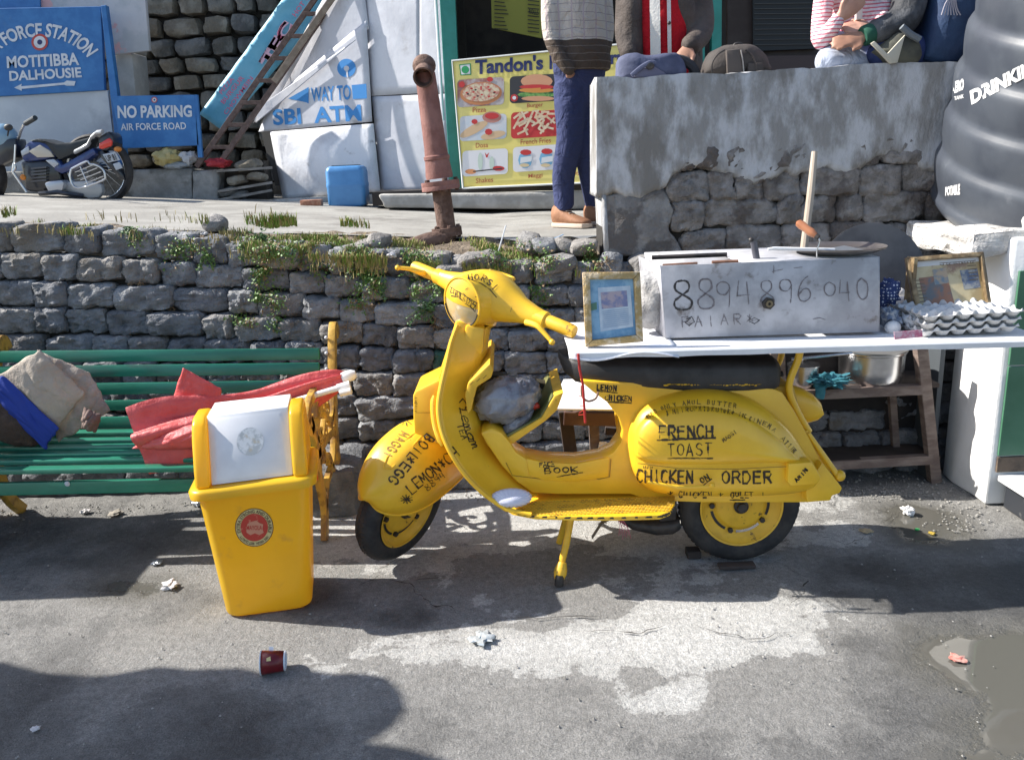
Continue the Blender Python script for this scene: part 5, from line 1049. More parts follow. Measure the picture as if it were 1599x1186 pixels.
# ---- clothes on the bench
def cloth_blob(c, r, m, label, cat, name, rot=None, seed=0, fold=.35, fs=5, n=48):
    b = MB(); rt = rot or Matrix.Identity(3); b.ellip((0, 0, 0), (1, 1, 1), n, n//2)
    for v in b.v:
        d = v.normalized() if v.length > 0 else v; f = abs(noise.noise(Vector((d.x*fs*.35+d.z*fs*.3, d.y*fs*.4, d.z*fs)) + Vector((seed, seed, 0)))); k = 1-fold*.6+fold*1.6*f+.10*noise.noise(d*fs*2+Vector((seed, 1, 1)))
        w_ = Vector((v.x*r[0]*k, v.y*r[1]*k, v.z*r[2]*k)); v.x, v.y, v.z = Vector(c)+rt @ w_
    return tag(b.build(name, m, autos=80), label, cat)
def drape(q, Yv, bulge, m, label, cat, name, seed=0, fold=.02, fr=14, dirn=.6, n=46, rag=.05):
    Q_ = [Vector(p) for p in q]; vs = []
    for j in range(n+1):
        for i in range(n+1):
            u = i/n; v = j/n; p = (Q_[0]*(1-u)+Q_[1]*u)*(1-v)+(Q_[3]*(1-u)+Q_[2]*u)*v; c_ = (Q_[0]+Q_[1]+Q_[2]+Q_[3])/4; e = max(abs(u-.5), abs(v-.5))*2; p = c_+(p-c_)*(1+rag*noise.noise(Vector((u*5, v*5, seed)))*e*2.2)
            w_ = Y_(p.x, p.y, Yv); k = (1-abs(2*u-1)**2.2)*(1-abs(2*v-1)**2.2); s_ = (u*dirn+v*(1-dirn))*fr+noise.noise(Vector((u*2.5, v*2.5, seed)))*2.4
            w_.y -= bulge*k**.7+fold*(abs(math.sin(s_))**.8-.5)*(.35+.65*k)+fold*.5*noise.noise(Vector((u*7, v*7, seed+3))); vs.append(w_)
    o = MB().add(vs, [(j*(n+1)+i, j*(n+1)+i+1, (j+1)*(n+1)+i+1, (j+1)*(n+1)+i) for j in range(n) for i in range(n)]).build(name, m, solid=.006, autos=80); return tag(o, label, cat)
beige = mat('beige_cloth', (.36, .30, .24), .9, c2=(.42, .36, .30), sc_=7, bump=1, bsc=17, bdist=.022); fur = mat('dark_brown_cloth', (.06, .042, .032), .95, c2=(.10, .07, .055), sc_=9, bump=1, bsc=70); rb = mat('royal_blue_cloth', (.012, .04, .28), .8, bump=.3, bsc=50)
rr_ = Matrix.Rotation(R(36), 3, 'Y')
cloth_blob(Y_(12, 648, 3.16), (.17, .11, .10), fur, 'dark brown woollen bundle on the bench seat at the left edge', 'bundle', 'brown_bundle', rr_, 6, .12, 3)
drape([(-30,600),(8,588),(92,668),(70,700)], 3.09, .015, rb, 'royal blue cloth between the beige jacket and the dark bundle', 'cloth', 'blue_cloth', 4, .008, 9)
drape([(58,546),(140,582),(172,640),(92,690)], 3.16, .025, mat('beige_lining', (.30, .25, .21), .9, c2=(.4, .34, .29), sc_=9, bump=1, bsc=20, bdist=.02), 'creased beige jacket sleeve hanging over the bench back slats', 'sleeve', 'jacket_sleeve', 8, .008, 16, .35, 46, .04)
drape([(-10,592),(62,546),(132,612),(84,676)], 3.12, .03, beige, 'beige jacket thrown over the left end of the bench', 'jacket', 'beige_jacket', 3, .006, 12, .8, 60, .035)
drape([(132,636),(158,648),(150,674),(128,668)], 3.05, .03, mat('brown_cuff', (.14, .09, .075), .9, c2=(.2, .14, .12), sc_=12), 'brown cuff of the jacket resting on the bench seat', 'cuff', 'brown_cuff', 5, .012, 8)
o = MB(); 
for z_ in (.0, .30, .60): o.box((-2.74, 3.12, z_+.145), (.56, .66, .285))
tag(o.build('unseen_shade_boxes', mat('shade_box_brown', (.25, .18, .12), .85, c2=(.32, .24, .17), sc_=9), bevel=.008), 'added stack of boxes, unseen beyond the left edge, put there to shade the bench', 'shade_boxes')  # unseen boxes added only to shade the bench and the ground below
# ---- folded red parasol
pu = root('folded_parasol', (-1.1, 3.05, .42), 'folded pinkish red parasol with a white pole lying across the bench', 'parasol')
redc = mat('parasol_red', (.52, .05, .05), .5, c2=(.60, .10, .10), sc_=4, bump=.8, bsc=16, bdist=.015, coat=.1)
A = Y_(222, 690, 3.02); Bq = Y_(541, 588, 3.14); ax = (Bq-A).normalized(); s1 = ax.cross(Vector((0, 1, 0))).normalized(); s2 = ax.cross(s1); rings = []
for i in range(33):
    t = i/32; r_ = .084*(1-t)**.62+.015; r_ *= (1+.12*math.sin(t*9)); ring = []
    for j in range(64):
        a = 2*math.pi*j/64; k = 1+.28*math.sin(6*a+t*1.6)+.10*math.sin(11*a-t*4); ring.append(A+ax*(Bq-A).length*t+(s1*math.cos(a)*1.15+s2*math.sin(a)*.7)*r_*k+Vector((0, 0, -.018*math.sin(math.pi*t))))
    rings.append(ring)
MB().loft(rings).build('canopy', redc, pu, autos=80)
def lobe(pts, Y0, th, name, m, parent): 
    return MB().prism(pxs(pts, Y0), (0, th, 0)).build(name, m, parent, bevel=.012, subd=3, disp=.014, dsc=14)
rd_ = drape([(262,650),(286,574),(345,606),(345,650)], 3.06, .008, redc, 'x', 'x', 'canopy_flap', 3, .005, 7, .3, 30, .02); del rd_['label'], rd_['category']; par(rd_, pu)
rd_ = drape([(206,700),(262,668),(345,655),(330,700)], 2.98, .05, redc, 'x', 'x', 'canopy_roll', 6, .006, 5, .1, 36, .02); del rd_['label'], rd_['category']; par(rd_, pu)
pole = mat('pole_white', (.72, .72, .72), .35)
MB().lathe([(.022, -.005), (.024, .01), (.022, .035), (.014, .05), (.001, .052)], Bq-ax*.012, ax, 20).build('ferrule', pole, pu)
MB().tube([Y_(440, 632, 3.05), Y_(540, 602, 3.08)], .0115, 12).build('pole', pole, pu); MB().lathe([(.016, 0), (.016, .05)], Y_(527, 606, 3.079), (Y_(540, 602, 3.08)-Y_(440, 632, 3.05)), 16).build('pole_collar', pole, pu); MB().lathe([(.013, 0), (.013, .045)], Y_(531, 614, 3.05), (1, 0, .2), 14).build('pole_clip', pole, pu)
# ---- yellow swing bin
binm = mat('bin_yellow', (.93, .62, .03), .32, c2=(.88, .57, .025), sc_=3, bump=.04, bsc=6, coat=.2, c3=(.55, .36, .08), sc3=9, thr3=(.58, .8), glow=.42); binw = mat('bin_white', (.78, .77, .78), .4, c2=(.70, .69, .70), sc_=5, c3=(.6, .5, .47), sc3=12, thr3=(.68, .8))
bi = root('yellow_swing_bin', (-.85, 2.55, 0), 'yellow plastic swing bin with a white flap and round sticker in front of the bench', 'rubbish bin')
bl = Z_(352, 966, 0); br = Z_(487, 948, 0); tl = Y_(303, 768, 2.41); tr_ = Y_(483, 745, 2.46)
dn = Vector((-(br-bl).y, (br-bl).x, 0)).normalized()
def frame(h):                              # centre, half width, half depth and axes at height fraction h
    l = bl.lerp(tl, h); r_ = br.lerp(tr_, h); dpt = .235+.06*h; u = (r_-l); return l.lerp(r_, .5)+dn*dpt/2, u.length/2, dpt/2, u.normalized()
def rr3(c, u, v, hw, hd, r, n=6):
    out = []
    for sx, sy, a0 in ((1, 1, 0), (-1, 1, 90), (-1, -1, 180), (1, -1, 270)):
        for k in range(n+1): a = R(a0+90*k/n); out.append(c+u*(sx*(hw-r)+r*math.cos(a))+v*(sy*(hd-r)+r*math.sin(a)))
    return out
rings = []
for h, k in ((0, .94), (.012, .985), (.03, 1), (.25, 1), (.5, 1), (.75, 1), (.9, 1), (.955, 1.0), (.96, 1.03), (1.0, 1.03)):
    c_, hw_, hd_2, u = frame(h); rings.append(rr3(c_, u, dn, hw_*k, hd_2*k, .045))
MB().loft(rings).build('body', binm, bi, autos=50)
c_, hw_, hd_2, u = frame(1.0); up_ = (tl-bl).lerp(tr_-br, .5).normalized(); up_ = Vector((0, 0, 1))
rings = [rr3(c_+up_*z, u, dn, hw_+e, hd_2+e, .05) for z, e in ((-.030, .012), (-.028, .020), (-.005, .022), (.004, .016), (.006, .0))]
MB().loft(rings).build('lid_rim', binm, bi, autos=50)
# hood: two cheeks and the slanting white flap between them
def cheek(u0, u1):
    prof = [(-hd_2-.002, .0), (-hd_2+.01, .06), (-hd_2+.045, .15), (-hd_2+.075, .195), (-hd_2+.105, .21), (hd_2-.09, .21), (hd_2-.06, .19), (hd_2-.03, .13), (hd_2, .0)]
    pts = [c_+dn*a+up_*(b_+.004) for a, b_ in prof]; return MB().prism([p+u*u0 for p in pts], u*(u1-u0))
cheek(-hw_+.004, -hw_+.050).build('hood_cheek', binm, bi, bevel=.012, seg=3); cheek(hw_-.050, hw_-.004).build('hood_cheek', binm, bi, bevel=.012, seg=3)
def fl_(uu, t, o=0.):                       # point on the sloping front of the flap
    a = (-hd_2+.018+.085*t); z = .008+.205*t; n_ = (-dn*.205+up_*.085).normalized(); return c_+u*uu+dn*a+up_*z+n_*o
W = hw_-.051
MB().add([fl_(-W, 0), fl_(W, 0), fl_(W, 1), fl_(-W, 1), c_+u*-W+dn*(hd_2-.03)+up_*.213, c_+u*W+dn*(hd_2-.03)+up_*.213, c_+u*-W+dn*(hd_2-.01), c_+u*W+dn*(hd_2-.01)], [(0, 1, 2, 3), (3, 2, 5, 4), (4, 5, 7, 6), (6, 7, 1, 0), (0, 3, 4, 6), (1, 7, 5, 2)]).build('flap', binw, bi, bevel=.004)
MB().add([fl_(-W+.022, .06, .004), fl_(W-.022, .06, .004), fl_(W-.03, .9, .004), fl_(-W+.03, .9, .004), fl_(-W+.012, .03, 0), fl_(W-.012, .03, 0), fl_(W-.02, .95, 0), fl_(-W+.02, .95, 0)], [(0, 1, 2, 3), (4, 5, 1, 0), (5, 6, 2, 1), (6, 7, 3, 2), (7, 4, 0, 3)]).build('flap_panel', binw, bi)
stk = mat('silver_sticker', (.42, .43, .43), .35, c2=(.66, .66, .66), sc_=38, thr=(.42, .58), c3=(.5, .42, .3), sc3=14, thr3=(.6, .7)); MB().add([fl_(.002+.042*math.cos(a), .56+.20*math.sin(a), .0055) for a in [2*math.pi*i/28 for i in range(28)]], [list(range(28))]).build('round_sticker', stk, bi, smooth=False)
BBV = bvh_of([o for o in bi.children if o.name.startswith('body')])
def fr_(px, py, lift=.0015):                # point on the bin's front face
    h_ = BBV.ray_cast(P0, ray(px, py).normalized(), 9)
    if h_[0]: return h_[0]-ray(px, py).normalized()*lift*1.5
    nrm = (tl-bl).cross(br-bl).normalized(); d = ray(px, py); t = (bl-P0).dot(nrm)/d.dot(nrm); p = P0+d*t; return p-d.normalized()*lift
def bd(r1, m, l, name='sticker', n=40, rx=1): return MB().add([fr_(397+r1*rx*math.cos(2*math.pi*i/n), 823+r1*math.sin(2*math.pi*i/n), l) for i in range(n)], [list(range(n))]).build(name, m, bi, smooth=False)
crm = mat('sticker_cream', (.62, .50, .22), .45); srd = mat('sticker_red', (.50, .05, .03), .45, c2=(.6, .2, .12), sc_=60, thr=(.6, .66)); sbk = mat('sticker_dark', (.12, .05, .03), .5)
bd(30, sbk, .0015, 'sticker_edge'); bd(28.8, crm, .0022, 'sticker'); bd(21.5, srd, .003, 'sticker_centre')
MB().add([fr_(397+x, 823+y, .0036) for x, y in ((-13,0),(-10,-6),(-4,-9),(3,-11),(8,-7),(14,-5),(13,3),(15,8),(8,12),(1,9),(-6,12),(-12,8))], [list(range(12))]).build('sticker_shape', mat('sticker_pale', (.60, .25, .15), .5), bi, smooth=False)
def ringtxt(t, a0, a1, r0, h): 
    uv, fs = text_mesh(t, .015); MB().add([fr_(397+(r0+h*v)*math.cos(R(a0+(a1-a0)*uu)), 823-(r0+h*v)*math.sin(R(a0+(a1-a0)*uu)), .003) for uu, v in uv], fs).build('lettering', sbk, bi, smooth=False)
ringtxt('EXTRA STRONG AND DURABLE', 200, -20, 22.3, 5.2); ringtxt('100% VIRGIN . BEST QUALITY', -140, -30, 27.3, -5) if False else ringtxt('. 100% VIRGIN . BEST QUALITY .', -28, -152, 22.5, 5)
textq('MAYOLA', [(385,820),(409,819),(409,826),(385,827)], 2.4, srd, bi, .01, fn=lambda a, b_: fr_(385+24*a, 827-7*b_, .0042))
o = MB().tube(bez([Y_(x, y, 2.62) for x, y in ((485,742),(492,738),(494,748),(488,752))], 3), .006, 6).build('red_handle', mat('plastic_red', (.6, .03, .01), .4), bi); MB().tube([Y_(308, 765, 2.55), Y_(302, 780, 2.55)], .007, 6).build('red_handle', mat('plastic_red', (.6, .03, .01), .4), bi)
# ---- paper cup lying on the street
cp = root('paper_cup', Z_(425, 1035), 'dark red paper cup lying on its side in front of the yellow bin', 'cup')
ca = Z_(408, 1034, .032); cb_ = Z_(443, 1031, .029); 
cax = (cb_-ca).normalized(); mar = mat('cup_red', (.20, .008, .012), .35, c2=(.14, .006, .01), sc_=20)
MB().lathe([(.034, 0), (.028, .068)], ca, cax, 28, caps=False).build('wall', mar, cp, solid=.001)
MB().tube([ca+(cax.orthogonal().normalized()*math.cos(t)+cax.cross(cax.orthogonal().normalized())*math.sin(t))*.034 for t in [2*math.pi*i/28 for i in range(29)]], .0022, 6).build('rolled_rim', swhite, cp)
MB().lathe([(.029, .066), (.0285, .0705), (.0255, .0705), (.0255, .064), (.001, .064)], ca, cax, 24, caps=False).build('base', swhite, cp)
def cupp(px, py, l=.0008):
    d = ray(px, py).normalized(); w0 = P0-ca; dd = d-cax*d.dot(cax); ww = w0-cax*w0.dot(cax); A_ = dd.dot(dd); B_ = 2*dd.dot(ww); C_ = ww.dot(ww)-.031**2; D_ = max(0, B_*B_-4*A_*C_); return P0+d*((-B_-math.sqrt(D_))/(2*A_)-l-.002)
MB().add([cupp(*p) for p in ((420,1009),(427,1009),(427,1015),(420,1015))], [(0, 1, 2, 3)]).build('print_patch', swhite, cp, smooth=False); MB().add([cupp(*p) for p in ((416,1027),(422,1024),(423,1031),(416,1032))], [(0, 1, 2, 3)]).build('print_patch', crm, cp, smooth=False)
# ---- table board over the scooter seat
tb_ = root('plank_table', (1.07, 2.8, .83), 'long white topped plank table resting on the scooter seat and the pillar', 'table')
tw = mat('table_white', (.76, .76, .76), .5, c2=(.68, .68, .70), sc_=6, bump=.15, bsc=15, c3=(.45, .43, .41), sc3=9, thr3=(.66, .75)); twd = mat('table_edge_wood', (.16, .11, .09), .8, c2=(.25, .19, .16), sc_=12)
TL = Y_(898, 549, 2.486); TR = Y_(1640, 530, 2.486); TZ = TL.z; TL.z = TR.z = 0
def tabz(x): return Y_(898, 549, 2.486).z+(Y_(1599, 531, 2.486).z-Y_(898, 549, 2.486).z)*(x-TL.x)/(TR.x-TL.x)
b = MB(); 
for i in range(2): pass
q = [Vector((TL.x+.03, 2.486, tabz(TL.x)-.018)), Vector((TR.x, 2.486, tabz(TR.x)-.018)), Vector((TR.x, 2.96, tabz(TR.x)-.018)), Vector((TL.x+.03, 2.96, tabz(TL.x)-.018))]
MB().prism(q, (0, 0, .016)).build('board', twd, tb_, bevel=.002)
vs = []; nx_ = 60
prof = [(2.478, -.021), (2.476, -.004), (2.480, .0015), (2.505, .003), (2.7, .003), (2.965, .002)]
for i in range(nx_+1):
    x = TL.x+(TR.x-TL.x)*i/nx_
    for j, (yy, dz) in enumerate(prof): vs.append((x, yy-.001, tabz(x)+dz+(.004*noise.noise(Vector((x*9, 0, 0))) if j == 0 else 0)))
m_ = len(prof); MB().add(vs, [(i*m_+j, i*m_+j+1, (i+1)*m_+j+1, (i+1)*m_+j) for i in range(nx_) for j in range(m_-1)]).build('oilcloth', tw, tb_)
cl = MB(); vs = []
for i in range(17):
    for j in range(13):
        uu = i/16; vv = j/12; x = TL.x-.02+uu*.34; y = 2.462+vv*.4; z = tabz(x)+.007; 
        if vv < .14: z -= (.14-vv)*.16*(1+.5*math.sin(uu*7))
        vs.append((x, y+(-.0 if vv > .1 else .004), z+.002*noise.noise(Vector((x*14, y*14, 0)))))
MB().add(vs, [(i*13+j, i*13+j+1, (i+1)*13+j+1, (i+1)*13+j) for i in range(16) for j in range(12)]).build('cloth', mat('white_cloth', (.74, .74, .77), .85, c2=(.66, .67, .72), sc_=9, bump=.3, bsc=30), tb_, solid=.002)
MB().prism(pxs([(1396,518),(1440,515),(1441,526),(1397,530)], 2.475), (0, .002, 0)).build('pink_print', mat('pink_print', (.6, .16, .25), .6, c2=(.7, .5, .55), sc_=60), tb_, smooth=False)
o = MB().tube(bez([Y_(x, y, 2.466) for x, y in ((903,552),(905,575),(910,600),(912,630),(914,660))], 4), .004, 6).build('red_tie_cord', mat('cord_red', (.4, .02, .015), .7), tb_)
for i in range(6): MB().tube([Y_(911, 612+i*7, 2.466), Y_(911+random.uniform(-14, 16), 606+i*8+random.uniform(-8, 16), 2.575)], .0013, 4).build('cord_end', mat('cord_red', (.4, .02, .015), .7), tb_)
MB().tube(bez([Y_(x, y, 2.486) for x, y in ((908,602),(909,618),(918,626),(930,622),(934,612))], 4), .0035, 8).build('hook', mat('hook_brown', (.25, .15, .1), .5), tb_)
# ---- stove box with painted phone number
sb = root('stove_box', (.88, 2.86, .84), 'white painted steel stove box with a hand painted phone number on the table', 'stove')
sbm = mat('stove_white', (.30, .30, .32), .55, c2=(.47, .47, .50), sc_=5, bump=.3, bsc=8, bdist=.006, c3=(.15, .13, .12), sc3=13, thr3=(.58, .72), metal=.15, det=10)
F0 = Y_(1031, 415, 2.6); F1 = Y_(1373, 401, 2.6); F2 = Y_(1373, 518, 2.6); F3 = Y_(1040, 528, 2.6)
MB().prism([F0, F1, F2, F3], (0, .004, 0)).build('front_panel', sbm, sb, bevel=.001)
dv_ = Vector((0, .30, 0)); MB().add([F0, F3, F3+dv_+Vector((-.02, 0, 0)), F0+dv_+Vector((-.02, 0, 0))], [(0, 1, 2, 3)]).build('side_panel', sbm, sb, solid=.003); MB().add([F1, F2, F2+dv_, F1+dv_], [(0, 1, 2, 3)]).build('side_panel', sbm, sb, solid=.003)
MB().add([F0+dv_+Vector((0, 0, .012)), F1+dv_+Vector((0, 0, .01)), F2+dv_, F3+dv_], [(0, 1, 2, 3)]).build('back_panel', sbm, sb, solid=.003)
mid = F0.lerp(F1, .36); MB().add([mid+Vector((0, .003, -.002)), F1+Vector((0, .003, -.002)), F1+dv_+Vector((0, 0, .006)), mid+dv_+Vector((0, 0, .006))], [(0, 1, 2, 3)]).build('top_plate', sbm, sb, solid=.003)
MB().add([F0+Vector((0, .003, -.05)), mid+Vector((0, .003, -.05)), mid+dv_+Vector((0, 0, -.05)), F0+dv_+Vector((0, 0, -.05))], [(0, 1, 2, 3)]).build('fire_tray', mat('soot', (.012, .01, .01), .9), sb)
rustm = mat('rust_orange', (.22, .1, .06), .8, c2=(.12, .06, .04), sc_=25); MB().tube([F0+Vector((.01, .01, 0)), F0+Vector((.12, .012, .002))], .005, 6).build('rim_rod', rustm, sb); MB().tube([F0.lerp(F1, .24)+Vector((0, .01, .003)), mid+Vector((0, .012, .003))], .006, 6).build('rim_rod', rustm, sb); MB().tube([F0+dv_*.5+Vector((0, 0, .01)), mid+dv_*.5+Vector((0, 0, .01))], .008, 6).build('grate_bar', blk, sb)
SBB = bvh_of([o for o in sb.children if o.name.startswith('front_panel')]); pnt = mat('stove_paint_black', (.06, .055, .055), .7); pnt2 = mat('stove_paint_faded', (.20, .18, .19), .7)
ink(hand('8', (1053,484), (1082,482), 41, gap=.08), SBB, pnt, sb, .0062); ink(hand('8', (1090,482), (1118,481), 43, gap=.15), SBB, pnt2, sb, .0048)
ink(hand('94', (1122,480), (1183,474), 40, gap=.3)+hand('896', (1190,476), (1274,470), 38, gap=.3), SBB, pnt2, sb, .0034)
ink(hand('0', (1288,462), (1308,460), 22, gap=.1)+hand('40', (1312,470), (1366,466), 34, gap=.35), SBB, pnt2, sb, .0034)
ink(hand('PAIAR*', (1066,510), (1185,504), 15, gap=.45), SBB, pnt2, sb, .0024); ink([[(1072,498),(1080,494),(1084,502),(1076,508),(1070,503),(1078,497)],[(1168,500),(1178,496),(1186,500),(1178,505),(1170,502),(1180,499)]], SBB, pnt, sb, .0022)
ink([[(1270,498),(1280,496),(1288,499)],[(1206,424),(1222,420)],[(1208,414),(1208,426)],[(1240,418),(1252,417)]], SBB, pnt2, sb, .002)
nt_c = Y_(1199, 473, 2.598); MB().lathe([(.020, 0), (.020, -.012)], nt_c, (0, 1, 0), 6).build('nozzle_nut', blk, sb, smooth=False); MB().lathe([(.011, 0), (.011, -.018), (.005, -.018), (.005, -.004)], nt_c, (0, 1, 0), 14, caps=False).build('nozzle', mat('brass_dull', (.2, .16, .1), .4, .6), sb)
MB().tube([Y_(1182, 408, 2.677), Y_(1177, 378, 2.677)], .011, 12).build('gas_tube', mat('tube_grey', (.10, .10, .12), .35, .3), sb); MB().ellip(Y_(1173, 374, 2.677), (.009, .009, .007), 10, 6).build('tube_cap', blk, sb)
# griddle, spatula, tongs
gr_ = root('griddle_pan', (1.14, 2.86, 1.09), 'flat iron griddle pan lying on top of the white stove box', 'griddle')
gc = Y_(1308, 391, 2.734); MB().lathe([(.001, .0), (.12, .002), (.148, .014), (.151, .016), (.149, .010), (.12, -.003), (.001, -.005)], gc, (0, 0, 1), 40).build('pan', mat('griddle_iron', (.14, .125, .12), .35, .6, c2=(.22, .2, .19), sc_=12), gr_)
sp = root('steel_spatula', (1.0, 2.75, 1.1), 'pale handled steel spatula lying across the griddle pan', 'spatula')
MB().tube([Y_(1199, 389, 2.619), Y_(1208, 388, 2.619), Y_(1303, 390, 2.639)], [.004, .006, .0055], 8).build('handle', pole, sp); MB().prism([Y_(1298, 388, 2.639), Y_(1318, 384, 2.677), Y_(1351, 391, 2.677), Y_(1328, 399, 2.639)], (0, 0, .002)).build('blade', mat('steel_plate', (.5, .5, .5), .35, .8), sp)
to = root('wooden_handled_tool', (1.05, 2.8, 1.16), 'hooked tool with a brown turned wooden handle above the griddle', 'tool')
ha = Y_(1244, 346, 2.639); he = Y_(1274, 368, 2.6); hax = he-ha; l_ = hax.length; MB().lathe([(.003, 0), (.012, .006), (.014, .02), (.012, .04), (.014, l_-.02), (.0115, l_-.008), (.009, l_)], ha, hax, 16).build('handle', mat('turned_wood', (.42, .17, .08), .4, c2=(.33, .12, .05), sc_=12, coat=.3), to)
MB().lathe([(.009, l_-.006), (.009, l_+.010), (.006, l_+.012)], ha, hax, 14).build('ferrule', blk, to); MB().tube(bez([he, Y_(1280, 376, 2.6), Y_(1276, 390, 2.6), Y_(1276, 402, 2.6)], 4), .0022, 6).build('wire_hook', chrome, to)
o = MB().tube([Y_(1272, 237, 2.849), Y_(1266, 300, 2.82), Y_(1255, 392, 2.772)], [.010, .0125, .013], 10).build('wooden_rod', mat('bare_wood', (.42, .35, .28), .7, c2=(.33, .27, .21), sc_=14, stretch=(1, 1, .2))); tag(o, 'pale bare wooden rod standing upright behind the griddle', 'stick')
o = MB().lathe([(.001, 0), (.19, .0), (.20, .004), (.20, .010), (.19, .012), (.001, .008)], Y_(1362, 432, 3.04), (0, -1, .28), 44).build('large_black_griddle', mat('soot_iron', (.045, .045, .05), .55, .2, c2=(.08, .08, .085), sc_=5)); tag(o, 'large round black iron griddle leaning upright between the stove and the wall', 'griddle')
# ---- picture frames
gf = root('gilt_picture_frame', (.4, 2.7, .85), 'small upright gilt frame with a blue print at the left end of the table', 'picture frame')
def pframe(q, Yt, Yb, wd_, m, parent, dpt=.015, bev=.003):
    o_ = [Y_(q[0][0], q[0][1], Yt), Y_(q[1][0], q[1][1], Yt), Y_(q[2][0], q[2][1], Yb), Y_(q[3][0], q[3][1], Yb)]; c_ = sum(o_, Vector())/4; ux = (o_[1]-o_[0]).normalized(); uy = (o_[3]-o_[0]).normalized(); nn = ux.cross(uy).normalized(); nn = nn if nn.y < 0 else -nn
    inn_ = [o_[0]+ux*wd_+uy*wd_, o_[1]-ux*wd_+uy*wd_, o_[2]-ux*wd_-uy*wd_, o_[3]+ux*wd_-uy*wd_]
    for i in range(4):
        j = (i+1) % 4; b = MB(); b.add([o_[i], o_[j], inn_[j], inn_[i], o_[i]+nn*dpt*.7, o_[j]+nn*dpt*.7, inn_[j]+nn*dpt, inn_[i]+nn*dpt], [(0, 1, 2, 3), (4, 5, 6, 7), (0, 1, 5, 4), (1, 2, 6, 5), (2, 3, 7, 6), (3, 0, 4, 7)]); b.build('moulding', m, parent, bevel=bev)
    MB().add([p+nn*-.002 for p in o_], [(0, 1, 2, 3)]).build('backing', twd, parent, solid=.003)
    def f(a, b_, l=.002): return (inn_[0].lerp(inn_[1], a)).lerp(inn_[3].lerp(inn_[2], a), 1-b_)+nn*l
    return f
gilt = mat('gilt_worn', (.42, .29, .12), .45, .25, c2=(.6, .48, .32), sc_=30, thr=(.45, .6), bump=1, bsc=90, bdist=.006)
f = pframe([(909,425),(999,424),(1004,533),(914,541)], 2.543, 2.524, .022, gilt, gf)
def pic(f, pts, m, l, parent, name='print'): return MB().add([f(a, b_, l) for a, b_ in pts], [list(range(len(pts)))]).build(name, m, parent, smooth=False)
pic(f, [(0,0),(1,0),(1,1),(0,1)], mat('print_blue', (.10, .27, .47), .25, c2=(.22, .42, .60), sc_=18, coat=.5), .002, gf); pic(f, [(.2,.12),(.95,.15),(.93,.88),(.18,.86)], mat('print_paper', (.40, .50, .62), .25, c2=(.52, .60, .68), sc_=30, coat=.5), .0028, gf)
pic(f, [(.25,.5),(.85,.52),(.84,.80),(.24,.78)], mat('print_purple', (.18, .2, .36), .3, c2=(.42, .34, .38), sc_=40), .0034, gf)
for i in range(9): pic(f, [(.26,.18+i*.034),(.86,.20+i*.034),(.86,.211+i*.034),(.26,.191+i*.034)], mat('print_lines', (.25, .33, .45), .3), .0034, gf, 'text_line')
pic(f, [(0,.48),(.14,.5),(.14,.62),(0,.6)], mat('print_green', (.08, .2, .14), .3), .003, gf)
df = root('framed_newspaper', (1.7, 2.85, .85), 'wooden framed yellowed newspaper page leaning on the pillar behind the egg trays', 'picture frame')
dfm = mat('dark_gilt', (.17, .115, .06), .45, .2, c2=(.33, .24, .13), sc_=30, bump=.4, bsc=60)
f = pframe([(1412,403),(1533,394),(1548,492),(1431,502)], 2.79, 2.715, .016, dfm, df, dpt=.02); MB().box(Y_(1421, 452, 2.772), (.012, .05, .22)).build('side_rail', dfm, df, smooth=False)
pic(f, [(0,0),(1,0),(1,1),(0,1)], mat('newsprint', (.38, .28, .13), .35, c2=(.52, .43, .25), sc_=14, thr=(.4, .6), c3=(.25, .15, .09), sc3=9, thr3=(.55, .65), coat=.6), .002, df)
pic(f, [(0,.9),(1,.92),(1,1),(0,1)], mat('mount_white', (.6, .6, .6), .4), .0026, df); pic(f, [(.72,.42),(.97,.44),(.96,.80),(.70,.78)], mat('news_blue', (.09, .12, .19), .4, c2=(.3, .3, .28), sc_=40), .0026, df); pic(f, [(.1,.1),(.55,.12),(.5,.72),(.08,.7)], mat('news_photo', (.26, .13, .08), .4, c2=(.12, .13, .14), sc_=22, thr=(.45, .6)), .0026, df); pic(f, [(.3,.55),(.52,.57),(.5,.85),(.3,.83)], mat('news_photo2', (.15, .2, .24), .4, c2=(.4, .3, .2), sc_=40), .0028, df)
for i in range(12):
    for x0 in (.02, .56, .82): 
        if x0 > .7 and i < 5 or x0 < .5 and i > 2: pic(f, [(x0, .86-i*.065), (x0+.13, .862-i*.065), (x0+.13, .845-i*.065), (x0, .843-i*.065)], mat('news_ink', (.14, .1, .06), .5), .003, df, 'text_line')
dvn = [[(0,1),(10,1)],[(1,1),(1,.2),(0,.5)],[(2,1),(2,0)],[(3,.8),(2.4,.4),(3.2,.2)],[(4,1),(4,0)],[(4.6,.9),(4.4,.4),(5,.5)],[(5.4,1),(5.4,0)],[(6,.7),(6.6,.5),(6,.1)],[(7,1),(7,0)],[(7.6,.8),(8,.3)],[(8.6,1),(8.6,0)],[(9.4,.9),(9,.3),(9.6,.1)],[(10,1.3),(9.6,1)]]
b = MB()
for stq in dvn:
    for a, c_2 in zip(stq, stq[1:]):
        P1 = f(.42+a[0]*.053, .885+.06*a[1]*.9, .0034); P2 = f(.42+c_2[0]*.053, .885+.06*c_2[1]*.9, .0034); t = (P2-P1).normalized(); s_ = t.cross(Vector((0, 1, .2))).normalized()*.0011; b.add([P1-s_, P1+s_, P2+s_, P2-s_], [(0, 1, 2, 3)])
b.build('lettering', mat('news_ink', (.14, .1, .06), .5), df, smooth=False, weld=1e-7)
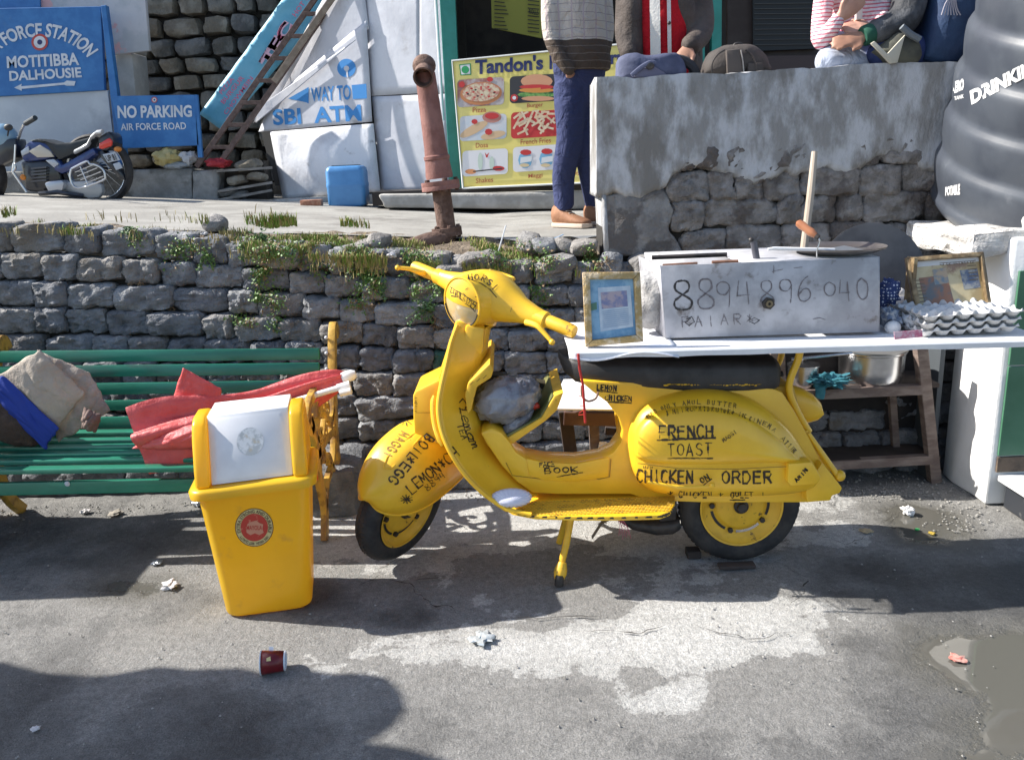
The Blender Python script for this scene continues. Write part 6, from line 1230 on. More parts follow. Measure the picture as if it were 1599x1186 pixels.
# ---- egg trays
pulp = mat('egg_tray_pulp', (.62, .61, .60), .95, c2=(.52, .51, .50), sc_=14, bump=.4, bsc=70)
et0 = None
for k in range(3):
    t_ = root('egg_tray', Y_(1505, 527-k*9, 2.658), ['grey pulp egg tray at the bottom of the stack on the table', 'grey pulp egg tray in the middle of the stack on the table', 'sunlit pulp egg tray on top of the stack'][k], 'egg tray', 'egg trays in a stack')
    x0 = Y_(1436, 520, 2.543).x+k*.006; x1 = Y_(1590, 512, 2.543).x+k*.004; z0 = tabz(1.4)+.006+k*.024; nx_, ny_ = 72, 60; vs = []
    for j in range(ny_+1):
        for i in range(nx_+1):
            uu = i/nx_; vv = j/ny_; cx_ = uu*6; cy_ = vv*5; h = .034*(.5-.5*math.cos(2*math.pi*(cx_)))**1*(1) ; h = .020-.020*abs(math.sin(math.pi*cx_))*abs(math.sin(math.pi*cy_))*1.6+.010*(abs(math.cos(math.pi*cx_))**4*abs(math.cos(math.pi*cy_))**4)
            if min(uu, 1-uu, vv, 1-vv) < .012: h = .016
            vs.append((x0+(x1-x0)*uu, 2.535+.25*vv, z0+max(0, h)+.002+.006*uu))
    MB().add(vs, [(j*(nx_+1)+i, j*(nx_+1)+i+1, (j+1)*(nx_+1)+i+1, (j+1)*(nx_+1)+i) for j in range(ny_) for i in range(nx_)]).build('tray', pulp, t_, solid=.0025, autos=80)
eggm = mat('eggshell_white', (.76, .74, .72), .45)
for px, py, lb, Yv in ((1394,511,'single white egg on the table edge left of the egg trays', 2.63),(1408,472,'upper white egg resting on cloths beside the framed newspaper', 2.86),(1402,458,'egg half hidden behind the upper egg beside the frame', 2.90)):
    o = MB().ellip(Y_(px, py, Yv), (.026, .021, .022), 20, 12).build('egg', eggm); tag(o, lb, 'egg')
o = MB().ellip(Y_(1425, 500, 2.658), (.03, .035, .025), 18, 10); o = o.build('paper_sheets', tw, disp=.014, dsc=30); tag(o, 'crumpled bright paper beside the egg trays', 'paper')
navyc = mat('polka_cloth', (.03, .05, .16), .8); n_ = navyc.node_tree; vt = n_.nodes.new('ShaderNodeTexVoronoi'); vt.inputs['Scale'].default_value = 90; vt.inputs['Randomness'].default_value = 0; tcx = n_.nodes.new('ShaderNodeTexCoord'); n_.links.new(tcx.outputs['Object'], vt.inputs['Vector']); mr = n_.nodes.new('ShaderNodeMath'); mr.operation = 'LESS_THAN'; mr.inputs[1].default_value = .3; n_.links.new(vt.outputs['Distance'], mr.inputs[0]); mx = n_.nodes.new('ShaderNodeMix'); mx.data_type = 'RGBA'; n_.links.new(mr.outputs[0], mx.inputs[0]); mx.inputs[6].default_value = (.03, .05, .16, 1); mx.inputs[7].default_value = (.6, .62, .7, 1); n_.links.new(mx.outputs[2], n_.nodes['Principled BSDF'].inputs['Base Color'])
cloth_blob(Y_(1386, 456, 2.792), (.045, .04, .05), navyc, 'navy cloth with white dots squeezed between stove and frame', 'cloth', 'dotted_cloth', None, 2, .4, 4, 28)
cloth_blob(Y_(1388, 494, 2.677), (.035, .04, .04), mat('striped_cloth', (.12, .16, .24), .8, c2=(.4, .42, .45), sc_=60), 'dark blue striped cloth below the dotted cloth beside the stove', 'cloth', 'striped_cloth', Matrix.Rotation(R(-35), 3, 'Y'), 5, .5, 6, 28)
o = tag(rock(.10, .12, .19, Y_(1012, 470, 2.696), 77.7, 0, rough=.02, sq=3, n=7).build('plaster_lump', mat('lump_grey', (.32, .31, .30), .9, c2=(.45, .44, .43), sc_=20, bump=1, bsc=50)), 'grey stone lump between the gilt frame and the stove', 'stone')
# ---- white scalloped plate on the footboard
pl0 = root('scalloped_plate', Y_(798, 776, 2.56), 'white scalloped plastic plate propped on the scooter footboard', 'plate')
rings = []; cpt = Y_(798, 778, 2.56)
for k in range(9):
    t = k/8; ring = []
    for j in range(96):
        a = 2*math.pi*j/96; rr = t*(1+.02*math.cos(24*a)*t); ring.append(cpt+Vector((.070*rr*math.cos(a), -.030*(1-t*t)-.0015*math.cos(24*a)*t, .030*rr*math.sin(a)+.002))+Vector((0, .012*rr*math.sin(a), 0)))
    rings.append(ring)
MB().loft(rings, True, False).build('plate', mat('plate_white', (.62, .62, .72), .4), pl0, solid=.0015, autos=80).rotation_euler = (0, 0, 0)
# ---- bags in the glovebox
bagm = mat('plastic_bag_grey', (.20, .21, .25), .22, c2=(.32, .33, .36), sc_=7, bump=.8, bsc=20, bdist=.014, coat=.5, trans=.12, c3=(.13, .13, .15), sc3=9, thr3=(.5, .6))
cloth_blob(Y_(792, 622, 2.74), (.125, .10, .082), bagm, 'bulging grey translucent plastic bag stuffed in the open glovebox', 'plastic bag', 'plastic_bag', Matrix.Rotation(R(-14), 3, 'Y'), 5, .12, 5)
cloth_blob(Y_(808, 658, 2.71), (.07, .04, .026), bagm, 'smaller clear bag below the bulging bag on the glovebox lid', 'plastic bag', 'small_bag', Matrix.Rotation(R(-38), 3, 'Y'), 9, .15, 5, 32)
cloth_blob(Y_(836, 633, 2.70), (.018, .015, .014), mat('red_scrap', (.45, .04, .02), .4), 'small red packet poking out beside the bags', 'packet', 'red_packet', None, 2, .4, 5, 20)
# ---- shelf with pots beneath the table, wooden trestle behind the scooter
shf = root('low_wooden_shelf', (1.6, 3.4, 0), 'rough brown wooden rack with cooking pots under the table', 'shelf')
bwm = mat('brown_timber', (.14, .10, .085), .8, c2=(.22, .17, .145), sc_=9, bump=.5, bsc=30, stretch=(1, 1, 3)); bwd = mat('dark_timber', (.035, .026, .022), .9, c2=(.06, .045, .04), sc_=6)
def beam(a, b_, Ya, Yb, w_, m, parent, name, dp): return bar(a, b_, Ya, Yb, w_, m, parent, name, dp)
beam((1436,535),(1459,751), 3.30, 3.38, .045, bwm, shf, 'post', .045); beam((1220,617),(1438,607), 3.32, 3.32, .042, bwm, shf, 'rail', .04); beam((1240,728),(1454,716), 3.36, 3.36, .040, bwm, shf, 'rail', .04)
beam((1392,612),(1400,722), 3.50, 3.50, .03, bwm, shf, 'rear_post', .03); beam((1212,540),(1214,610), 3.30, 3.3, .06, bwm, shf, 'post', .04)
pz = Y_(1340, 612, 3.32).z+.022; MB().box((1.33, 3.46, pz-.01), (.95, .26, .018)).build('shelf_board', bwd, shf, smooth=False); pz2 = Y_(1340, 722, 3.36).z+.02; MB().box((1.40, 3.47, pz2-.01), (.9, .24, .018)).build('shelf_board', bwd, shf, smooth=False)
MB().box((1.35, 3.565, .42), (1.15, .02, .84)).build('back_panel', mat('sooty_shaded_boards', (.02, .017, .017), .95, c2=(.035, .03, .028), sc_=4, bump=.5, bsc=15, c3=(.25, .23, .2), sc3=6, thr3=(.70, .74)), shf, smooth=False)  # soot, with the table's shadow put into the near-black colour
MB().box((1.84, 3.50, .42), (.02, .22, .84)).build('side_panel', mat('slate_board', (.06, .07, .08), .9), shf, smooth=False)
alu = mat('aluminium', (.62, .62, .63), .27, 1, c2=(.5, .5, .51), sc_=9, bump=.06, bsc=8)
p1 = root('large_cooking_pot', Y_(1363, 600, 3.4), 'large aluminium cooking pot with a tray on top on the wooden rack', 'pot')
c_ = Vector((Y_(1363, 600, 3.40).x, 3.43, pz)); k_ = (Y_(1411, 575, 3.4)-Y_(1314, 575, 3.4)).length/2
MB().lathe([(.001, 0), (k_*.9, 0), (k_*.96, .02), (k_*.98, .06), (k_, .125), (k_*1.04, .13), (k_*1.04, .136), (k_*.97, .136), (k_*.95, .06), (.001, .01)], c_, (0, 0, 1), 44).build('pot', alu, p1); MB().lathe([(.001, .138), (k_*1.06, .138), (k_*1.08, .146), (.001, .150)], c_, (0, 0, 1), 36).build('tray', mat('tray_dull', (.4, .4, .4), .4, .7), p1)
p2_ = root('small_cooking_pot', Y_(1258, 590, 3.4), 'small aluminium pot with a lid left of the large pot', 'pot')
c_ = Vector((Y_(1256, 600, 3.36).x, 3.38, pz)); k_ = .062; MB().lathe([(.001, 0), (k_*.9, 0), (k_, .03), (k_, .085), (k_*1.08, .088), (k_*1.08, .094), (.001, .11)], c_, (0, 0, 1), 36).build('pot', alu, p2_); MB().ellip(c_+Vector((0, 0, .114)), (.012, .012, .008), 12, 6).build('lid_knob', blk, p2_)
o = MB().tube([Y_(1235, 561, 3.3), Y_(1330, 551, 3.34)], .006, 8).build('long_ladle', alu); tag(o, 'long steel ladle handle lying over the small pot', 'ladle')
teal = mat('teal_rag', (.02, .12, .16), .9, c2=(.04, .19, .24), sc_=9, bump=.5, bsc=40); cloth_blob(Y_(1296, 594, 3.31), (.085, .05, .03), teal, 'teal rag heaped between the two pots and hanging over the rail', 'rag', 'teal_rag', None, 7, .7, 7)
o = MB().prism(pxs([(1270,596),(1292,594),(1290,612),(1287,624),(1276,620)], 3.285), (0, .008, 0)).build('rag_end', teal, bevel=.003, subd=2, disp=.008, dsc=20); tag(o, 'loose end of the teal rag hanging below the shelf rail', 'rag')
tr2 = root('wooden_trestle', (.5, 3.3, 0), 'dark wooden trestle seen through the scooter frame', 'trestle')
beam((882,640),(893,724), 3.22, 3.22, .055, bwd, tr2, 'leg', .05); beam((926,640),(930,724), 3.24, 3.24, .04, bwm, tr2, 'leg', .04); beam((880,652),(1010,655), 3.20, 3.20, .055, mat('red_brown_timber', (.10, .055, .045), .85, c2=(.15, .09, .07), sc_=9), tr2, 'top_rail', .03); beam((945,672),(1010,676), 3.26, 3.26, .03, bwd, tr2, 'rail', .03)
for a in ((1010,660),): beam(a, (1014,790), 3.25, 3.25, .05, bwd, tr2, 'leg', .05)
o = MB().prism([Y_(858, 640, 3.12), Y_(880, 594, 3.30), Y_(960, 592, 3.30), Y_(975, 641, 3.12)], (0, 0, .006)).build('white_sheet', mat('sheet_white', (.82, .82, .83), .7)); tag(o, 'bright white sheet lying on the trestle behind the scooter seat', 'sheet')
o = MB().prism(pxs([(936,690),(948,690),(945,724),(930,724)], 3.2), (0, .01, 0)).build('loose_white_slat', mat('sheet_white', (.82, .82, .83), .7), bevel=.002, smooth=False); tag(o, 'short white slat leaning inside the trestle', 'slat')
# ---- blocks under the rear wheel and litter
for a, s_, lb in (((1150,885), (.13,.04,.014), 'flat dark wooden block lying in front of the rear tyre'), ((1082,868), (.05,.05,.03), 'dark wedge block behind the left side of the rear tyre')):
    p = Z_(*a); o = MB().box((p.x, p.y, s_[2]/2), s_).build('wheel_chock', bwd, bevel=.004); tag(o, lb, 'wheel chock')
litw = mat('litter_white', (.55, .53, .53), .6)
for px, py, r_, lb, mm_, sq_ in ((265,913,.026,'crumpled white paper beside the left puddle',litw,.45),(245,878,.018,'small grey foil scrap in the shade above the left puddle',mat('foil', (.4, .42, .45), .3, .5),.4),(752,995,.035,'crushed clear plastic cup on the street in front of the scooter',mat('clear_scrap', (.4, .44, .46), .25, .2, c2=(.6, .62, .62), sc_=50),.3),(1418,797,.022,'crumpled white tissue in the puddle by the pillar',eggm,.8),(132,798,.02,'white scrap of plastic in the shade under the bench',litw,.4),
   (1495,1027,.022,'torn pink paper scrap floating on the large puddle',mat('pink_scrap', (.5, .3, .25), .6, c2=(.45, .12, .1), sc_=60),.12),(55,1137,.012,'tiny pale scrap near the bottom left corner',litw,.2),(1352,828,.022,'dry leaf lying by the puddle near the scooter tail',mat('leaf_dry', (.42, .33, .2), .7),.15),(1455,832,.012,'yellow leaf scrap in the small puddle',mat('leaf_yellow', (.4, .28, .04), .6),.3),(1432,826,.008,'tiny green scrap in the small puddle',mat('scrap_green', (.02, .35, .08), .5),.5),(310,783,.03,'grey crumpled wrapper by the wall foot behind the bin',mat('foil', (.4, .42, .45), .3, .5),.4),(180,800,.03,'pale flat stone chip under the bench',mat('chip', (.3, .27, .23), .9),.2)):
    p = Z_(px, py, r_*sq_*.8); crumple(p, r_, mm_, lb, 'litter', 'litter', px*.1, sq_, .7)
# ---- added unseen sheet beyond the left edge, outline traced back from the street shadow
bound = [(-300,1045),(0,1030),(60,1047),(140,1053),(180,1050),(245,1038),(300,1044),(370,1041),(420,1052),(468,1042),(520,1051),(560,1049),(600,1056),(622,1078),(628,1104),(606,1132),(566,1156),(600,1160),(640,1168),(690,1182),(760,1215),(900,1300),(-300,1300)]
HZ = 1.95; aw = root('unseen_shadow_caster', (-3, 1.4, 0), 'added blue sheet on poles, unseen beyond the left edge, shaped to shade the near street', 'shadow_caster')
pts = []
for a in bound:
    g = Z_(min(a[0], 900), min(a[1], 1300)); pts.append(g-LD*(HZ/-LD.z))
MB().prism(pts, (0, 0, .006)).build('shadow_sheet', mat('shadow_sheet_blue', (.03, .08, .25), .6), aw, smooth=False)
for i in (3, 12, 20): p = pts[i]; MB().tube([Vector((p.x-.15, p.y-.1, 0)), Vector((p.x-.15, p.y-.1, HZ))], .012, 8).build('pole', pole, aw)
# ================================================================= PEOPLE, BAGS, MOTORCYCLE, TANK
skin = mat('skin_brown', (.33, .17, .11), .55, c2=(.40, .215, .145), sc_=12); hairm = mat('hair_black', (.012, .01, .009), .5)
def capsule(b, pts, rs, n=14, flat=None):
    """tapered limb: closed tube with rounded ends"""
    pts = [Vector(p) for p in pts]; q = bez(pts, 4); m_ = len(q); R_ = []
    for i in range(m_):
        t = i/(m_-1)*(len(rs)-1); k = int(min(t, len(rs)-2)); R_.append(rs[k]+(rs[k+1]-rs[k])*(t-k))
    d0 = (q[0]-q[1]).normalized(); d1 = (q[-1]-q[-2]).normalized(); q = [q[0]+d0*R_[0]*.75]+q+[q[-1]+d1*R_[-1]*.75]; R_ = [R_[0]*.35]+R_+[R_[-1]*.35]
    b.tube(q, R_, n)
def torso(b, rings):                       # (centre, half width, half depth, facing angle)
    rr = []
    for c_, hw, hd, a in rings:
        u = Vector((math.cos(a), math.sin(a), 0)); v = Vector((-u.y, u.x, 0)); rr.append([Vector(c_)+u*hw*math.cos(t)+v*hd*math.sin(t) for t in [2*math.pi*i/24 for i in range(24)]])
    b.loft(rr)
def head(p, c_, face, hair_long=False, hm=None):
    c_ = Vector(c_); f = Vector(face).normalized(); s = Vector((0, 0, 1)).cross(f).normalized(); b = MB(); rt = Matrix((s, f, Vector((0, 0, 1)))).transposed()
    b.ellip(c_, (.074, .093, .112), 20, 14, rt); b.ellip(c_+f*.035-Vector((0, 0, .055)), (.05, .058, .055), 14, 10, rt); b.ellip(c_+f*.098-Vector((0, 0, .012)), (.013, .018, .026), 10, 8, rt)
    for k in (-1, 1): b.ellip(c_+s*.075*k-Vector((0, 0, .01)), (.010, .02, .032), 10, 8, rt)
    b.ellip(c_+f*.088-Vector((0, 0, .055)), (.024, .010, .008), 10, 6, rt)
    h = MB(); h.ellip(c_-f*.016+Vector((0, 0, .022)), (.083, .096, .105), 20, 14, rt)
    if hair_long: h.ellip(c_-f*.055-Vector((0, 0, .09)), (.075, .05, .16), 16, 12, rt)
    ho = h.build('hair', hm or hairm, p, disp=.006, dsc=40)
    e = MB()
    for k in (-1, 1): e.ellip(c_+f*.083+s*.030*k+Vector((0, 0, .008)), (.014, .008, .008), 10, 6, rt)
    e.build('eyes', mat('eye_white', (.6, .58, .55), .3), p); return b
def hand_mesh(b, w_, d, n_, l=.185, curl=.5, side=1, sc_=1.):
    """palm at wrist w_, pointing along d, back of the hand towards n_"""
    w_ = Vector(w_); d = Vector(d).normalized(); n_ = Vector(n_); n_ = (n_-d*n_.dot(d)).normalized(); s = d.cross(n_).normalized()*side; L_ = l*sc_
    rr = []
    for t, hw, hd in ((0, .024, .018), (.15, .031, .017), (.32, .039, .014), (.46, .040, .012), (.5, .036, .008)):
        rr.append([w_+d*L_*t+s*hw*sc_*math.cos(a)+n_*hd*sc_*math.sin(a) for a in [2*math.pi*i/14 for i in range(14)]])
    b.loft(rr)
    for k, (off, ln) in enumerate(((-.029, .40), (-.010, .46), (.010, .43), (.028, .34))):
        st_ = w_+d*L_*.44+s*off*sc_; dd = (d+s*off*2.2).normalized(); p1 = st_+dd*L_*ln*.5-n_*curl*.012; p2 = p1+(dd-n_*curl*.7).normalized()*L_*ln*.34; p3 = p2+(dd-n_*curl*1.5).normalized()*L_*ln*.27
        capsule(b, [st_, p1, p2, p3], [.0088*sc_, .0085*sc_, .0078*sc_, .0065*sc_], 8)
    t0 = w_+d*L_*.14-s*.022*sc_; capsule(b, [t0, t0+(d*.7-s*.9).normalized()*.035*sc_, t0+(d-s*.55).normalized()*.07*sc_-n_*.008], [.012*sc_, .0098*sc_, .008*sc_], 8)
def garment(name, m, p, fn, vox=.011): b = MB(); fn(b); return b.build(name, m, p, remesh=vox)
# striped / checked garments: colour belongs to the cloth, laid out in the cloth's own space
def stripes(name, base, bands, axis='Z', scale=30, rough=.9, split=None, lower=None, chk=None):
    m = bpy.data.materials.new(name); m.use_nodes = True; n = m.node_tree; L = n.links; b = n.nodes['Principled BSDF']; b.inputs['Roughness'].default_value = rough; b.inputs['Specular IOR Level'].default_value = .2
    tc = n.nodes.new('ShaderNodeTexCoord'); ns = n.nodes.new('ShaderNodeTexNoise'); ns.inputs['Scale'].default_value = 9; L.new(tc.outputs['Object'], ns.inputs['Vector'])
    va = n.nodes.new('ShaderNodeVectorMath'); va.operation = 'MULTIPLY_ADD'; L.new(ns.outputs['Color'], va.inputs[0]); va.inputs[1].default_value = (.02, .02, .02); L.new(tc.outputs['Object'], va.inputs[2])
    sx = n.nodes.new('ShaderNodeSeparateXYZ'); L.new(va.outputs[0], sx.inputs[0])
    def bandf(ax_, sc2, thr):
        q = n.nodes.new('ShaderNodeMath'); q.operation = 'MULTIPLY'; L.new(sx.outputs[ax_], q.inputs[0]); q.inputs[1].default_value = sc2
        f = n.nodes.new('ShaderNodeMath'); f.operation = 'FRACT'; L.new(q.outputs[0], f.inputs[0]); g = n.nodes.new('ShaderNodeMath'); g.operation = 'LESS_THAN'; L.new(f.outputs[0], g.inputs[0]); g.inputs[1].default_value = thr; return g.outputs[0]
    def mx(fac, a, c): 
        q = n.nodes.new('ShaderNodeMix'); q.data_type = 'RGBA'; L.new(fac, q.inputs[0])
        for i, v in ((6, a), (7, c)):
            if isinstance(v, tuple): q.inputs[i].default_value = (*v, 1)
            else: L.new(v, q.inputs[i])
        return q.outputs[2]
    col = base
    for ax_, sc2, thr, c in bands: col = mx(bandf(ax_, sc2, thr), col, c)
    if lower:
        lc = lower[0]
        for ax_, sc2, thr, c in lower[1]: lc = mx(bandf(ax_, sc2, thr), lc, c)
        g = n.nodes.new('ShaderNodeMath'); g.operation = 'LESS_THAN'; L.new(sx.outputs['Z'], g.inputs[0]); g.inputs[1].default_value = split; col = mx(g.outputs[0], col, lc)
    if isinstance(col, tuple): b.inputs['Base Color'].default_value = (*col, 1)
    else: L.new(col, b.inputs['Base Color'])
    bp = n.nodes.new('ShaderNodeBump'); bp.inputs['Strength'].default_value = .9; bp.inputs['Distance'].default_value = .03; n2 = n.nodes.new('ShaderNodeTexNoise'); n2.inputs['Scale'].default_value = 11; n2.inputs['Detail'].default_value = 4; n2.inputs['Distortion'].default_value = 1.2; L.new(tc.outputs['Object'], n2.inputs['Vector']); L.new(n2.outputs[0], bp.inputs['Height']); L.new(bp.outputs[0], b.inputs['Normal'])
    return m
# ---- 1: standing man with a hand in his pocket
Ym = 4.8; gz = tz(.4, Ym)+.012
m1 = root('person', (.4, Ym, gz), 'standing person in a checked jumper, navy trousers and tan shoes, hand in pocket', 'person', None)
nav = stripes('navy_trousers', (.045, .055, .125), [('Z', 3, .02, (.05, .06, .14))]); 
hipz = Y_(900, 128, Ym).z; sw = stripes('checked_jumper', (.50, .45, .40), [('Z', 24, .07, (.25, .22, .23)), ('X', 15, .12, (.42, .35, .36))], split=Y_(900, 62, Ym).z, lower=((.085, .065, .052), [('Z', 26, .10, (.17, .145, .13))]))
hipL = Y_(892, 130, Ym); hipR = Y_(922, 130, Ym+.05)
def f_(b):
    torso(b, [(Y_(905, 165, Ym+.02), .085, .09, .2), (Y_(905, 140, Ym+.02), .135, .105, .2), (Y_(905, 108, Ym+.02), .150, .115, .2), (Y_(903, 90, Ym+.02), .145, .11, .2)])
    capsule(b, [Y_(889, 135, Ym), Y_(890, 180, Ym-.03), Y_(888, 225, Ym-.03), Y_(880, 275, Ym), Y_(881, 322, Ym+.02)], [.092, .088, .074, .072, .064, .058]); capsule(b, [Y_(921, 138, Ym+.06), Y_(920, 190, Ym+.05), Y_(917, 230, Ym+.04), Y_(922, 280, Ym+.06), Y_(930, 326, Ym+.07)], [.092, .086, .074, .07, .06, .055])
    for k in range(4): capsule(b, [Y_(868+k, 302+k*7, Ym-.02), Y_(880, 306+k*7, Ym-.045), Y_(893, 301+k*7, Ym-.02)], [.012, .015, .012], 8)
garment('trousers', nav, m1, f_)
def f_(b):
    torso(b, [(Y_(912, 112, Ym+.02), .150, .125, .25), (Y_(908, 95, Ym+.02), .168, .135, .25), (Y_(903, 60, Ym+.02), .160, .125, .25), (Y_(899, 10, Ym+.03), .155, .12, .25), (Y_(897, -50, Ym+.04), .175, .12, .25), (Y_(896, -85, Ym+.05), .165, .10, .25), (Y_(896, -108, Ym+.05), .07, .07, .25)])
    capsule(b, [Y_(866, -80, Ym+.02), Y_(861, -20, Ym-.02), Y_(860, 48, Ym-.06), Y_(872, 85, Ym-.10), Y_(890, 110, Ym-.12)], [.064, .058, .052, .046, .040, .036]); capsule(b, [Y_(930, -80, Ym+.08), Y_(940, -10, Ym+.1), Y_(945, 50, Ym+.08), Y_(938, 95, Ym+.0)], [.064, .056, .05, .042])
garment('jumper', sw, m1, f_)
hb_ = head(m1, Y_(899, -160, Ym+.03), (.7, -.7, 0)); capsule(hb_, [Y_(897, -118, Ym+.05), Y_(898, -135, Ym+.04)], [.052, .052]); capsule(hb_, [Y_(896, 20, Ym+.03), Y_(897, -90, Ym+.04), Y_(897, -118, Ym+.05)], [.08, .08, .05]); capsule(hb_, [Y_(870, 80, Ym-.09), Y_(890, 112, Ym-.12)], [.026, .026]); hand_mesh(hb_, Y_(889, 112, Ym-.09), (.45, .75, -1), (-.2, -1, 0)); capsule(hb_, [Y_(862, -40, Ym-.0), Y_(861, 48, Ym-.06), Y_(870, 80, Ym-.09)], [.03, .03, .026]); capsule(hb_, [Y_(866, -80, Ym+.02), Y_(897, -100, Ym+.04)], [.03, .03])
hb_.build('body', skin, m1, remesh=.009)
tan = mat('shoe_tan', (.24, .11, .055), .75, c2=(.33, .16, .085), sc_=14, bump=.3); sole = mat('sole_cream', (.55, .45, .36), .7)
for (hx, hy, hY, tx, ty, tY) in ((870, 350, Ym+.03, 903, 354, Ym-.09), (921, 346, Ym+.08, 942, 350, Ym-.03)):
    a = Y_(hx, hy, hY); e = Y_(tx, ty, tY); a.z = gz+.05; e.z = gz+.038; d = (e-a); d.z = 0; d.normalize(); s = Vector((-d.y, d.x, 0)); L_ = .27; a = a-d*.02
    rr = []
    for t, hw, z0, z1 in ((0, .02, .02, .06), (.04, .04, .015, .125), (.2, .044, .015, .135), (.38, .040, .015, .10), (.55, .046, .015, .075), (.75, .050, .015, .06), (.92, .040, .015, .048), (1, .014, .02, .035)):
        c_ = Vector((a.x, a.y, gz))+d*L_*t; rr.append([c_+s*hw*math.copysign(abs(math.cos(q_))**.8, math.cos(q_))+Vector((0, 0, (z0+z1)/2+(z1-z0)/2*math.sin(q_))) for q_ in [2*math.pi*i/20 for i in range(20)]])
    so = MB().loft(rr).build('shoe', tan, m1, autos=70); 
    rr = [[v.copy() for v in r_] for r_ in rr]
    poly = [Vector((a.x, a.y, gz+.002))+d*L_*t+s*w2*k for k, seq in ((1, ((0, .02), (.05, .042), (.4, .044), (.7, .054), (.93, .045), (1.02, .014))), (-1, ((1.02, .014), (.93, .045), (.7, .054), (.4, .044), (.05, .042), (0, .02)))) for t, w2 in seq]
    MB().prism(poly, (0, 0, .024)).build('sole', sole, so, bevel=.004)
    for k in range(4): c_ = Vector((a.x, a.y, gz))+d*L_*(.34+.08*k); MB().tube([c_+s*.022+Vector((0, 0, .103-.012*k)), c_-s*.022+Vector((0, 0, .105-.012*k))], .0035, 6).build('lace', sole, so)
# ---- 2: person in brown jacket leaning over a bag
Yj2 = 4.42; m2 = root('person', (.84, Yj2, tz(.8, Yj2)), 'person in open dark brown jacket over red and white striped jumper, hand on blue bag', 'person')
gz2 = tz(.8, Yj2)+.012; jk = mat('jacket_brown', (.055, .042, .036), .8, c2=(.085, .068, .058), sc_=6, bump=.7, bsc=13, bdist=.03)
rw = stripes('striped_jumper', (.45, .012, .02), [], rough=.9); n_ = rw.node_tree
# vertical white stripes cut into the jumper as knitted panels
def f_(b): torso(b, [(Y_(1040, 140, Yj2), .14, .095, 0), (Y_(1038, 90, Yj2-.02), .135, .10, 0), (Y_(1034, 40, Yj2-.02), .14, .11, 0), (Y_(1030, -10, Yj2-.0), .15, .11, 0), (Y_(1028, -50, Yj2+.02), .12, .09, 0), (Y_(1028, -66, Yj2+.02), .06, .06, 0)])
rj = garment('jumper', rw, m2, f_)
wp = mat('knit_white', (.66, .64, .60), .95, bump=.4, bsc=90); 
torso_ = MB(); f_(torso_); TB = BVHTree.FromPolygons(torso_.v, torso_.f)
for x0, x1 in ((1015, 1031), (1042, 1048)):
    vs = []
    for k in range(27):
        y = -30+k*6
        for x in (x0, (x0+x1)/2, x1):
            h = TB.ray_cast(P0, ray(x+ (y-40)*.015, y).normalized(), 9); vs.append((h[0] if h[0] else Y_(x, y, Yj2-.1))-ray(x, y).normalized()*.012)
    MB().add(vs, [(k*3+i, k*3+i+1, k*3+4+i, k*3+3+i) for k in range(26) for i in range(2)]).build('white_stripe', wp, m2)
def f_(b):
    # two open fronts, back and sleeves
    torso(b, [(Y_(1048, 150, Yj2+.10), .17, .10, 0), (Y_(1044, 80, Yj2+.08), .175, .10, 0), (Y_(1038, 10, Yj2+.08), .19, .10, 0), (Y_(1034, -40, Yj2+.08), .2, .10, 0), (Y_(1030, -70, Yj2+.07), .12, .08, 0)])
    capsule(b, [Y_(990, -40, Yj2-.02), Y_(987, 10, Yj2-.06), Y_(988, 60, Yj2-.06), Y_(990, 110, Yj2-.05), Y_(992, 150, Yj2-.05)], [.045, .055, .052, .05, .05])
    capsule(b, [Y_(1062, -40, Yj2-.03), Y_(1066, 10, Yj2-.06), Y_(1070, 60, Yj2-.02), Y_(1074, 120, Yj2-.02)], [.05, .058, .06, .055])
    capsule(b, [Y_(985, -45, Yj2+.02), Y_(980, 10, Yj2+.0), Y_(977, 55, Yj2-.04), Y_(984, 88, Yj2-.10)], [.07, .062, .054, .046])
    capsule(b, [Y_(1078, -45, Yj2+.04), Y_(1091, 0, Yj2+.02), Y_(1096, 45, Yj2-.04), Y_(1084, 66, Yj2-.14), Y_(1076, 70, Yj2-.19)], [.075, .068, .06, .052, .046])
garment('jacket', jk, m2, f_)
for p_ in ((1041, 36), (1036, -2)): MB().ellip(Y_(p_[0]+4, p_[1], Yj2-.15), (.009, .006, .009), 12, 6).build('button', blk, m2)
hb_ = head(m2, Y_(1030, -112, Yj2-.02), (-.2, -1, -.4)); capsule(hb_, [Y_(1030, -60, Yj2+.03), Y_(1030, -90, Yj2+.01)], [.052, .05]); capsule(hb_, [Y_(1030, 20, Yj2), Y_(1029, -60, Yj2+.02)], [.08, .06]); capsule(hb_, [Y_(1078, -45, Yj2+.04), Y_(1096, 45, Yj2-.04), Y_(1078, 70, Yj2-.18)], [.03, .028, .026]); hand_mesh(hb_, Y_(1077, 70, Yj2-.19), (-.55, -.35, -.75), (-.3, -.9, .5), curl=.7, side=1); capsule(hb_, [Y_(1030, -40, Yj2+.02), Y_(1078, -45, Yj2+.04)], [.04, .03])
hb_.build('body', skin, m2, remesh=.008)
def f_(b):
    for dx in (-.09, .09): capsule(b, [Vector((.86+dx, Yj2+.05, gz2+.84)), Vector((.86+dx, Yj2+.02, gz2+.45)), Vector((.86+dx, Yj2+.05, gz2+.06))], [.09, .065, .05])
garment('trousers', jk, m2, f_, .014)
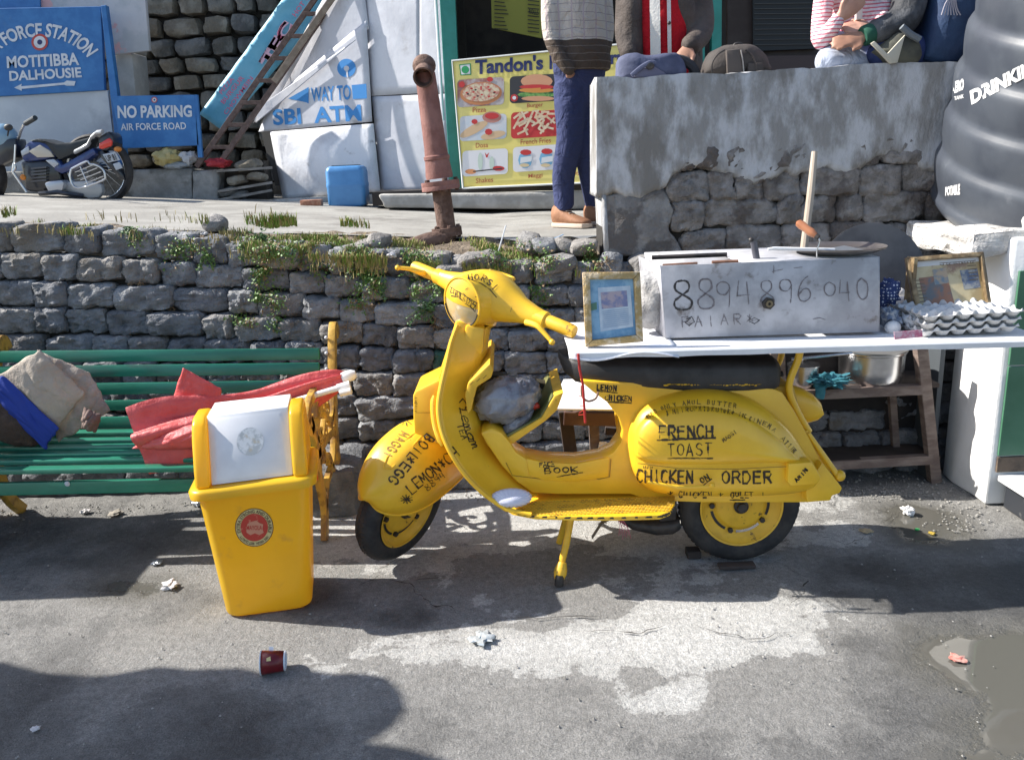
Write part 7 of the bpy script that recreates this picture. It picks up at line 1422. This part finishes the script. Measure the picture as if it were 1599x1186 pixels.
# ---- 3: seated girl in pink and white stripes
Yg = 3.98; wt = 1.785
m3 = root('person', (1.6, Yg, wt), 'seated person in a pink and white striped top and pale jeans on the parapet wall', 'person')
pk_ = stripes('pink_stripes', (.62, .17, .22), [('Z', 62, .62, (.72, .62, .64))]); jn = stripes('pale_jeans', (.42, .46, .56), [('X', 4, .05, (.36, .41, .52))])
def f_(b):
    torso(b, [(Y_(1345, 86, Yg+.04), .12, .11, .2), (Y_(1343, 40, Yg+.04), .125, .11, .2), (Y_(1336, -20, Yg+.03), .14, .105, .2), (Y_(1333, -70, Yg+.03), .145, .085, .2), (Y_(1333, -92, Yg+.03), .05, .05, .2)])
    capsule(b, [Y_(1302, -70, Yg-.0), Y_(1288, -10, Yg-.03), Y_(1281, 60, Yg-.08), Y_(1293, 52, Yg-.14), Y_(1309, 30, Yg-.17)], [.050, .046, .042, .038, .032]); capsule(b, [Y_(1366, -70, Yg+.05), Y_(1378, 0, Yg+.0), Y_(1372, 45, Yg-.10)], [.05, .045, .038])
garment('top', pk_, m3, f_, .009)
MB().prism(pxs([(1337,-40),(1349,-40),(1347,30),(1337,31)], Yg-.13), (0, .02, 0)).build('white_panel', mat('ribbon_white', (.72, .68, .68), .8), m3, bevel=.003)
def f_(b):
    capsule(b, [Y_(1352, 84, Yg+.02), Y_(1325, 86, Yg-.06), Y_(1288, 97, Yg-.13)], [.085, .078, .058]); capsule(b, [Y_(1290, 97, Yg-.13), Y_(1330, 97, Yg-.12), Y_(1372, 98, Yg-.08)], [.056, .050, .042]); capsule(b, [Y_(1350, 84, Yg+.04), Y_(1310, 72, Yg+.0), Y_(1292, 68, Yg-.02)], [.08, .065, .052]); capsule(b, [Y_(1345, 88, Yg+.05), Y_(1360, 90, Yg+.06)], [.10, .10])
garment('jeans', jn, m3, f_)
hb_ = head(m3, Y_(1330, -135, Yg), (.3, -1, -.1), True); capsule(hb_, [Y_(1333, -85, Yg+.03), Y_(1331, -108, Yg+.02)], [.045, .045]); capsule(hb_, [Y_(1335, 40, Yg+.04), Y_(1333, -85, Yg+.03)], [.06, .05])
for pts_, w_, d_, n__, sd in (([(1302, -70, Yg), (1281, 60, Yg-.08), (1309, 30, Yg-.17)], (1309, 29, Yg-.175), (.75, -.1, .55), (.2, -1, -.4), 1), ([(1366, -70, Yg+.05), (1378, 0, Yg), (1368, 45, Yg-.10)], (1364, 44, Yg-.12), (-.95, -.3, .05), (0, -.7, .7), -1)):
    capsule(hb_, [Y_(*p) for p in pts_], [.028, .026, .022]); hand_mesh(hb_, Y_(*w_), d_, n__, .165, .45, sd)
hb_.build('body', mat('skin_light', (.50, .27, .20), .5, c2=(.56, .32, .24), sc_=12), m3, remesh=.007)
# ---- 4: seated person in a grey black jacket, back turned
Yk = 3.95; m4 = root('person', (1.9, Yk, wt), 'seated person in a grey and black jacket with green cuff, arm resting on a knee', 'person')
gj = mat('jacket_grey_black', (.035, .037, .042), .7, c2=(.10, .105, .115), sc_=3.2, thr=(.5, .62), bump=.7, bsc=12, bdist=.03)
def f_(b):
    torso(b, [(Y_(1452, 96, Yk+.04), .15, .12, .3), (Y_(1462, 40, Yk+.05), .17, .13, .3), (Y_(1465, -30, Yk+.06), .19, .13, .3), (Y_(1462, -90, Yk+.06), .19, .11, .3), (Y_(1460, -115, Yk+.06), .07, .07, .3)])
    capsule(b, [Y_(1432, -90, Yk-.03), Y_(1424, -20, Yk-.08), Y_(1412, 28, Yk-.12), Y_(1385, 45, Yk-.14), Y_(1362, 50, Yk-.15)], [.078, .075, .072, .062, .05]); 
garment('jacket', gj, m4, f_)
MB().lathe([(.040, 0), (.045, .01), (.043, .04), (.036, .05)], Y_(1362, 52, Yk-.15), Y_(1345, 58, Yk-.16)-Y_(1362, 52, Yk-.15), 18).build('cuff', mat('cuff_green', (.01, .08, .05), .8), m4)
def f_(b):
    capsule(b, [Y_(1450, 84, Yk+.0), Y_(1415, 84, Yk-.10), Y_(1372, 84, Yk-.13)], [.09, .082, .066]); capsule(b, [Y_(1372, 84, Yk-.13), Y_(1400, 96, Yk-.12), Y_(1440, 100, Yk-.06)], [.06, .05, .045])
garment('trousers', mat('jeans_dark_blue', (.02, .035, .12), .85, c2=(.03, .05, .16), sc_=8, bump=.5, bsc=14), m4, f_)
hb_ = head(m4, Y_(1455, -165, Yk+.03), (-.8, -.4, 0)); capsule(hb_, [Y_(1460, -110, Yk+.06), Y_(1457, -135, Yk+.05)], [.05, .05]); capsule(hb_, [Y_(1462, 40, Yk+.05), Y_(1460, -110, Yk+.06)], [.08, .06]); capsule(hb_, [Y_(1432, -90, Yk-.03), Y_(1412, 28, Yk-.12), Y_(1350, 56, Yk-.155)], [.03, .03, .027]); hand_mesh(hb_, Y_(1350, 57, Yk-.155), (-1, -.2, -.15), (0, -.8, .6), .17, .4, 1)
hb_.build('body', skin, m4, remesh=.008)
# ---- bags on the wall
def bag(prof, Yv, dp, m, nm, lb, parts, tilt=0):
    b_ = root(nm, Y_(prof[0][0], prof[0][1], Yv), lb, 'bag'); outl = sm(prof, 4); c_ = sum((Vector(a) for a in outl), Vector((0, 0)))/len(outl); rings = []
    for k in range(13):
        t = -1+2*k/12; r_ = max(.05, (1-abs(t)**4))**.28; rings.append([Y_(*(c_+(Vector(a)-c_)*r_), Yv)+Vector((0, dp*t, 0)) for a in outl])
    o = MB().loft(rings).build('main_bag', m, b_, disp=.008, dsc=14, autos=80); return b_
bgm = mat('canvas_blue_grey', (.05, .06, .11), .8, c2=(.09, .10, .17), sc_=6, bump=.5, bsc=24, bdist=.01)
b1 = bag([(963,122),(963,104),(967,90),(985,85),(1010,89),(1042,85),(1056,87),(1064,100),(1064,124),(1010,130),(968,128)], 4.02, .10, bgm, 'blue_grey_bag', 'blue grey canvas bag on the left end of the parapet under a hand', [])
MB().tube(bez([Y_(x, y, 3.90) for x, y in ((986,118),(1000,106),(1014,98),(1022,98))], 4), .010, 8).build('strap', bgm, b1); MB().ellip(Y_(1015, 102, 3.90), (.02, .012, .02), 12, 8).build('buckle', blk, b1); MB().prism(pxs([(988,120),(1004,106),(1020,103),(1040,114),(1044,124)], 3.905), (0, .02, 0)).build('front_pocket', mat('canvas_purple_grey', (.10, .10, .15), .8), b1, bevel=.008)
MB().tube(bez([Y_(x, y, 4.0) for x, y in ((1054,92),(1070,96),(1084,108),(1088,120))], 4), .022, 8).build('side_flap', mat('canvas_black', (.03, .03, .035), .8), b1)
brm = mat('canvas_brown', (.04, .033, .03), .8, c2=(.065, .054, .048), sc_=5, bump=.5, bsc=24, bdist=.01)
b2 = bag([(1097,116),(1099,100),(1110,84),(1130,74),(1150,71),(1172,73),(1188,84),(1195,102),(1197,116),(1150,124),(1110,124)], 4.0, .10, brm, 'brown_backpack', 'dark brown backpack with a lighter middle panel standing on the parapet', [])
MB().prism(pxs([(1134,78),(1156,76),(1162,118),(1136,119)], 3.888), (0, .02, 0)).build('front_panel', mat('canvas_light_brown', (.085, .07, .062), .8), b2, bevel=.006); MB().tube([Y_(x, y, 3.885) for x, y in ((1157,78),(1160,96),(1162,117))], .003, 6).build('zip', mat('zip_pale', (.3, .28, .26), .5), b2); MB().tube(bez([Y_(x, y, 3.95) for x, y in ((1146,76),(1148,69),(1158,69),(1162,76))], 4), .006, 8).build('handle', blk, b2)
for xs in ([(1112,118),(1112,100),(1120,86),(1132,78)], [(1180,118),(1180,100),(1174,86),(1164,78)]): MB().tube(bez([Y_(x, y, 3.885) for x, y in xs], 4), .0035, 6).build('seam', blk, b2)
MB().prism(pxs([(1168,98),(1192,98),(1194,120),(1168,121)], 3.885), (0, .03, 0)).build('side_pocket', brm, b2, bevel=.006)
b3 = bag([(1360,82),(1378,64),(1400,52),(1424,60),(1432,84),(1424,102),(1396,108),(1374,98)], 3.80, .07, mat('bag_olive', (.10, .10, .075), .8, c2=(.05, .05, .045), sc_=7), 'olive_bag', 'small olive bag with a cream triangular panel on the parapet', [])
MB().prism(pxs([(1386,84),(1414,54),(1402,98),(1390,100),(1370,78),(1360,68),(1366,64)], 3.722), (0, .012, 0)).build('cream_panel', mat('cream_fabric', (.50, .47, .39), .8), b3, bevel=.003); MB().tube([Y_(x, y, 3.72) for x, y in ((1408,42),(1422,54),(1436,62))], .014, 6).build('webbing', mat('webbing_grey', (.14, .16, .18), .7), b3)
b4 = bag([(1428,98),(1434,60),(1446,10),(1460,-40),(1520,-50),(1524,20),(1508,70),(1494,102),(1450,106)], 3.86, .12, mat('bag_navy', (.012, .03, .085), .75, c2=(.02, .05, .12), sc_=5, bump=.5, bsc=14, bdist=.02), 'navy_rucksack', 'large navy blue rucksack between the seated people and the water tank', [])
for i in range(7): MB().tube(bez([Y_(x, y, 3.72) for x, y in ((1470+i*5, 24),(1476+i*3, 6+i),(1486+i, -10),(1492, -30))], 3), .0025, 5).build('cord', mat('cord_grey', (.35, .33, .38), .6), b4)
# ---- water tank
tk = root('water_tank', (2.25, 3.42, 1.1), 'big black ribbed plastic water tank with white lettering leaning on the pillar', 'water tank')
tm = mat('tank_plastic', (.050, .058, .075), .40, c2=(.07, .08, .098), sc_=4, bump=.06, bsc=20, c3=(.13, .14, .16), sc3=8, thr3=(.62, .78))
base = Vector((2.475, 3.56, 1.16)); tax = Vector((-.10, -.36, 1)).normalized()
def tpr(h): 
    r = .60-.075*max(0, h-.15)**1.3
    p_ = ((h-.10)/.175) % 1.; rib = .017*(math.sin(p_/.72*math.pi/2) if p_ < .72 else .5+.5*math.cos((p_-.72)/.28*math.pi))
    return r-.012+rib
prof = [(.001, 0), (.52, 0), (.575, .015), (.598, .05)]+[(tpr(.07+i*.0125), .07+i*.0125) for i in range(82)]+[(.46, 1.12), (.40, 1.2), (.30, 1.25), (.22, 1.27), (.2, 1.31), (.001, 1.31)]
tko = MB().lathe(prof, base, tax, 96, caps=False).build('shell', tm, tk, autos=60)
TBV = bvh_of([tko])
def tq(txt, q, bold=.03, name='lettering'):
    uv, fs = text_mesh(txt, bold); pts = []; bad = set()
    for i, (u, v) in enumerate(uv):
        a = Vector(q[0])*(1-u)+Vector(q[1])*u; b_ = Vector(q[3])*(1-u)+Vector(q[2])*u; p = b_*(1-v)+a*v; d = ray(p.x, p.y).normalized(); h = TBV.ray_cast(P0, d, 9)
        if h[0] is None or h[1].dot(d) > -.12: bad.add(i); pts.append(Vector((0, 0, 0)))
        else: pts.append(h[0]-d*.004)
    return MB().add(pts, [f for f in fs if not any(k in bad for k in f)]).build(name, swhite2, tk, smooth=False)
swhite2 = mat('tank_print_white', (.78, .78, .78), .5)
tq('DRINKING WATER', [(1514,142),(1720,38),(1724,60),(1517,164)], .05); tq('AERO', [(1486,129),(1505,122),(1505,140),(1486,148)], .05); tq('TANK', [(1490,151),(1505,147),(1505,153),(1490,157)], .03); tq('POTABLE', [(1476,292),(1499,287),(1499,304),(1476,306)], .06)
def tpoly(pts, name='emblem', m=None):
    out = []
    if any(TBV.ray_cast(P0, ray(x, y).normalized(), 9)[0] is None for x, y in pts): return None
    for x, y in pts: d = ray(x, y).normalized(); h = TBV.ray_cast(P0, d, 9); out.append((h[0] if h[0] else Y_(x, y, 3.1))-d*.004)
    return MB().add(out, [list(range(len(out)))]).build(name, m or swhite2, tk, smooth=False)
tpoly([(1503+5*math.cos(a)*(1+.25*math.cos(2*a)), 95+11*math.sin(a)) for a in [i*math.pi/10 for i in range(20)]]); tpoly([(1494+1.6*math.cos(a), 90+2.4*math.sin(a)) for a in [i*math.pi/6 for i in range(12)]], 'emblem', tm) if False else None
# ---- motorcycle
Yc_ = 6.6; mc = root('motorcycle', Y_(120, 318, Yc_), 'black and blue motorcycle with chrome leg guard parked by the blue station sign', 'motorcycle')
gzm = 1.25
mb_ = mat('bike_black', (.012, .013, .018), .3, coat=.4, c2=(.02, .022, .03), sc_=6); mbl = mat('bike_blue', (.015, .03, .12), .28, coat=.5, c2=(.025, .05, .18), sc_=6); msil = mat('bike_silver', (.42, .44, .48), .35, .4); mch = mat('bike_chrome', (.55, .57, .6), .3, .9); mst = mat('bike_seat', (.015, .02, .024), .5, bump=.3, bsc=12)
def bw2(px, r_):
    c_ = Vector((Y_(px, 250, Yc_).x, Yc_, gzm+r_)); MB().lathe([(r_*.84, .035), (r_*.93, .045), (r_*.99, .025), (r_, 0), (r_*.99, -.025), (r_*.93, -.045), (r_*.84, -.035)], c_, (0, -1, 0), 48, caps=False).build('tyre', rub, mc, autos=60)
    rm_ = MB().lathe([(r_*.85, .022), (r_*.80, .018), (r_*.80, -.018), (r_*.85, -.022)], c_, (0, -1, 0), 40, caps=False).build('rim', mch, mc, autos=60); MB().lathe([(.06, -.05), (.06, .05)], c_, (0, -1, 0), 18).build('hub', mb_, rm_)
    for k in range(18):
        a = 2*math.pi*k/18; MB().tube([c_+Vector((.05*math.cos(a+.5), -.02, .05*math.sin(a+.5))), c_+Vector((r_*.81*math.cos(a), 0, r_*.81*math.sin(a)))], .002, 4).build('spoke', mch, rm_)
    return c_
cr_ = bw2(150, .268); cf_ = bw2(-50, .268)
def pp(poly, y0, th, nm, m, par_=None, bv=.012, **k): return MB().prism(pxs(poly, Yc_+y0), (0, th, 0)).build(nm, m, par_ or mc, bevel=bv, **k)
pp([(30,240),(40,222),(60,216),(82,228),(88,244),(70,250),(35,254)], -.10, .20, 'fuel_tank', mbl, bv=.03); pp([(44,236),(62,226),(78,236),(84,245),(58,246)], -.115, .02, 'tank_panel', mat('bike_cream', (.5, .44, .36), .35, coat=.4), bv=.004); pp([(32,236),(44,228),(46,238),(34,244)], -.113, .02, 'tank_panel', msil, bv=.004)
pp([(44,220),(60,216),(88,224),(110,222),(140,214),(146,218),(120,238),(92,250),(84,242),(70,224)], -.11, .22, 'seat', mst, bv=.03)
pp([(82,250),(90,248),(96,258),(130,238),(145,230),(150,240),(120,262),(96,272),(84,266)], -.09, .18, 'side_panel', mbl, bv=.015); pp([(70,250),(84,248),(92,256),(84,262)], -.10, .2, 'frame_cover', msil, bv=.006)
MB().loft([sect(Y_(x, y, Yc_-.1), .018, .03, Vector((.3, 0, 1)).normalized(), Vector((0, 1, 0)), 12) for x, y in ((118,237),(128,232),(138,226),(144,214),(152,207),(160,206))]).build('grab_rail', mat('grab_silver', (.55, .56, .57), .4, .3), mc)
pp([(150,216),(168,204),(176,212),(177,228),(166,236),(154,234)], -.09, .18, 'tail_cowl', mb_, bv=.02); pp([(154,224),(170,215),(175,220),(174,228),(160,233),(154,232)], -.10, .02, 'tail_light', mat('tail_red', (.65, .03, .015), .25, coat=.6), bv=.008); MB().ellip(Y_(184, 233, Yc_-.1), (.03, .025, .02), 12, 8).build('indicator', mat('amber', (.55, .18, .02), .3), mc)
pp([(150,238),(160,234),(192,272),(196,282),(186,280)], -.05, .10, 'rear_mudguard', mb_, bv=.01); pp([(160,241),(180,237),(187,250),(168,254)], -.10, .012, 'number_plate', dullwhite, bv=.002); pp([(176,256),(186,253),(191,262),(181,266)], -.10, .012, 'lower_plate', dullwhite, bv=.002)
textq('UP 81', [(163,243),(179,240),(183,250),(168,252)], Yc_-.104, blk, mc, .02)
# leg guard
lg = [(111,264),(135,252),(140,256),(150,258),(160,264),(164,274),(160,282),(122,294),(110,280)]
gd = MB().tube(bez([Y_(x, y, Yc_-.20) for x, y in lg+[lg[0]]], 3), .008, 8).build('leg_guard', mch, mc)
for a, b_ in (((117,269),(147,257)),((121,275),(152,262)),((126,281),(158,268)),((132,287),(162,275)),((125,260),(137,288))): MB().tube([Y_(*a, Yc_-.20), Y_(*b_, Yc_-.20)], .004, 6).build('guard_bar', mch, gd)
pp([(68,286),(76,283),(96,281),(100,286),(97,298),(75,300)], -.15, .12, 'crankcase', msil, bv=.02); pp([(98,284),(140,282),(158,288),(160,300),(154,309),(138,310),(100,298)], -.10, .06, 'chain_cover', mat('bike_dull_silver', (.40, .41, .42), .5, .3), bv=.015)
pp([(30,252),(70,250),(90,262),(96,282),(70,300),(40,298),(34,270)], -.08, .16, 'engine', mb_, bv=.02, subd=1, disp=.01); 
for i in range(5): pp([(48,262+i*5),(72,260+i*5),(72,262.5+i*5),(48,264.5+i*5)], -.11, .2, 'cooling_fin', mat('bike_engine_grey', (.10, .10, .11), .5, .5), bv=.0, smooth=False)
MB().tube([Y_(62, 302, Yc_-.12), Y_(90, 300, Yc_-.15), Y_(130, 306, Yc_-.1)], .018, 8).build('exhaust', mb_, mc); MB().ellip(Y_(36, 277, Yc_-.15), (.022, .02, .022), 12, 8).build('front_indicator', mat('amber', (.55, .18, .02), .3), mc)
MB().tube(bez([Y_(x, y, Yc_-.16) for x, y in ((20,268),(24,262),(22,255))], 3)+[Y_(20, 268, Yc_-.16), Y_(42, 300, Yc_-.16)], .010, 8).build('front_guard', mch, mc)
MB().tube([Y_(24, 224, Yc_-.02), Y_(-18, 262, Yc_-.02), cf_+Vector((0, -.06, 0))], [.022, .022, .02], 10).build('fork', mch, mc)
MB().tube(bez([Y_(x, y, Yc_+d_) for x, y, d_ in ((-10,196,.3),(14,214,.1),(28,216,-.05),(32,206,-.15),(38,194,-.25))], 4), .011, 8).build('handlebar', mch, mc); MB().tube([Y_(40, 193, Yc_-.27), Y_(55, 184, Yc_-.36)], .018, 10).build('grip', mst, mc)
MB().ellip(Y_(8, 214, Yc_), (.09, .10, .10), 16, 10).build('headlamp', mat('bike_headlamp', (.2, .32, .42), .3, coat=.4), mc); MB().tube([Y_(12, 212, Yc_-.1), Y_(14, 198, Yc_-.16)], .006, 6).build('mirror_stem', blk, mc); MB().ellip(Y_(13, 199, Yc_-.16), (.035, .012, .025), 12, 8).build('mirror', blk, mc)
MB().tube([Y_(24, 226, Yc_-.12), Y_(22, 262, Yc_-.12)], .006, 6).build('cable', mch, mc); pp([(-8,218),(24,216),(26,246),(-6,262)], -.08, .16, 'fairing', mb_, bv=.02)
